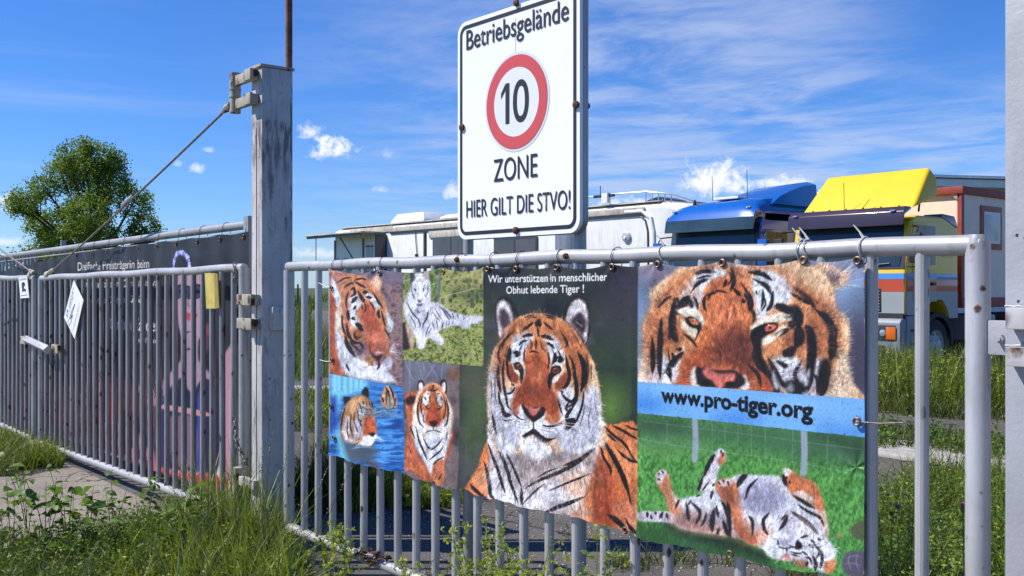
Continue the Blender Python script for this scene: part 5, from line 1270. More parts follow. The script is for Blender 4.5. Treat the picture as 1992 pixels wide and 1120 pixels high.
    p.poly((236, 238, 246), '205,170 250,150 300,180 310,320 290,400 230,410 190,340', 5)
    p.poly((110, 100, 122), '225,390 262,390 256,415 240,425', 1); p.poly((70, 62, 76), '215,425 250,435 285,425 262,455 225,450', 1.2, .8)
    p.line((60, 60, 78), '12 195,270 210,300;12 285,265 290,300;7 170,200 165,300 195,390;7 335,200 330,300 315,370;6 215,180 225,230;6 250,150 252,200;6 285,180 270,230;6 195,220 215,250;6 310,230 290,255;6 235,170 240,210;6 265,165 262,205;5 210,145 245,135;5 260,133 295,150;7 180,330 205,380;6 300,330 312,370;'
                '12 120,420 170,520 240,600 255,680;14 340,490 320,580 275,650;9 140,540 190,620 210,680;9 215,470 240,520 265,510;9 380,510 420,570 460,610;9 400,470 440,540 480,600;12 455,450 520,530 570,600;11 490,470 560,540 590,590;9 600,520 612,590;9 645,530 655,580;11 480,690 500,620;8 530,670 540,600;8 560,660 575,600;8 600,650 605,600;10 310,780 330,700 360,640;8 340,740 370,680;9 380,620 400,700;8 420,600 440,690;7 700,560 705,590;9 270,700 300,620 340,560', a=.85)
    p.warp = 0; p.isfur = 0
    # ============ lying tiger (fence background)
    p.clip = np.clip((U - 784) / 1.2 + .5, 0, 1) * np.clip((893.5 - U) / 1.2 + .5, 0, 1) * np.clip((V - top2) / 1.2 + .5, 0, 1)
    p.mottle(782, 695, 896, 990, [(70, 62, 68), (104, 92, 98), (138, 120, 122), (112, 98, 96)], 26, 41, a=1)
    p.at(630, 690, 4.307)
    p.poly((120, 126, 150), '660,20 1030,60 1020,200 900,200 780,260 660,300', 10, .8)
    p.line((176, 182, 206), '8 680,40 740,200;6 720,40 720,300;7 830,50 850,140;6 880,60 960,200;7 940,60 860,200;5 1000,60 990,200;6 780,40 820,160', soft=1.5, a=.5, taper=False)
    p.poly((150, 96, 60), '1050,130 1160,140 1160,200 1060,190', 6, .7)
    p.warp = .9; p.isfur = 1
    p.poly((190, 106, 72), '670,360 720,310 800,320 800,420 780,560 760,760 820,880 900,1000 900,1060 820,1040 720,960 660,980 655,800 700,640 690,500', 2)
    p.poly((60, 36, 40), '670,380 720,345 770,350 760,400 700,420', 3)
    p.poly((176, 90, 60), '1040,540 1100,620 1090,740 1060,860 1000,900 960,700', 3)
    p.poly((196, 110, 76), '690,740 800,870 890,960 900,1040 800,1000 700,930 660,860', 3)
    p.poly((214, 216, 228), '740,560 1060,560 1060,760 1010,900 980,1000 910,1020 860,920 790,800 740,680', 3)
    p.poly((196, 116, 84), '930,900 1010,880 1030,1040 980,1090 920,1070 910,980', 2)
    p.poly((44, 30, 34), '785,290 790,225 830,215 850,260 840,300', 1.2); p.poly((226, 222, 230), '795,290 800,240 825,232 838,265 828,300', 1.5)
    p.poly((44, 30, 34), '975,270 985,215 1025,212 1042,260 1030,330', 1.2); p.poly((226, 222, 230), '990,270 1000,232 1022,230 1030,265 1020,310', 1.5)
    p.poly(CRM, '790,310 850,260 920,235 990,270 1050,370 1090,480 1085,600 1040,660 960,700 840,690 780,640 745,560 745,450', 2)
    p.poly((206, 122, 76), '790,360 850,280 920,240 990,280 1040,380 1060,500 1040,580 1000,600 860,590 800,540 780,460', 3)
    p.poly((222, 226, 234), '840,330 890,300 885,400 850,440 835,380', 2); p.poly((222, 226, 234), '950,300 990,330 1000,400 985,440 955,380', 2)
    p.poly((180, 84, 56), '880,440 920,400 960,440 985,540 960,590 880,585 860,540', 4)
    p.poly(WHT, '800,480 850,470 860,560 900,610 960,610 990,560 1040,520 1060,600 1000,660 840,660 780,600', 3, .85)
    p.poly((230, 232, 240), '870,650 920,640 980,655 970,700 920,715 880,700', 3)
    p.poly((60, 40, 40), '890,560 925,548 960,560 945,590 925,605 905,590', 1.2)
    p.line(BLK, '5 925,600 925,632;7 925,632 885,640 860,655;7 925,632 960,640 990,655', soft=.6)
    p.ell((130, 130, 96), 875, 428, 12, 10, 1); p.ell((130, 130, 96), 970, 430, 12, 10, 1); p.ell(BLK, 875, 428, 4.5, 4.5, .7); p.ell(BLK, 970, 430, 4.5, 4.5, .7)
    p.line(BLK, '9 845,415 880,450 900,445;9 1000,420 975,450 955,450;9 880,290 920,300 960,290;8 870,320 890,330;8 950,325 975,325;7 905,270 915,300;10 920,250 922,290;7 895,340 900,400;7 945,340 945,400;10 850,350 865,380;10 985,350 990,380;'
                '12 810,350 785,450 800,560 850,610;12 1030,350 1055,460 1045,570 1010,600;10 830,340 815,430 835,520;10 1015,350 1030,440 1015,530;8 850,480 840,540 860,570;8 1000,480 1010,540;14 770,600 800,720 850,830 870,880;10 840,700 880,770 910,780;10 1000,700 940,770 900,800;8 860,740 900,800;10 1010,770 950,830 890,880;10 1020,850 960,880 920,920;9 1050,640 1040,720;10 720,600 760,700;7 700,760 730,830;9 1000,990 960,1050;14 915,1060 935,1080;6 950,1010 930,1050', a=.9)
    p.warp = 0; p.isfur = 0
    p.whisk((240, 240, 246), 6, 880, 610, 150, 200, 50, 90, rnd, 1.2, .6); p.whisk((240, 240, 246), 6, 970, 610, -20, 30, 50, 90, rnd, 1.2, .6)
    # ============ swimming tiger
    p.clip = np.clip((784 - U) / 1.2 + .5, 0, 1) * np.clip((V - (727 + (U - 641) * .178)) / 1.2 + .5, 0, 1)
    p.mottle(600, 700, 786, 960, [(30, 84, 160), (52, 126, 206), (84, 166, 232), (36, 96, 178)], 14, 51, ax=2.4, ay=.5, a=1)
    p.at(630, 690, 4.307)
    p.poly((126, 206, 236), '50,150 370,170 360,300 160,360 110,520 60,480', 6, .95)
    p.line((176, 230, 246), '10 130,160 130,300;10 180,160 180,320;8 230,170 225,320;8 280,180 275,280;9 320,190 315,280;8 90,160 85,300', taper=False, soft=2, a=.7)
    p.line((60, 140, 190), '5 155,160 152,300;5 205,165 205,310;5 255,170 250,300;5 300,180 300,280', taper=False, soft=1, a=.7)
    p.poly((44, 84, 176), '50,360 100,350 110,480 95,620 50,620', 5, .9)
    p.poly((120, 200, 226), '90,640 160,660 240,880 180,880 120,800', 6, .9)
    p.poly((60, 140, 214), '370,270 480,270 600,280 650,240 650,200 380,190', 4, .8)
    p.poly((80, 92, 104), '150,700 260,720 430,760 440,870 300,900 220,870', 8, .9); p.poly((110, 60, 60), '380,880 470,900 500,950 440,950', 5, .7)
    p.warp = .8; p.isfur = 1
    p.poly((36, 34, 48), '165,350 220,355 240,400 180,425', 1.5); p.poly((36, 34, 48), '320,310 350,268 375,290 375,370 340,360', 1.5)
    p.poly((176, 128, 92), '130,640 140,520 180,420 260,345 340,340 390,380 410,450 430,560 440,660 400,760 330,750 200,720 150,700', 2)
    p.poly((204, 160, 116), '200,430 280,360 360,370 390,430 330,460 260,500 220,480', 4)
    p.poly((216, 214, 222), '150,640 190,520 230,560 220,680 270,720 200,730', 4, .9); p.poly((186, 196, 226), '250,560 330,520 330,660 270,700', 4, .8)
    p.poly((222, 222, 230), '300,440 350,420 350,500 310,520', 2)
    p.poly((206, 104, 62), '350,470 400,450 425,560 440,650 390,680 340,640', 3)
    p.poly((224, 224, 234), '340,680 430,665 440,690 400,760 330,750', 2); p.poly((48, 34, 36), '375,660 400,650 430,660 412,685 392,680', 1.2)
    p.line(BLK, '10 230,500 220,600 250,680;8 260,480 260,560 290,620;8 200,530 195,640 215,700;8 300,400 320,440 330,500;8 330,380 340,420;8 280,440 300,500 300,560;9 310,560 330,600;7 380,380 390,430;8 340,440 370,460 390,450;8 270,600 300,650;10 180,440 150,540 140,640;9 300,540 330,560;6 360,400 365,440;9 400,390 410,460;6 320,460 345,490', a=.9)
    p.poly((200, 150, 110), '470,370 500,280 530,255 560,280 610,370 600,440 540,450 490,430', 2)
    p.line(BLK, '14 510,270 540,330 550,440;12 480,350 500,400;12 540,260 570,320 590,420;10 520,300 520,420;10 600,360 580,440', a=.9)
    p.poly((150, 160, 150), '520,350 580,360 590,430 530,430', 3, .7)
    p.warp = 0; p.isfur = 0
    p.mottle(700, 790, 772, 812, [(60, 60, 60), (180, 190, 190), (52, 126, 206)], 4, 77, ax=2, ay=.6, a=.5)
    p.whisk((236, 240, 246), 8, 430, 690, 0, 50, 50, 100, rnd, 1.2); p.whisk((236, 240, 246), 6, 330, 720, 110, 170, 40, 80, rnd, 1.2)
    p.line((190, 226, 246), '7 230,790 330,770 420,780;5 480,430 520,480 560,490;6 450,560 520,580 600,570;5 460,800 540,820 620,810;5 480,900 560,880 640,900', soft=.8, a=.5)
    # ============ right hand pictures
    RX = 1241.
    # big face
    band0 = 742 + (U - 1241) * .0785
    band1 = 803 + (U - 1241) * .108
    p.clip = np.clip((U - RX) / 1.2 + .5, 0, 1) * np.clip((band0 - V) / 1.2 + .5, 0, 1)
    p.at(0, 0, 1)
    p.poly((120, 124, 150), '1230,480 1720,480 1720,820 1230,820', 1, 1, False)
    for c, x, y, rx, ry in (((96, 84, 104), 1262, 555, 30, 45), ((120, 168, 206), 1250, 620, 22, 60), ((130, 160, 200), 1668, 580, 26, 70), ((150, 190, 226), 1650, 560, 16, 40), ((74, 70, 92), 1672, 700, 40, 110), ((160, 156, 180), 1600, 520, 60, 30), ((176, 160, 176), 1262, 515, 26, 20)):
        p.ell(c, x, y, rx, ry, soft=22, a=.9)
    p.at(1230, 490, 3.028); p.warp = 1.6; p.ws = 2.4; p.isfur = 1
    p.poly((208, 172, 144), '1050,100 1110,60 1200,90 1270,130 1280,160 1230,200 1180,220 1120,170', 4); p.poly((110, 96, 110), '1080,140 1160,110 1220,150 1190,200 1120,190', 6, .7)
    p.line((226, 214, 206), '5 1090,60 1150,90 1180,150;5 1130,60 1180,100 1200,160;5 1060,90 1120,120 1160,180;5 1160,70 1220,110 1240,160', soft=1, a=.8)
    p.poly((224, 186, 150), '30,780 60,640 70,520 60,430 110,330 100,240 150,190 240,120 330,60 600,20 900,30 1060,80 1180,200 1200,330 1270,400 1280,560 1260,640 1290,760 1280,900 60,900', 3)
    p.poly((214, 142, 92), '80,700 90,430 130,300 240,160 400,90 600,60 880,100 1040,200 1160,330 1230,470 1220,640 1160,760 1000,820 120,820', 8, .85)
    p.poly((236, 226, 214), '40,800 40,640 80,600 110,760 110,840', 6, .8); p.poly((232, 218, 196), '1200,560 1260,640 1285,860 1140,860 1180,700', 8, .85)
    # whites
    p.poly((214, 220, 230), '270,260 330,180 420,110 520,100 560,140 440,190 420,260 390,330 420,400 400,440 300,360', 4)
    p.poly((214, 222, 232), '700,170 760,110 860,130 930,200 930,300 860,310 800,360 740,400 710,280', 5)
    p.poly(WHT, '110,640 150,620 170,560 200,640 250,620 300,560 260,680 270,780 110,780', 5)
    p.poly(WHT, '840,620 940,600 1000,660 1030,700 1120,600 1110,700 1060,860 960,850 860,740 820,660', 5)
    p.poly(WHT, '820,660 880,740 890,830 840,830 800,700', 4)
    # forehead orange and bridge
    p.poly((206, 116, 70), '420,240 500,160 620,150 700,230 720,360 690,480 720,600 760,700 780,860 250,860 270,740 340,620 400,500 410,380', 7)
    p.poly((216, 130, 86), '430,300 560,230 690,320 660,440 500,440 430,400', 10, .7)
    p.poly((126, 66, 50), '470,520 560,440 680,460 730,560 740,680 700,760 560,690 440,680 400,700 430,600', 14, .85)
    p.poly((92, 48, 44), '520,560 620,480 700,520 700,640 600,640', 16, .6)
    p.poly((170, 80, 50), '300,640 380,560 440,580 400,680 370,780 280,780', 10, .7)
    p.poly((160, 72, 48), '740,640 830,700 880,860 760,860', 8, .7)
    p.poly((206, 134, 90), '900,520 980,540 1000,620 940,600 820,600 780,560', 8, .7)
    def face_b():
        # nose
        p.poly((230, 218, 210), '345,700 370,680 400,760 390,800 345,790', 3); p.poly((220, 208, 200), '640,740 670,730 690,800 640,810', 3)
        p.poly((48, 36, 42), '368,700 385,680 420,690 520,700 600,700 660,740 660,780 600,800 400,790 375,750', 2.5)
        p.poly((206, 116, 104), '412,700 440,682 500,712 560,712 606,718 600,760 560,775 530,800 500,800 470,760 430,740', 3)
        p.ell((40, 26, 30), 575, 778, 30, 16, 2); p.ell((40, 26, 30), 430, 770, 30, 20, 2.5)
        # eyes
        p.poly((232, 222, 204), '255,340 330,330 400,370 420,420 390,440 330,380 280,370', 3)
        p.poly((226, 218, 200), '285,395 330,440 380,450 370,500 320,470 285,430', 2.5)
        p.poly(BLK, '312,390 350,380 395,410 408,440 390,480 370,520 385,460 340,440 318,420', 2)
        p.poly((206, 120, 84), '330,394 358,388 388,412 384,430 350,424', 1.5); p.ell(BLK, 356, 408, 5, 5, 1.2); p.ell((250, 230, 220), 368, 398, 5, 3, .8)
        p.poly((232, 222, 202), '700,440 740,410 840,370 940,360 940,400 870,410 780,420 710,455', 3)
        p.poly((228, 220, 202), '760,500 830,490 880,440 902,438 880,480 800,540 770,540', 2.5)
        p.poly(BLK, '708,460 760,430 830,415 858,432 830,470 780,490 750,520 760,600 720,560 700,500', 2)
        p.poly((214, 112, 92), '778,450 800,428 840,428 850,440 825,462 790,468', 1.5); p.ell((44, 24, 24), 812, 446, 7, 7, 1.4); p.ell((250, 236, 226), 806, 432, 6, 3.5, .8)
    face_b()
    for x_, y_, rx_, ry_, c_, al in ((120, 520, 70, 200, (170, 96, 60), .5), (1120, 480, 100, 220, (150, 84, 56), .55), (1010, 760, 120, 100, (130, 120, 134), .4), (300, 230, 90, 90, (190, 120, 84), .5), (620, 60, 260, 50, (150, 120, 120), .45), (930, 180, 90, 70, (150, 120, 110), .4), (230, 480, 60, 80, (130, 60, 40), .6), (960, 520, 60, 60, (120, 60, 44), .5), (330, 700, 60, 90, (150, 76, 50), .4), (1220, 760, 60, 160, (150, 110, 80), .35)):
        p.ell(c_, x_, y_, rx_, ry_, soft=10, a=al)
    # stripes left
    p.line(BLK, '40 240,300 235,400 240,480 265,530;36 262,360 300,310 340,270;30 300,270 340,300 350,330;34 168,390 165,520 160,640 165,750;26 115,520 122,620 120,720;14 150,330 190,285 230,260;30 300,590 250,640 200,680;26 210,700 250,650 230,590;18 265,575 290,570;20 180,720 215,690 230,760;14 300,480 350,520 380,560;16 215,480 220,520;'
                '20 370,130 420,115 500,118;22 360,210 400,175 450,160;30 250,290 250,340 300,370;16 425,260 420,310 435,345;12 430,260 500,230 560,240;14 640,180 690,260 700,300;22 660,240 690,300 690,350;18 600,220 640,260;20 585,90 600,170 580,230;18 560,160 540,210;14 360,260 380,300 385,340;34 270,270 250,300;', soft=1.3, a=.92)
    p.line(BLK, '26 680,120 760,125 820,165;24 730,170 790,200 820,250;18 830,230 820,300 790,350;14 770,220 770,280 760,340;44 840,320 890,330 940,360;70 960,330 970,400 930,440;54 975,420 985,500 970,560;44 960,560 920,590 890,600;18 820,500 880,480 930,450;24 850,640 900,670 900,660;52 1050,460 1058,560 1055,680 1040,820;34 1080,340 1150,400 1170,480;44 1170,470 1180,560 1165,640;60 1140,640 1130,740 1110,860;40 1020,430 1050,480 1055,560;20 1000,640 960,720 990,790;30 800,620 850,720 900,800;30 940,760 1000,800 1040,790;46 720,560 740,640 790,720;34 820,720 850,800 840,850;40 900,790 950,820 1000,830;'
                '18 700,330 720,380 710,420;22 650,280 660,300;20 930,240 1000,280 1050,310;22 960,210 1040,280 1080,340;14 1110,350 1190,440 1200,520;14 1060,700 1090,760 1090,850;20 680,660 740,720 760,800', soft=1.5, a=.9)
    p.line((110, 60, 50), '16 250,200 170,280 130,340;30 950,200 1010,250 1100,300;10 500,180 470,240;8 520,300 515,380;8 560,320 560,400;8 600,300 605,380;14 540,150 600,120 660,150;10 430,560 390,640;9 620,420 640,470', soft=2.5, a=.55)
    p.line((206, 210, 220), '10 700,100 640,80 560,80;8 880,150 900,220 900,290;6 300,250 350,200 420,150;6 760,150 800,170 850,240', soft=2, a=.6)
    p.hairs('30,780 60,430 100,240 330,60 600,20 900,30 1180,200 1270,400 1260,640 1290,860 1100,860 1160,640 1120,400 900,160 560,90 300,200 150,420 110,840 30,880', 1100, (540, 640), 18, 50, rnd, 1.0, .4, .3, amp=.35)
    p.hairs('150,420 300,200 560,100 900,180 1100,420 1130,640 1000,840 800,860 240,860 120,700', 1500, (540, 760), 22, 55, rnd, 1.1, .5, .4, amp=.4)
    p.hairs('1110,80 1260,120 1290,170 1200,230 1100,160', 60, (1080, 220), 50, 110, rnd, 1.2, .6)
    p.warp = .7; face_b()
    # finer second pass, read at a larger scale
    p.at(1241, 494, 3.945); p.warp = .8
    p.poly(BLK, '880,590 920,560 960,590 1000,610 960,650 945,720 960,800 1000,860 1040,940 1090,1000 1060,1060 1030,1000 960,900 920,800 890,720 870,650', 3, .88)
    p.poly(BLK, '1090,1000 1180,960 1260,980 1300,1000 1290,1060 1190,1060', 4, .85)
    p.poly(BLK, '1300,620 1340,600 1370,640 1365,760 1350,860 1340,960 1310,1000 1300,900 1310,780', 3, .85)
    p.poly(BLK, '1400,820 1450,800 1480,850 1450,940 1440,1060 1400,1000 1380,920', 4, .85); p.poly((40, 40, 56), '1410,440 1470,470 1500,560 1500,640 1470,620 1440,540', 4, .8)
    p.poly(BLK, '1150,400 1220,390 1250,450 1240,560 1200,500 1130,480', 4, .85); p.poly(BLK, '1120,760 1180,740 1210,680 1240,620 1220,720 1200,790 1150,790', 4, .8)
    p.line(BLK, '34 1060,380 1130,430 1200,440;16 1040,640 1100,590 1150,570;12 880,190 960,230 1020,290;22 860,140 960,160 1030,200;16 1030,300 1030,380 1000,440;10 960,300 980,380 950,440;8 905,280 915,310;16 860,300 880,380 870,440;14 800,340 820,380;26 265,380 255,480 250,600 290,680;24 180,490 175,620 170,760 175,950;14 105,620 120,760 105,900;26 300,400 350,350 400,320;14 450,190 520,170 560,170;12 400,300 460,230 540,190;10 520,330 510,400 520,440;24 240,860 290,800 345,750;16 210,900 250,940 240,880;8 230,720 240,800 250,850;9 290,730 330,735;12 600,300 560,310 530,350;10 730,260 780,310;12 710,140 720,200 690,240', soft=.9, a=.92)
    p.poly(WHT, '1040,900 1070,960 1090,1020 1060,1040 1030,960', 3, .8); p.poly(WHT, '1280,940 1320,880 1310,1000 1280,1010', 3, .7); p.poly(WHT, '1370,800 1390,830 1370,920 1355,900', 3, .7); p.poly((206, 212, 224), '1130,1030 1180,990 1200,1050 1140,1060', 4, .6)
    p.poly(WHT, '190,760 230,820 210,900 190,940', 3, .7); p.poly(WHT, '270,880 320,800 300,940 280,960', 3, .7)
    p.line((236, 224, 206), '22 310,440 380,420 460,470;16 350,520 400,580 440,600;22 880,560 960,500 1080,470 1170,470;16 970,660 1060,630 1120,570', soft=2, a=.85)
    p.hairs('1200,400 1600,460 1640,900 1600,1080 1440,1060 1480,700 1380,440', 420, (700, 700), 24, 60, rnd, 1.0, .45, .3, amp=.35)
    p.hairs('450,120 600,90 700,200 600,260 450,200', 90, (600, 600), 30, 60, rnd, 1., .4, .3, amp=.3)
    p.hairs('480,560 760,520 860,700 840,860 600,840 420,760', 300, (660, 1200), 14, 34, rnd, .9, .5, .5, amp=.5)
    p.isfur = 0; p.warp = 0
    # blue band with lettering
    p.clip = np.clip((U - RX) / 1.2 + .5, 0, 1) * np.clip((V - band0) / 1.2 + .5, 0, 1) * np.clip((band1 - V) / 1.2 + .5, 0, 1)
    p.at(0, 0, 1)
    p.poly((118, 178, 232), '1200,700 1760,700 1760,900 1200,900', 1, 1, False)
    for c, x, y, rx, ry, a in (((58, 134, 222), 1255, 785, 40, 18, .7), ((60, 132, 222), 1430, 815, 40, 16, .6), ((150, 200, 240), 1340, 760, 60, 12, .6), ((70, 140, 226), 1650, 840, 50, 12, .6), ((150, 204, 244), 1560, 790, 60, 14, .5)):
        p.ell(c, x, y, rx, ry, soft=14, a=a)
    p.clip = None
    p.text('www.pro-tiger.org', (22, 26, 40), 1286, 781, 1583, 815, 27.5, 33., .04)
    # rolling tiger
    p.clip = np.clip((U - RX) / 1.2 + .5, 0, 1) * np.clip((V - band1) / 1.2 + .5, 0, 1)
    p.mottle(1235, 790, 1720, 1180, [(52, 108, 52), (72, 136, 64), (98, 168, 84), (112, 178, 96)], 4.5, 61, ax=.8, ay=1.3, a=1, contrast=1.5)
    p.at(1230, 800, 3.5)
    p.poly((70, 116, 82), '-10,20 1700,140 1700,330 1200,340 700,240 -10,180', 22, .9)
    p.poly((104, 152, 96), '-10,170 300,190 500,260 200,300 -10,260', 18, .6); p.poly((46, 74, 56), '1220,150 1560,180 1560,330 1400,260', 22, .7)
    p.poly((52, 72, 56), '60,40 300,60 280,120 60,110', 20, .6)
    p.line((160, 170, 196), '40 420,50 425,200 418,330;44 1175,140 1180,280 1172,420', taper=False, soft=1.6, a=.85)
    p.line((160, 190, 190), '5 40,180 400,250 800,300 1200,360 1560,440;4 60,60 400,110 900,170 1560,260;4 540,80 545,300;4 720,80 715,280;4 905,100 905,320;4 1100,120 1095,350;4 240,60 236,220;4 1330,170 1330,420;4 810,90 812,300;4 630,90 628,280', taper=False, soft=.7, a=.4)
    p.mottle(1240, 1004, 1720, 1180, [(20, 52, 30), (38, 86, 46), (66, 122, 66), (28, 66, 38)], 6, 63, ax=.6, ay=1.6, a=.0)
    p.poly((40, 80, 46), '-10,760 260,780 560,850 900,960 1100,1120 1500,1140 1500,1240 -10,1240', 12, .75)
    p.line((84, 146, 76), ';'.join('5 %d,%d %d,%d' % (x, y, x + rnd.randint(-18, 18), y - rnd.randint(25, 50)) for x, y in [(rnd.randint(0, 1560), rnd.randint(420, 1180)) for _ in range(260)]), soft=.7, a=.5)
    p.line((34, 72, 40), ';'.join('6 %d,%d %d,%d' % (x, y, x + rnd.randint(-18, 18), y - rnd.randint(25, 50)) for x, y in [(rnd.randint(0, 1560), rnd.randint(640, 1180)) for _ in range(160)]), soft=.7, a=.5)
    p.warp = 1.8; p.isfur = .9
    p.poly((30, 40, 36), '220,720 330,800 560,840 700,880 900,950 940,1020 760,960 500,880 260,800', 10, .8)
    p.poly((196, 190, 204), '20,700 80,678 180,676 280,690 300,760 200,750 60,740', 2)
    p.poly((206, 210, 222), '280,600 350,590 470,560 560,500 640,470 720,430 850,435 1000,440 1080,520 1180,560 1290,640 1330,740 1335,860 1290,940 1000,960 900,930 820,900 700,860 560,830 330,790 280,700', 2.5)
    p.poly((172, 172, 196), '760,500 880,470 1020,560 1060,640 960,680 800,700 740,600', 12, .7)
    p.poly((196, 140, 116), '280,700 400,680 520,760 640,790 640,850 330,790', 8, .75); p.poly((208, 146, 118), '780,820 920,790 960,860 900,920 800,890', 8, .8)
    p.poly((214, 160, 130), '1240,640 1310,660 1335,860 1290,760', 7, .8)
    # back legs
    p.poly((204, 138, 104), '168,430 200,398 240,410 262,470 275,550 310,600 340,640 330,700 270,690 240,640 215,560 180,500', 2)
    p.poly((222, 216, 222), '170,430 200,398 236,410 230,440 200,480 178,490', 2); p.poly((222, 206, 204), '270,540 320,600 350,640 310,650 280,600', 3, .8)
    p.poly((212, 210, 222), '440,540 480,430 540,340 560,280 600,252 628,280 630,330 590,390 570,470 540,520 480,545', 2)
    p.poly((196, 118, 84), '600,290 632,290 628,340 600,370 580,340', 2.5, .9); p.line(BLK, '26 560,290 520,360 480,450;20 480,440 455,510 445,545;10 520,480 490,520 470,540;12 560,490 545,510', a=.9)
    # front leg left
    p.poly((200, 124, 88), '565,490 580,465 630,455 690,480 720,560 735,640 760,720 800,800 860,880 820,910 740,860 690,800 660,700 610,600 570,540', 2)
    p.poly((226, 214, 216), '720,600 760,700 840,760 820,840 760,780 730,700', 4, .8); p.poly((96, 58, 50), '600,520 660,540 690,620 640,620', 8, .6); p.poly((214, 208, 214), '575,480 640,458 680,485 650,510 590,505', 3, .8)
    # front leg right
    p.poly((206, 124, 84), '1040,390 1090,395 1150,440 1230,470 1280,540 1310,640 1300,680 1240,640 1180,610 1110,590 1060,520 1030,440', 2)
    p.poly((222, 214, 214), '1025,410 1040,388 1080,395 1090,420 1050,440', 2.5); p.poly((220, 206, 204), '1100,550 1160,540 1240,590 1250,620 1180,610 1110,580', 3, .9)
    p.line(BLK, '26 1030,430 1040,470 1060,510;22 1100,570 1180,620 1250,660;10 1060,440 1050,460;10 1080,470 1070,490;8 580,475 600,500;8 612,462 620,490;8 645,472 650,505;9 190,415 185,435;9 205,402 215,425;8 180,455 195,470;10 600,262 605,290;8 618,280 612,310', soft=1, a=.9)
    for x_, y_, rx_, ry_, c_, al in ((880, 600, 150, 90, (120, 120, 150), .5), (450, 740, 180, 70, (110, 80, 84), .5), (1050, 760, 60, 90, (170, 160, 176), .5), (760, 830, 90, 80, (120, 64, 46), .5), (1180, 930, 180, 90, (120, 124, 146), .4)):
        p.ell(c_, x_, y_, rx_, ry_, soft=10, a=al)
    # stripes
    p.line(BLK, '34 780,432 740,460 705,520;16 850,460 790,520 760,600;18 370,620 385,690 400,750;20 400,620 455,670 465,710 440,770;14 510,690 500,740 480,780;30 560,660 552,740 560,820;24 600,600 640,680 660,760 670,860;14 570,640 590,720;16 545,540 535,600;14 320,600 300,660;16 640,620 660,700;18 780,710 815,750 820,850;22 935,690 895,740 905,800 935,840;22 1060,705 1040,760 1005,810;12 1050,700 1020,740;26 1085,680 1160,730 1220,780 1275,840;16 1130,630 1200,680 1280,720 1310,780;12 240,690 250,730;16 215,680 200,730;12 170,680 175,700;16 115,680 120,720;10 140,700 150,730;14 600,790 590,840;20 620,740 640,800 660,850;9 400,600 380,640;8 430,580 460,570', soft=1.2, a=.92)
    p.poly((228, 214, 212), '1140,700 1240,780 1300,860 1240,880 1120,780', 8, .5)
    # head upside down
    p.poly((216, 220, 230), '910,900 940,850 1000,820 1100,840 1180,830 1280,850 1350,880 1390,960 1390,1040 1340,1090 1230,1070 1140,1020 1050,1010 960,990 915,940', 3)
    p.poly((214, 136, 92), '1320,1020 1390,1000 1390,1070 1350,1100 1310,1080', 3); p.poly((150, 90, 70), '1080,1000 1180,1010 1200,1060 1140,1060', 5, .8)
    p.poly((176, 176, 196), '1000,870 1060,850 1110,880 1090,930 1040,930 1010,905', 4, .9)
    p.poly(BLK, '1115,900 1130,875 1165,910 1150,935 1120,935', 2)
    p.line(BLK, '8 1060,925 1060,955;8 1060,930 1020,925 1000,900;8 1065,930 1100,920 1130,930;14 1240,900 1280,950 1260,1000;20 1230,980 1255,1030 1250,1090;18 1290,940 1300,1000 1290,1070;12 1180,990 1215,1000 1225,1040;14 1150,860 1180,850 1200,845;12 1220,870 1250,900;10 1200,900 1240,930;8 1080,950 1130,965 1170,960;8 1090,970 1140,985;14 1200,1020 1190,1050;9 1000,870 1005,910;16 1265,860 1290,880;10 1160,950 1200,980', soft=1, a=.9)
    p.poly((214, 140, 134), '1035,985 1060,960 1085,990 1080,1010 1050,1000', 1.5)
    p.hairs('280,600 560,500 850,435 1080,520 1330,740 1290,940 900,930 560,830 330,790', 420, (780, 1300), 20, 50, rnd, 1.1, .4, amp=.2)
    p.hairs('910,900 1000,820 1280,850 1390,960 1340,1090 1140,1020 960,990', 260, (1130, 940), 25, 60, rnd, 1.1, .5, amp=.3)
    p.isfur = 0; p.warp = 0
    p.whisk((236, 240, 246), 8, 960, 900, 180, 260, 60, 120, rnd, 1.3); p.whisk((236, 240, 246), 8, 1370, 950, -60, 60, 30, 60, rnd, 1.6)
    # stones at the right edge
    p.poly((96, 92, 112), '1440,1000 1470,955 1560,950 1600,960 1600,1120 1480,1110 1440,1060', 3); p.line((160, 158, 178), '5 1460,1000 1520,980 1560,990;5 1450,1040 1500,1030 1560,1050;5 1490,960 1480,1020 1500,1080;5 1540,960 1530,1020 1550,1090', soft=1, a=.7)
    p.poly((90, 96, 70), '1480,800 1530,755 1600,745 1600,870 1520,860', 3, .9); p.ell((180, 130, 90), 1410, 845, 14, 14, 2)
    p.clip = None
    # separating edges of the pictures
    p.line((60, 84, 78), '3 1242.5,495 1240,800 1237,1060', taper=False, soft=.8, a=.7)
    # fur grain and print grain
    a1 = fbm(U / 1.5, V / 5.5, 91, 3); a2 = fbm((U + V * .5) / 1.3, (V - U * .5) / 5.0, 97, 3); a3 = fbm(U / 40, V / 40, 7, 2)
    g = np.where(a3 > .5, a1, a2)
    p.C *= (1 + (g - .5)[..., None] * (.12 + .40 * p.fur[..., None]))
    n2 = fbm(U / 1.1, V / 1.1, 71, 2); p.C *= (1 + (n2 - .5)[..., None] * .14)
    fm = (fbm(U / 7, V / 11, 61, 3) - .5)[..., None] * p.fur[..., None]; p.C = np.clip(p.C * (1 + fm * .55), 0, 1) ** 1.16 * .97
    # colours of a sun-faded print
    lum = p.C @ np.array([.3, .59, .11]); p.C = lum[..., None] + (p.C - lum[..., None]) * .90
    # weathering: sun-bleached streaks and specks of dirt
    d = fbm(U / 3., V / 3., 55, 2); p.C[d > .80] *= .75
    return np.clip(p.C, 0, 1)

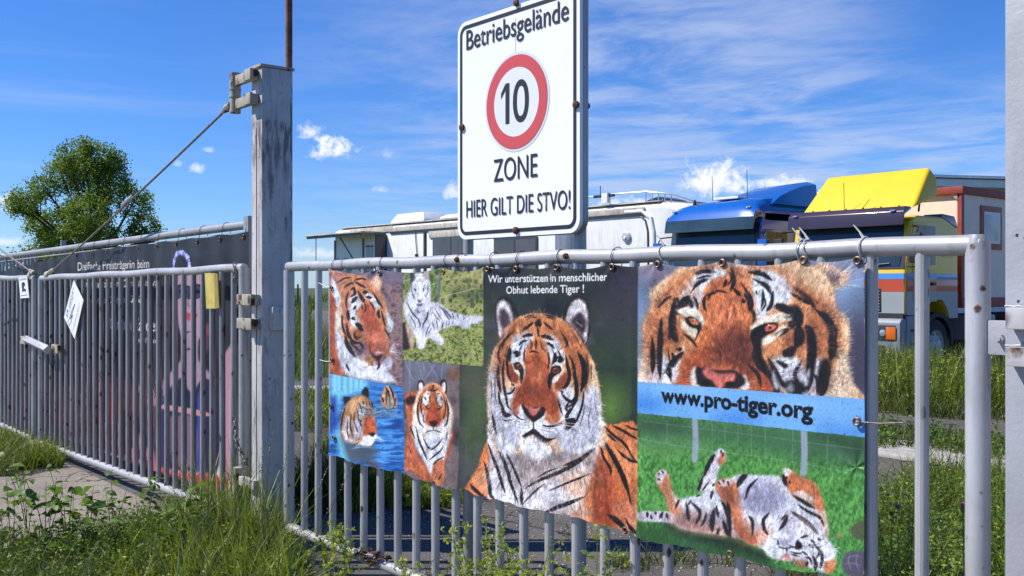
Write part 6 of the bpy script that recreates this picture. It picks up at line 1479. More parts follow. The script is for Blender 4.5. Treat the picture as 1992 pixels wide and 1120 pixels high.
def paint_portrait_banner(U, V):
    """the black banner behind the double gate"""
    p = Painter(U, V); p.C[:] = np.array((40, 43, 50)) / 255.
    p.mottle(-400, 400, 600, 1100, [(30, 32, 38), (40, 43, 50), (48, 52, 60)], 40, 8, a=.8)
    # blurred circus colours in the lower half
    low = np.clip((V - 700) / 60, 0, 1)
    n = fbm(U / 9, V / 60, 12, 3); n2 = fbm(U / 6, V / 26, 14, 3)
    c = np.where((n > .56)[..., None], np.array((150, 84, 92)), np.where((n < .40)[..., None], np.array((46, 38, 52)), np.array((92, 66, 84)))) / 255.
    c = np.where((n2 > .66)[..., None], np.array((206, 150, 150)) / 255., c)
    left = np.clip((400 - U) / 60, 0, 1) * low
    p.C = p.C * (1 - left[..., None] * .75) + c * left[..., None] * .75
    p.poly((200, 150, 170), '436,690 452,690 456,960 440,985 430,940', 2); p.poly((232, 180, 190), '446,760 458,760 460,950 448,960', 3, .7)
    p.poly((236, 226, 232), '414,880 424,870 430,950 416,960', 2)
    # portrait: face, neck, hair
    p.poly((28, 24, 30), '330,560 340,515 362,498 392,506 410,540 418,640 424,760 400,800 330,800 322,680', 3)
    p.poly((190, 158, 182), '341,545 352,530 378,526 398,540 402,600 394,650 378,668 356,660 344,620', 2)
    p.poly((176, 146, 172), '352,650 386,655 388,700 420,740 400,780 330,780 318,740 350,700', 3)
    for x in (356, 384): p.ell((40, 32, 44), x, 567, 7, 3.4, 1); p.line((52, 40, 50), '2.6 %d,558 %d,553 %d,557' % (x - 9, x, x + 9))
    p.poly((204, 70, 96), '352,612 362,607 370,609 378,607 386,613 376,622 362,622', 1); p.line((130, 100, 120), '2 368,570 366,592 372,596')
    p.line((60, 50, 84), '3 352,642 362,646 374,644;4 350,676 364,679 380,676')
    p.ell((150, 60, 90), 404, 640, 7, 12, 2, .7); p.poly((150, 70, 110), '392,640 406,632 408,676 394,690', 3, .6)
    # blue costume with white and red hem
    p.poly((24, 36, 70), '318,770 350,735 372,765 398,735 424,765 428,880 410,930 330,930 312,860', 2)
    p.poly((44, 50, 120), '306,770 316,765 318,900 306,880', 1.5); p.poly((60, 70, 170), '384,776 390,765 392,930 382,940', 1.5)
    p.poly((214, 150, 160), '318,786 400,800 400,810 318,796', 1); p.poly((176, 130, 140), '330,810 376,812 380,900 336,900', 4, .7)
    p.poly((232, 230, 238), '300,910 440,930 440,985 300,960', 3); 
    for x in range(302, 440, 17): p.ell((206, 44, 60), x, 925 + (x - 300) * .14, 7, 18, 1.5)
    p.line((206, 40, 60), '5 214,720 216,800 214,840;4 246,745 250,790'); p.poly((220, 96, 110), '236,880 262,900 290,930 250,920', 2); p.poly((216, 130, 130), '240,740 252,738 256,800 244,800', 1.5)
    p.poly((210, 110, 120), '290,860 300,880 304,930 290,925', 2)
    # tiara
    import math as _m
    for i in range(15):
        t = _m.pi * (1 + i / 14.); x = 352 + 15.5 * _m.cos(t); y = 519 + 28 * _m.sin(t)
        p.ell((84, 104, 226), x, y, 2.6, 5.4, .8); p.ell((236, 226, 255), x + .4, y - .6, 1.2 + (i % 3), 2. + 1.3 * (i % 3), .6)
    p.C = p.C * .82 + np.array((34, 34, 42)) / 255. * .14
    # lettering
    Wc = (232, 228, 214)
    p.text('Dreifache Preisträgerin beim', Wc, 151.5, 526, 290, 520.5, 15.5, 16.5, .0)
    p.text('Internationalen Circusfestival', (206, 200, 190), 160, 560, 308, 556, 13, 14.5, .0)
    p.text('Monte Carlo 2018', Wc, 172, 590, 276, 588, 13, 14, .0)
    p.text('Carmen Zander', (225, 225, 230), 212, 640, 308, 645, 22, 25, .0)
    p.text('e   es   f   en', (215, 215, 220), 250, 664, 309, 668, 9, 10, .0)
    p.C *= (1 + (fbm(U / 1.3, V / 1.3, 3, 2) - .5)[..., None] * .12)
    return np.clip(p.C, 0, 1)

def srgb2lin(c): return np.where(c <= .04045, c / 12.92, ((c + .055) / 1.055) ** 2.4)
# ----------------------------------------------------------------------------
# BANNERS (fine meshes carrying flat print colour per vertex)
# ----------------------------------------------------------------------------
def print_mat(name, gain=1.0, rough=.42):
    s = NT(name); at = s.n('ShaderNodeVertexColor', layer_name='print'); g = s.n('ShaderNodeVectorMath', operation='SCALE'); g.inputs['Scale'].default_value = gain; s.l(at.outputs[0], g.inputs[0])
    v = s.co('Object', rnd=False); s.bump(s.noise(v, 9, 4, .6), .002, .6); s.set(g.outputs[0], rough, 0); s.b.inputs['Specular IOR Level'].default_value = .35; return s.m
def cloth(parent, name, xs, zb, zt, yfun, painter, mat, nv, yref):
    """xs: column positions; zb/zt: lower and upper edge per column"""
    n = len(xs); vv = np.linspace(0, 1, nv); X_ = np.repeat(xs[None, :], nv, 0); Zp = zb[None, :] + (zt - zb)[None, :] * vv[:, None]; Yp = yfun(X_, Zp, vv[:, None] + 0 * X_)
    # print coordinates: where a flat sheet hung at y = yref carries each bit of the artwork
    t = (yref - CY); dx = X_ / t; a = (dx + SI) / (CO - dx * SI) if False else (dx * CO + SI) / (CO - dx * SI)
    U = 996 + a * FPX; dep = t / (SI * a + CO); V = 557 - (Zp - CZ) / dep * FPX
    C = srgb2lin(painter(U, V))
    me = bpy.data.meshes.new(name); base = np.array(parent.location)
    co = np.stack([X_, Yp, Zp], -1).reshape(-1, 3) - base
    idx = np.arange(n * nv).reshape(nv, n); F = np.stack([idx[:-1, :-1], idx[:-1, 1:], idx[1:, 1:], idx[1:, :-1]], -1).reshape(-1, 4)
    me.vertices.add(len(co)); me.vertices.foreach_set('co', co.astype(np.float32).ravel()); me.loops.add(F.size); me.loops.foreach_set('vertex_index', F.astype(np.int32).ravel())
    me.polygons.add(len(F)); me.polygons.foreach_set('loop_start', np.arange(0, F.size, 4, dtype=np.int32)); me.update(calc_edges=True)
    me.polygons.foreach_set('use_smooth', np.ones(len(F), bool))
    ca = me.color_attributes.new('print', 'FLOAT_COLOR', 'POINT'); ca.data.foreach_set('color', np.concatenate([C, np.ones(C.shape[:2] + (1,))], -1).astype(np.float32).ravel())
    me.materials.append(mat); o = link(bpy.data.objects.new(name, me)); o.parent = parent; return o
YB = -.036
def bx(px): return on_y(px, 557, YB).x
xa, xb = bx(641), bx(1681)
bprof = [(641, 883), (662, 889), (690, 897), (716, 905), (742, 909), (782, 921), (830, 938), (856, 944), (890, 952), (906, 950), (925, 960), (960, 970), (1000, 977), (1030, 988), (1080, 996), (1150, 1016), (1195, 1027), (1215, 1034), (1232, 1034), (1240, 1044), (1290, 1054), (1350, 1064), (1430, 1082), (1500, 1100), (1560, 1112), (1620, 1118), (1681, 1128)]
bxs = np.array([bx(p[0]) for p in bprof]); bzs = np.array([on_y(p[0], p[1], YB).z for p in bprof])
u = np.linspace(0, 1, 1040); scr = 641 + (1681 - 641) * u                                # denser where it is nearer
xs = np.array([bx(s_) for s_ in scr])
eyes_px = [652, 738, 862, 948, 1003, 1082, 1190, 1279, 1405, 1563, 1668]; ex = np.array([bx(p) for p in eyes_px])
zt_ = np.full(len(xs), 1.690)
for i, x in enumerate(xs):
    j = np.searchsorted(ex, x)
    if 0 < j < len(ex): f = (x - ex[j - 1]) / (ex[j] - ex[j - 1]); zt_[i] -= .020 * math.sin(math.pi * f) ** 1.0 * min(1, (ex[j] - ex[j - 1]) / .35)
zb = np.interp(xs, bxs, bzs); zb = zb + .003 * np.sin(xs * 23) + .002 * np.sin(xs * 61)
def yf1(X_, Z_, v):
    y = YB - .0 * X_
    y = y - .010 * np.exp(-((X_ + 3.83) / .06) ** 2) + .006 * np.exp(-((X_ + 3.74) / .05) ** 2) * (1 - v)
    y = y + .006 * np.sin(X_ * 9 + Z_ * 3) * (1 - v) + .004 * np.sin(X_ * 21 - Z_ * 5) * (1 - v) ** 2 + .0022 * np.sin(X_ * 34 + 5 * Z_ + 2 * np.sin(X_ * 5)) * (1 - v)
    y = y - .020 * np.clip(.16 - v, 0, 1) / .16 * (.5 + .5 * np.sin(X_ * 5.3 + 1))
    for e in ex: y = y + .0014 * np.sin(np.arctan2(Z_ - 1.69, X_ - e) * 7) * np.exp(-((np.hypot(X_ - e, Z_ - 1.69) - .06) / .05) ** 2)
    for e in ex: y = y - .006 * np.exp(-((X_ - e) / .035) ** 2) * np.clip((v - .86) / .14, 0, 1)
    y = y + .002 * np.sin(X_ * 47) * np.clip((v - .9) / .1, 0, 1)
    # pull lines towards the side eyelet
    ez = 1.0; d = np.hypot(X_ + 1.74, (Z_ - 1.03)); y = y - .006 * np.exp(-(d / .05) ** 2) + .0022 * np.sin(np.arctan2(Z_ - 1.03, X_ + 1.70) * 6) * np.exp(-((d - .07) / .08) ** 2)
    y = y - .008 * np.exp(-((X_ + 2.66) / .018) ** 2) * (1 - v)
    return np.minimum(y, -.026)
bn = thing('tiger_banner', 'printed vinyl banner with tiger photographs tied to the gate bars', 'banner', (-3.37, YB, 1.15))
cloth(bn, 'printed_sheet', xs, zb, zt_, yf1, paint_tiger_banner, print_mat('tiger_print', 1.0), 400, YB)
def eyelet(par, p, r=.011):
    m = MB().tube([(r * math.cos(a), 0, r * math.sin(a)) for a in [2 * math.pi * i / 14 for i in range(15)]], r * .42, 6, False)
    o = m.build('eyelet', M['eyelet'], None, True); o.parent = par; o.location = Vector(p) - par.location; return o
eds = [on_y(px, py, YB - .008) for px, py in ((738, 531), (862, 529), (948, 523), (1003, 523), (1082, 520), (1190, 519), (1279, 514), (1405, 511), (1563, 506), (1668, 507), (1667, 820), (644, 560), (645, 700), (649, 852), (742, 909), (1001, 973), (1216, 1031), (1420, 1078), (643, 790))]
for p in eds: eyelet(bn, p)
ties = [(663, 'b'), (645, 'b'), (863, 'b'), (886, 'b'), (738, 'b'), (1003, 'b'), (1083, 'b'), (1188, 'b'), (1281, 'w'), (1548, 'w'), (1562, 'w'), (1669, 'w'), (952, 'b')]
tie_lab = ['thin black tie over the ear of the upper left tiger picture', 'thin black tie at the left end of the tiger banner', 'thin black tie above the white tiger picture', 'second thin black tie above the white tiger picture, beside the rusty bolt',
           'thin black tie above the muzzle of the upper left tiger', 'black hook tie above the words of the centre picture', 'thin black tie above the ear gap of the centre tiger', 'thin black tie at the right end of the centre picture heading',
           'pale tie with a raised tail at the left of the big tiger face', 'first pale tie of the pair above the right eye of the big face', 'second pale tie of the pair above the right eye of the big face', 'pale tie with a raised tail by the upper right banner corner', 'thin black tie where the white tiger and centre pictures meet']
for k, (px, c) in enumerate(ties):
    x = bx(px) ; t = thing('cable_tie', tie_lab[k], 'tie', (x, 0, 1.72), 'white banner ties' if c == 'w' else 'black banner ties')
    r = .036; n = 20; pts = []
    for i in range(n + 1):
        a = 2 * math.pi * i / n; stretch = 1 + (.55 if -math.sin(a) > .2 and c == 'b' else .45) * max(0, -math.sin(a)) ** 3
        pts.append((x + .006 * math.sin(a) * (1 if k % 2 else -1) + (.012 * max(0, -math.sin(a))), -math.cos(a) * r, 1.722 + math.sin(a) * r * stretch))
    MB().tube(pts, .0019 if c == 'b' else .0026, 6, False).build('loop', M['wire'] if c == 'b' else M['tie'], t, True)
    if c == 'w': MB().tube([(x, -.005, 1.756), (x - .012, -.008, 1.775), (x - .03, -.012, 1.797)], [.005, .003, .002], 6).build('tail', M['tie'], t, True)
# side tie wires
for (pa, pb_, nm) in (((1667, 820), (1757, 822), 'rusty'), ((620, 550), (645, 560), 'white'), ((622, 700), (645, 703), 'white')):
    a = on_y(pa[0], pa[1], YB - .01); b = on_y(pb_[0], pb_[1], -.02); t = thing('tie_wire', {'rusty': 'thin rusty wire holding the right edge of the tiger banner', 'white': ('upper' if pa[1] < 600 else 'lower') + ' pale string tying the left edge of the tiger banner to a bar'}[nm], 'wire', a, None if nm == 'rusty' else 'strings at the left banner edge')
    MB().tube([a, a.lerp(b, .5) + Vector((0, 0, -.004)), b], .0026, 6).build('strand', M['cable'] if nm == 'rusty' else M['tie'], t, True)

# ---- black banner
FB = FY - .045
xL = -14.8; scr2 = np.concatenate([np.linspace(on_y(0, 557, FB).x * 0 - 120, 484, 620)])
xs2 = np.array([on_y(s_, 557, FB).x for s_ in scr2]); xs2 = xs2[(xs2 > -16.5)]
f_ = (xs2 - XE) / (XL - XE); zt2_ = ZE + (ZL - ZE) * f_ - .050 - .12 * np.clip((-xs2 - 9.5) / 3.5, 0, 1) ** 1.3 - .01 * np.abs(np.sin(xs2 * 6.))
zb2_ = np.full(len(xs2), .115) + .015 * np.sin(xs2 * 4)
def yf2(X_, Z_, v): return FB + .007 * np.sin(X_ * 17 + .8 * np.sin(Z_ * 4)) * (v ** 2) + .012 * np.sin(X_ * 5 + Z_ * 2) * v * (1 - v) * 2 + .010 * np.sin(X_ * 11 + Z_ * 6) * np.clip((-X_ - 10) / 2, 0, 1)
pb2 = thing('show_banner', 'black show banner with portrait and white lettering behind the double gate', 'banner', (-9.5, FB, 1.1))
cloth(pb2, 'printed_sheet', xs2, zb2_, zt2_, yf2, paint_portrait_banner, print_mat('show_print', 1.0, .5), 260, FB)
NTH = ['tenth', 'ninth', 'eighth', 'seventh', 'sixth', 'fifth', 'fourth', 'third', 'second', 'first']
for i, px in enumerate((150, 180, 209, 239, 271, 306, 345, 386, 430, 476)):
    x = on_y(px, 557, FB).x; f = (x - XE) / (XL - XE); z = ZE + (ZL - ZE) * f; zz_ = z - .085
    eyelet(pb2, (x, FB - .012, zz_), .012)
    t = thing('cable_tie', NTH[i] + ' black tie from the grey post along the black show banner', 'tie', (x, FY, z), 'ties along the black banner')
    MB().tube([(x + .004 * math.sin(a), FY - .036 * math.cos(a) - (.012 if math.sin(a) < -.5 else 0), z + .036 * math.sin(a) - (.045 if math.sin(a) < -.5 else 0)) for a in [2 * math.pi * k / 18 for k in range(19)]], .0022, 5, False).build('loop', M['wire'], t, True)
# ----------------------------------------------------------------------------
# VEGETATION
# ----------------------------------------------------------------------------
def inpoly(x, y, P):
    n = len(P); c = np.zeros(x.shape, bool)
    for i in range(n):
        x0, y0 = P[i]; x1, y1 = P[(i + 1) % n]
        m = ((y0 > y) != (y1 > y)) & (x < (x1 - x0) * (y - y0) / ((y1 - y0) if y1 != y0 else 1e-9) + x0); c ^= m
    return c
def scatter(P, n, rng, clump=0.):
    P = [(p[0], p[1]) for p in P]; xs = [p[0] for p in P]; ys = [p[1] for p in P]; out_ = np.zeros((0, 2))
    while len(out_) < n:
        q = rng.uniform((min(xs), min(ys)), (max(xs), max(ys)), (n * 2, 2)); q = q[inpoly(q[:, 0], q[:, 1], P)]
        if clump: f = fbm(q[:, 0] / clump, q[:, 1] / clump, 5, 2); q = q[rng.uniform(.25, .75, len(q)) < f]
        out_ = np.concatenate([out_, q])
    return out_[:n]
def blades(pos, h, wd, rng, bend=.35, z0=GZ, seg=4, lean=(0., 0.), spread=.34):
    """curved tapering blades of grass; returns quads"""
    n = len(pos); h = h * rng.uniform(.45, 1.1, n); az_ = rng.uniform(0, 6.283, n); ca, sa = np.cos(az_), np.sin(az_)
    b = bend * h * rng.uniform(.1, 2.2, n); sp = spread * h * rng.normal(size=n); fa = rng.uniform(0, 6.283, n); wx, wy = np.cos(fa), np.sin(fa); w_ = wd * rng.uniform(.6, 1.3, n)
    rows = []
    for k in range(seg + 1):
        t = k / seg; px_ = pos[:, 0] + ca * (b * t * t * 1.0) + ca * sp * t * .6 + lean[0] * h * t; py_ = pos[:, 1] + sa * (b * t * t) + sa * sp * t * .6 + lean[1] * h * t
        pz = z0 + h * (t - .22 * (b / h) * t ** 3 * 1.2); ww = w_ * (1 - t ** 1.6) * .5 + .0002
        rows.append(np.stack([px_ - wx * ww, py_ - wy * ww, pz], -1)); rows.append(np.stack([px_ + wx * ww, py_ + wy * ww, pz], -1))
    A_ = np.stack(rows, 1)                      # n, 2(seg+1), 3
    base = (np.arange(n) * 2 * (seg + 1))[:, None]
    F = np.concatenate([base + np.array([2 * k, 2 * k + 1, 2 * k + 3, 2 * k + 2]) for k in range(seg)], 1).reshape(-1, 4)
    return A_.reshape(-1, 3), F
class Acc:
    def __init__(s): s.V = []; s.F = []; s.n = 0
    def add(s, vf): V, F = vf; s.V.append(V); s.F.append(F + s.n); s.n += len(V)
    def build(s, name, mat, parent=None, kind=None): return mesh_np(name, np.concatenate(s.V), np.concatenate(s.F), mat, parent, False, kind)
M['grass'] = leafmat('fresh_grass', (.030, .065, .006), (.26, .33, .024), (.020, .045, .006), .28, 1.2)
M['grass2'] = leafmat('darker_grass', (.016, .036, .006), (.16, .21, .018), (.012, .026, .005), .25, 1.5)
M['dry'] = leafmat('dry_grass', (.30, .26, .15), (.42, .38, .24), (.22, .2, .1), .3, 2)
M['weed'] = leafmat('yellow_green_weed', (.13, .19, .015), (.46, .52, .050), (.10, .15, .015), .4, 4)
M['broad'] = leafmat('broad_leaf', (.035, .085, .010), (.15, .26, .024), (.025, .06, .008), .3, 6)
M['stem'] = plain('brown_stem', (.09, .075, .04), .8, 0, .3, 9)
M['gstem'] = plain('green_stem', (.10, .17, .03), .7, 0, .3, 9)
M['purple'] = plain('purple_flower', (.36, .06, .26), .7, 0, .2, 20)
rng = np.random.default_rng(11); rr = random.Random(11)
def PX(*pts): return [on_g(x, y) for x, y in pts]
def xy(p): return (p.x, p.y)

# low cover leaves: small quads near the ground
def leaflets(pos, h, size, rng, z0=GZ):
    n = len(pos); p = np.concatenate([pos + rng.normal(size=(n, 2)) * .01, (z0 + h * rng.uniform(.02, 1, n) ** 1.3)[:, None]], 1)
    a = rng.normal(size=(n, 3)) * (1, 1, .6); a /= np.linalg.norm(a, axis=1)[:, None]; b = rng.normal(size=(n, 3)); b -= (a * b).sum(1)[:, None] * a; b /= np.linalg.norm(b, axis=1)[:, None]
    s_ = size * rng.uniform(.5, 1.2, (n, 1)); q = np.stack([p - a * s_, p + b * s_ * .45, p + a * s_, p - b * s_ * .45], 1)
    return q.reshape(-1, 3), np.arange(4 * n).reshape(-1, 4)
def verge(name, P, n, h, wd, mat, leaf=0, lh=.1, ls=.02, clump=.25, bend=.4, lmat=None, soilz=.004, dry=0):
    P = [xy(p) for p in P]
    o = sheet(name + '_soil', P, GZ + soilz, M['soil'])
    a = Acc(); a.add(blades(scatter(P, n, rng, clump), h, wd, rng, bend)); a.build(name, mat, None, 'stuff')
    if leaf: a = Acc(); a.add(leaflets(scatter(P, leaf, rng, clump), lh, ls, rng)); a.build(name, lmat or M['broad'], None, 'stuff')
    if dry: a = Acc(); a.add(blades(scatter(P, dry, rng, clump), h * .8, wd * .6, rng, .9)); a.build('dry_grass', M['dry'], None, 'stuff')
def grow(P, n, h, wd, mat, bend=.4, clump=.15, name='grass', z0=GZ):
    a = Acc(); a.add(blades(scatter([xy(p) for p in P], n, rng, clump), h, wd, rng, bend, z0)); return a.build(name, mat, None, 'stuff')

# --- foreground verge in front of the gates
FG = PX((-120, 1100), (20, 1078), (90, 1062), (170, 1046), (250, 1050), (330, 1046), (400, 1036), (440, 1012), (470, 1010), (520, 1060), (560, 1080), (590, 1110), (610, 1160), (590, 1300), (-120, 1300))
verge('grass', FG, 5600, .22, .008, M['grass2'], 9000, .20, .022, .18, .6, M['broad'], dry=500)
grow(PX((385, 1030), (430, 1010), (520, 1050), (556, 1082), (575, 1250), (330, 1250), (330, 1100)), 900, .52, .012, M['grass'], .40, .08)
grow(PX((385, 1030), (430, 1010), (520, 1050), (556, 1082), (575, 1250), (330, 1250), (330, 1100)), 1100, .36, .010, M['grass2'], .8, .08)
grow(PX((330, 1040), (430, 1010), (556, 1078), (570, 1250), (300, 1250)), 90, .60, .0045, M['dry'], .35, .12, 'dry_grass')
grow(PX((380, 1040), (440, 1012), (490, 1036), (540, 1078), (560, 1150), (400, 1150)), 230, .74, .009, M['grass'], .35)
grow(PX((250, 1070), (400, 1046), (420, 1200), (200, 1200)), 1000, .36, .010, M['grass'], .5)
grow(PX((-100, 1092), (60, 1080), (200, 1090), (220, 1250), (-120, 1250)), 2400, .30, .006, M['grass2'], .5)
grow(PX((300, 1010), (420, 1000), (440, 1025), (330, 1040)), 450, .28, .006, M['grass'], .6)
a_ = Acc(); a_.add(leaflets(scatter([xy(p) for p in PX((130, 1060), (420, 1030), (460, 1120), (100, 1140))], 2600, rng, .12), .30, .017, rng)); a_.build('clover', M['broad'], None, 'stuff')
a_ = Acc(); a_.add(leaflets(scatter([xy(p) for p in PX((-100, 1085), (600, 1075), (620, 1250), (-100, 1250))], 2600, rng, .1), .34, .010, rng)); a_.build('clover', M['weed'], None, 'stuff')
ears = Acc()
a_ = Acc(); a_.add(leaflets(scatter([xy(p) for p in PX((-100, 1085), (560, 1075), (590, 1250), (-100, 1250))], 1500, rng, .1), .05, .018, rng)); a_.add(blades(scatter([xy(p) for p in PX((-100, 1085), (560, 1075), (590, 1250), (-100, 1250))], 500, rng, .1), .22, .004, rng, 1.6)); a_.build('dead_litter', M['dry'], None, 'stuff')
# --- clump at the left, below the middle of the double gate
LG = PX((-60, 905), (-60, 850), (40, 862), (90, 872), (128, 886), (122, 910), (60, 925), (0, 928), (-60, 930))
verge('grass', LG, 2600, .26, .009, M['grass'], 900, .12, .03, .2, .6, M['broad'])
# --- tuft behind the left end of the tiger gate
TF = PX((570, 985), (590, 960), (650, 945), (720, 940), (775, 945), (770, 975), (700, 992), (620, 1002))
verge('grass', TF, 2200, .48, .009, M['grass2'], 600, .12, .03, .2, .5, M['broad'], dry=350)
grow(PX((640, 975), (760, 965), (770, 992), (650, 1000)), 500, .40, .008, M['grass'], .5)
TG = PX((745, 945), (800, 925), (900, 935), (940, 950), (930, 978), (860, 992), (780, 992))
verge('grass', TG, 1500, .22, .010, M['grass'], 900, .12, .03, .2, .6, M['weed'])
# --- small weedy strips across the track, left gap
for P, n, h in ((PX((560, 788), (560, 770), (660, 768), (660, 790)), 500, .28), (PX((560, 838), (560, 820), (660, 800), (700, 822), (640, 845)), 500, .30), (PX((600, 880), (660, 862), (760, 868), (740, 890)), 400, .25)):
    verge('grass', P, n, h, .016, M['grass'], 200, .1, .03, .2, .6, M['broad'])
# --- tall field grass beyond the yard
FD = [Vector(p + (0,)) for p in ((-15.0, 3.4), (-16.8, 7.6), (-30, 14.0), (-46, 22), (-46, 12), (-26, 1.2), (-17.6, 1.2))]
grow(FD, 9000, .85, .022, M['grass2'], .3, .6, 'field_grass', GZ - .01)
grow([Vector(p + (0,)) for p in ((-30, 14), (-46, 22), (-110, 60), (-110, 20), (-46, 6))], 6000, 1.1, .08, M['grass2'], .3, 2., 'field_grass', GZ - .01)
# --- band of tall herbs in front of the lorries
HB = [Vector(p + (0,)) for p in ((-9.5, 9.6), (-3.2, 10.2), (-1.0, 15.5), (-7.5, 14.7), (-11.2, 14.2), (-10.4, 11.0))]
verge('tall_weeds', HB, 9500, .72, .013, M['grass2'], 14000, .60, .028, .5, .3, M['weed'], dry=250)
grow(HB, 2200, .95, .014, M['grass'], .25, .4, 'tall_weeds')
HF = [Vector(p + (0,)) for p in ((-9.6, 9.1), (-3.0, 9.7), (-3.2, 10.6), (-9.4, 10.1))]
grow(HF, 2200, .3, .014, M['grass2'], .5, .3)
# --- strip between the two tracks, right
MS = PX((1600, 868), (1650, 842), (1750, 836), (1850, 852), (2000, 864), (2060, 890), (2000, 908), (1850, 888), (1760, 878), (1640, 880))
verge('grass', MS, 1800, .20, .012, M['grass2'], 3800, .20, .024, .25, .5, M['broad'])
# --- rank weeds right behind the tiger gate, at the right
RW = PX((1600, 1140), (1640, 1060), (1700, 1010), (1800, 985), (1900, 985), (2040, 990), (2100, 1300), (1600, 1300))
verge('weeds', RW, 2400, .34, .008, M['grass2'], 17000, .36, .016, .2, .5, M['broad'], dry=250)
grow(RW, 700, .62, .006, M['grass'], .35, .2, 'weeds')
a_ = Acc(); a_.add(leaflets(scatter([xy(p) for p in RW], 3500, rng, .12), .46, .012, rng)); a_.build('weeds', M['weed'], None, 'stuff')
RW2 = PX((1690, 990), (1760, 940), (1860, 925), (2040, 930), (2050, 985), (1700, 1000))
grow(RW2, 900, .40, .008, M['grass'], .4, .12); 
# --- litter of weeds along the foot of the gate
grow(PX((900, 1135), (1120, 1120), (1150, 1130), (1100, 1200), (900, 1200)), 300, .12, .006, M['grass'], .6)
grow(PX((1180, 1090), (1440, 1075), (1460, 1100), (1200, 1115)), 350, .12, .007, M['grass2'], .6)
grow(PX((1500, 1100), (1660, 1090), (1660, 1140), (1500, 1150)), 400, .2, .007, M['grass2'], .6)

# --- individual plants -------------------------------------------------------
def leaf_shape(L, W, fold=.25, n=4):
    m = MB(); vs = []; 
    for k in range(n + 1):
        t = k / n; w_ = W * math.sin(math.pi * min(1, t * .92 + .05)) ** .8 * (1 - .3 * t); z_ = L * (.25 * t - .45 * t * t)
        vs += [(L * t, -w_, z_ + w_ * fold), (L * t, 0, z_), (L * t, w_, z_ + w_ * fold)]
    fs = []
    for k in range(n): b = 3 * k; fs += [(b, b + 1, b + 4, b + 3), (b + 1, b + 2, b + 5, b + 4)]
    m.add(vs, fs); o = m.build('leaf', M['broad'], None, True, fixn=False); me = o.data; bpy.data.objects.remove(o); return me
BL = [leaf_shape(.075, .033), leaf_shape(.06, .029, .4), leaf_shape(.088, .036, .15)]
def broad_plant(label, root, stems, group=None):
    t = thing('broadleaf_plant', label, 'plant', (root.x, root.y, GZ)); m = MB(); spots = []
    for (dx, dy, h) in stems:
        b = Vector((root.x + rr.uniform(-.03, .03), root.y + rr.uniform(-.03, .03), GZ)); e = Vector((root.x + dx, root.y + dy, GZ + h)); mid = b.lerp(e, .5) + Vector((-dx * .15, -dy * .15, .03))
        m.tube([b, b.lerp(mid, .6), mid, mid.lerp(e, .6), e], [.0035, .003, .0026, .002, .0012], 5)
        for k in range(rr.randint(3, 4)):
            f = .45 + .55 * (k + 1) / 4; p = (b.lerp(mid, f * 2) if f < .5 else mid.lerp(e, f * 2 - 1))
            for q in range(rr.randint(1, 3)): spots.append((p + Vector((rr.uniform(-.02, .02), rr.uniform(-.02, .02), rr.uniform(-.03, .02))), rr.uniform(0, 6.28)))
    m.build('stem', M['stem'], t, True)
    for p, a in spots[:60]:
        o = link(bpy.data.objects.new('leaf', rr.choice(BL))); o.parent = t; o.location = p - t.location; o.rotation_euler = (rr.uniform(-.7, .7), rr.uniform(-.5, .5), a); s_ = rr.uniform(.6, 1.15); o.scale = (s_, s_, s_)
G1 = 'broad-leaved weeds at the lower left'
pl = [((60, 1085), [(-.28, -.1, .62), (-.18, 0, .52), (-.05, -.1, .60), (.1, 0, .42)], 'tall broad-leaved weed with red-brown stems nearest the lower left corner'),
      ((130, 1090), [(-.12, 0, .50), (.0, -.1, .58), (.12, .0, .48), (-.2, .1, .4)], 'broad-leaved weed standing before the bare gravel left of the grass'),
      ((215, 1082), [(-.1, 0, .42), (.02, 0, .52), (.15, .05, .44), (.2, 0, .3)], 'broad-leaved weed in the middle of the gravel edge, upright stems'),
      ((290, 1074), [(-.14, 0, .36), (.02, .0, .44), (.12, 0, .50)], 'slender broad-leaved weed reaching up before the bottom rail'),
      ((330, 1085), [(-.05, 0, .3), (.1, 0, .38), (.2, 0, .34)], 'low broad-leaved weed where the tall grass begins'),
      ((20, 1110), [(-.1, 0, .55), (.1, 0, .45), (-.3, 0, .35)], 'broad-leaved weed cut by the left edge of the picture'),
      ((95, 1100), [(-.2, -.1, .56), (-.06, 0, .5), (.1, .05, .46), (.16, 0, .56)], 'bushy broad-leaved weed between the two tallest ones at the left'),
      ((175, 1112), [(-.1, 0, .46), (.06, 0, .52), (.14, 0, .40)], 'broad-leaved weed low in front of the gravel, pale leaves'),
      ((385, 1100), [(-.12, 0, .44), (.06, 0, .50), (.14, 0, .36)], 'broad-leaved weed rising out of the tall grass before the bottom rail')]
a_ = Acc(); a_.add(leaflets(scatter([xy(p) for p in PX((-60, 1110), (30, 1088), (130, 1084), (230, 1084), (330, 1078), (400, 1088), (420, 1130), (-60, 1150))], 1500, rng, .16), .24, .028, rng)); a_.build('low_leaves', M['broad'], None, 'stuff')
for (q, st_, lab) in pl: broad_plant(lab, on_g(*q), st_, G1)
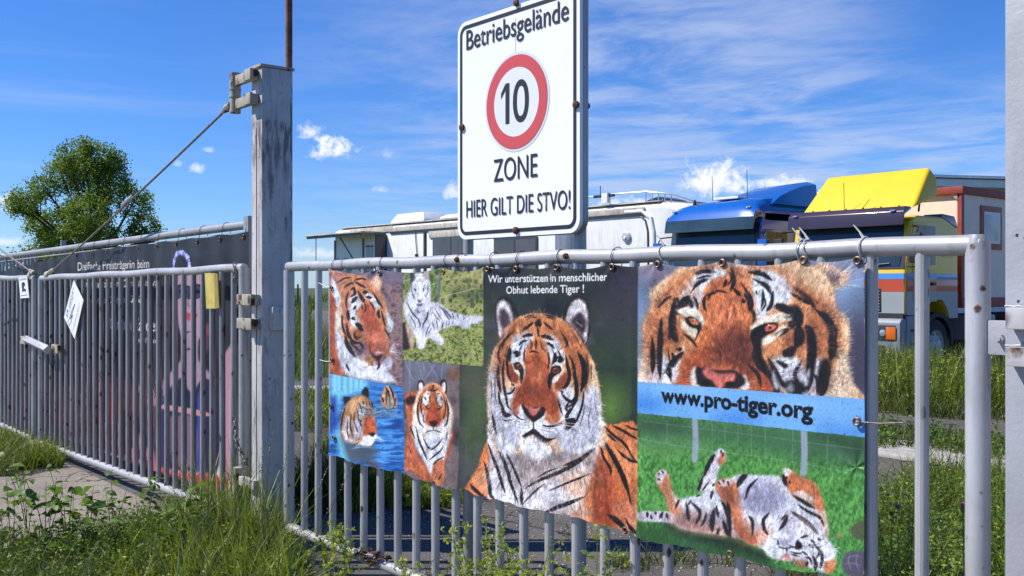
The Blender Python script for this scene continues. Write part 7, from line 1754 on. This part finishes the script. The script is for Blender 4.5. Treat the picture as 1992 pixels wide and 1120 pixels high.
# yellow-green branching weeds by the gate foot
def sprig_plant(label, root, h, n_br, spread, mat=None, dens=1.):
    t = thing('branching_weed', label, 'weed', (root.x, root.y, root.z)); m = MB(); V = Acc(); P_ = []
    for b_ in range(n_br):
        a = rr.uniform(0, 6.28); hh = h * rr.uniform(.6, 1.05); e = Vector((root.x + math.cos(a) * spread * rr.uniform(.3, 1), root.y + math.sin(a) * spread * .6 * rr.uniform(.3, 1), root.z + hh)); r0 = root.copy(); mid = r0.lerp(e, .5) + Vector((rr.uniform(-.03, .03), rr.uniform(-.03, .03), .05))
        c = [r0, r0.lerp(mid, .5), mid, mid.lerp(e, .5) + Vector((0, 0, .01)), e]; m.tube(c, [.0036, .003, .0024, .0018, .0008], 5)
        for k in range(6):
            f = .35 + .65 * k / 6; p = (r0.lerp(mid, f * 2) if f < .5 else mid.lerp(e, f * 2 - 1)); q = p + Vector((rr.uniform(-1, 1) * .10, rr.uniform(-1, 1) * .06, rr.uniform(.0, .07))); m.tube([p, p.lerp(q, .5) + Vector((0, 0, .008)), q], [.0016, .0012, .0007], 4)
            for u in range(int(13 * dens)): P_.append(p.lerp(q, rr.uniform(.1, 1.1)))
        for u in range(int(14 * dens)): P_.append(mid.lerp(e, rr.uniform(-.4, 1)))
    m.build('stem', mat or M['gstem'], t, True)
    P_ = np.array([tuple(p) for p in P_]); n = len(P_)
    if n:
        P_ = P_ + rng.normal(size=(n, 3)) * .006; a = rng.normal(size=(n, 3)) * (1, 1, .7); a /= np.linalg.norm(a, axis=1)[:, None]; b = rng.normal(size=(n, 3)); b -= (a * b).sum(1)[:, None] * a; b /= np.linalg.norm(b, axis=1)[:, None]
        s_ = rng.uniform(.006, .015, (n, 1)); q = np.stack([P_ - a * s_, P_ + b * s_ * .5, P_ + a * s_, P_ - b * s_ * .5], 1).reshape(-1, 3)
        o = mesh_np('foliage', q, np.arange(4 * n).reshape(-1, 4), M['weed'], t); o['kind'] = 'stuff'
    return t
def gp(px, y, yy=None):
    """root point on the ground under image column px at depth line yy"""
    q = on_y(px, 557, yy); return Vector((q.x, yy, GZ))
sp = [(640, -.10, .34, 3, .10, 'thin yellow-green weed between the first bars of the tiger gate'), (672, -.12, .50, 4, .12, 'slim yellow-green weed just left of the rusty chain'), (660, -.3, .3, 3, .12, 'small weed at the gate foot left of the chain'),
      (780, -.10, .40, 3, .10, 'single tall yellow-green sprig right of the chain'), (838, -.15, .36, 4, .12, 'sparse yellow-green weed under the lying tiger picture'),
      (890, -.22, .50, 7, .22, 'bushy yellow-green weed left of the centre tiger'), (935, -.18, .66, 9, .24, 'dense yellow-green weed below the shoulder of the centre tiger'), (975, -.28, .62, 9, .26, 'yellow-green weed spreading under the centre of the tiger banner'),
      (1010, -.10, .70, 9, .22, 'tall yellow-green weed touching the banner hem under the centre tiger'), (1050, -.24, .56, 8, .24, 'yellow-green weed between the sign posts'), (1095, -.16, .62, 7, .2, 'yellow-green weed left of the right sign post'),
      (1150, -.12, .46, 4, .14, 'thin tall sprig in front of the right sign post'), (1180, -.10, .78, 3, .08, 'tall thin sprig rising before the orange flank on the banner'), (1235, -.08, .34, 4, .14, 'dark thin weed under the banner corner'), (1300, -.08, .32, 4, .14, 'small weed under the rolling tiger picture'), (1375, -.1, .34, 5, .16, 'yellowish weed under the rolling tiger, second from the right'), (1440, -.1, .32, 5, .18, 'yellowish weed under the rolling tiger, rightmost')]
for px, yy, h, nb, spd, lab in sp: sprig_plant(lab, gp(px, 0, yy), h, nb, spd)
t = sprig_plant('dry brown weed skeleton leaning right of the rusty chain', gp(862, 0, -.1), .48, 5, .16, M['stem'], 0)
# weeds behind the gate on the right
for px, yy, h, nb, spd, lab in ((1735, .9, .75, 5, .2, 'tall thin-leaved weed behind the first free gate bar'), (1760, 1.5, .8, 5, .25, 'tall weed between the last two gate bars, left'), (1830, 1.2, .85, 5, .22, 'tall weed between the last bar and the gate end post'), (1850, 2.2, .8, 5, .3, 'weed standing before the far track'), (1935, 1.0, .8, 4, .2, 'weed in the gap between gate and right post'), (1720, 2.8, .8, 5, .3, 'weed close behind the banner edge'), (1800, .6, .6, 6, .2, 'dense weed low between the gate bars')):
    sprig_plant(lab, gp(px, 0, yy), h, nb, spd, M['gstem'], .6)
# thistles
for px, py, yy, lab in ((1873, 986, .5, 'purple thistle flower left of the gate end post'), (1746, 988, .6, 'dull purple thistle flower behind the last two bars'), (1733, 1002, .62, 'brownish thistle head beside the dull purple one')):
    q = on_y(px, py, yy); t = thing('thistle', lab, 'thistle', (q.x, yy, GZ)); MB().tube([(q.x + .03, yy, GZ), (q.x + .01, yy, (GZ + q.z) / 2), (q.x, yy, q.z - .02)], [.004, .003, .002], 5).build('stem', M['gstem'], t, True)
    m = MB().tube([(q.x, yy, q.z - .02), (q.x, yy, q.z - .012), (q.x, yy, q.z)], [.003, .009, .008], 8); m.build('bud', M['gstem'], t, True)
    m = MB()
    for k in range(26): a = rr.uniform(0, 6.28); r = rr.uniform(0, .014); m.tube([(q.x, yy, q.z - .004), (q.x + r * math.cos(a), yy + r * math.sin(a), q.z + .014)], [.0012, .0008], 3)
    o = m.build('flower', M['purple'] if 'brown' not in lab else M['stem'], t); o['kind'] = 'stuff'
# long flowering grass stalks
def stalks(spots, label_f, mat):
    for i, (px, py, yy, rx_) in enumerate(spots):
        tip = on_y(px, py, yy); root = on_y(rx_, 557, yy); root.z = GZ; t = thing('grass_stalk', label_f[i], 'grass stalk', root)
        mid = root.lerp(tip, .6) + Vector((0, 0, .05)); m = MB().tube([root, root.lerp(mid, .5), mid, tip], [.0024, .002, .0015, .0007], 4); m.build('stem', mat, t, True)
        m = MB(); d = tip - mid
        for k in range(26):
            f = k / 26; p = mid.lerp(tip, .35 + .7 * f); e = Vector((rr.uniform(-.014, .014), rr.uniform(-.01, .01), rr.uniform(-.004, .02))) * (1.2 - f); m.tube([p, p + e * .5, p + e], [.0006, .0022, .0006], 4)
        o = m.build('seed_head', M['dry'], t); o['kind'] = 'stuff'
G0 = None
L_ = ['seed-headed grass stalk bending across the left gate post', 'grass stalk with drooping head left of the tiger gate end post', 'tall grass stalk leaning before the end post of the double gate', 'grass stalk crossing the first bars of the tiger gate', 'long grass stalk leaning right over the tiger gate bars', 'grass stalk rising highest between the bars at the left', 'short grass stalk beside the lower hinge', 'grass stalk reaching right before the lower banner edge']
stalks([(532, 812, -.35, 505), (565, 845, -.3, 520), (512, 860, -.4, 500), (640, 905, -.2, 560), (690, 900, -.15, 590), (608, 870, -.2, 570), (478, 890, -.3, 460), (655, 960, -.2, 585)], L_, M['gstem'])
# twigs and dead stalks on the gravel
for a, b, lab in (((142, 1070), (185, 1118), 'bleached dead stalk lying in the weeds'), ((45, 937), (70, 934), 'thin dry twig lying on the gravel'), ((260, 1010), (330, 1080), 'pale bent stalk over the weeds')):
    p, q = on_g(*a), on_g(*b); t = thing('dry_twig', lab, 'twig', p); h = .02 if 'gravel' in lab else .16
    MB().tube([p + Vector((0, 0, .004 + h * .5)), p.lerp(q, .5) + Vector((0, 0, h)), q + Vector((0, 0, .004))], [.004, .003, .002], 5).build('twig', M['dry'], t, True)
# loose stones on the gravel
sv = Acc(); base = bmesh.new(); bmesh.ops.create_icosphere(base, subdivisions=1, radius=1); bv = np.array([v.co[:] for v in base.verts]); bf = np.array([[v.index for v in f.verts] for f in base.faces]); base.free()
ps = np.concatenate([scatter([xy(p) for p in PX((-60, 1100), (-60, 925), (120, 905), (400, 1030), (200, 1080))], 900, rng), scatter([xy(p) for p in PX((700, 1000), (950, 960), (1500, 1030), (1500, 1110), (760, 1118))], 1100, rng)])
for p in ps:
    s_ = rng.uniform(.003, .009); sv.add((bv * (1 + rng.normal(size=bv.shape) * .15) * s_ * np.array([1.2, 1, .6]) + np.array([p[0], p[1], GZ + s_ * .3]), bf))
sv.build('gravel', plain('pale_gravel', (.36, .33, .30), .9, 0, .4, 30), None, 'stuff')
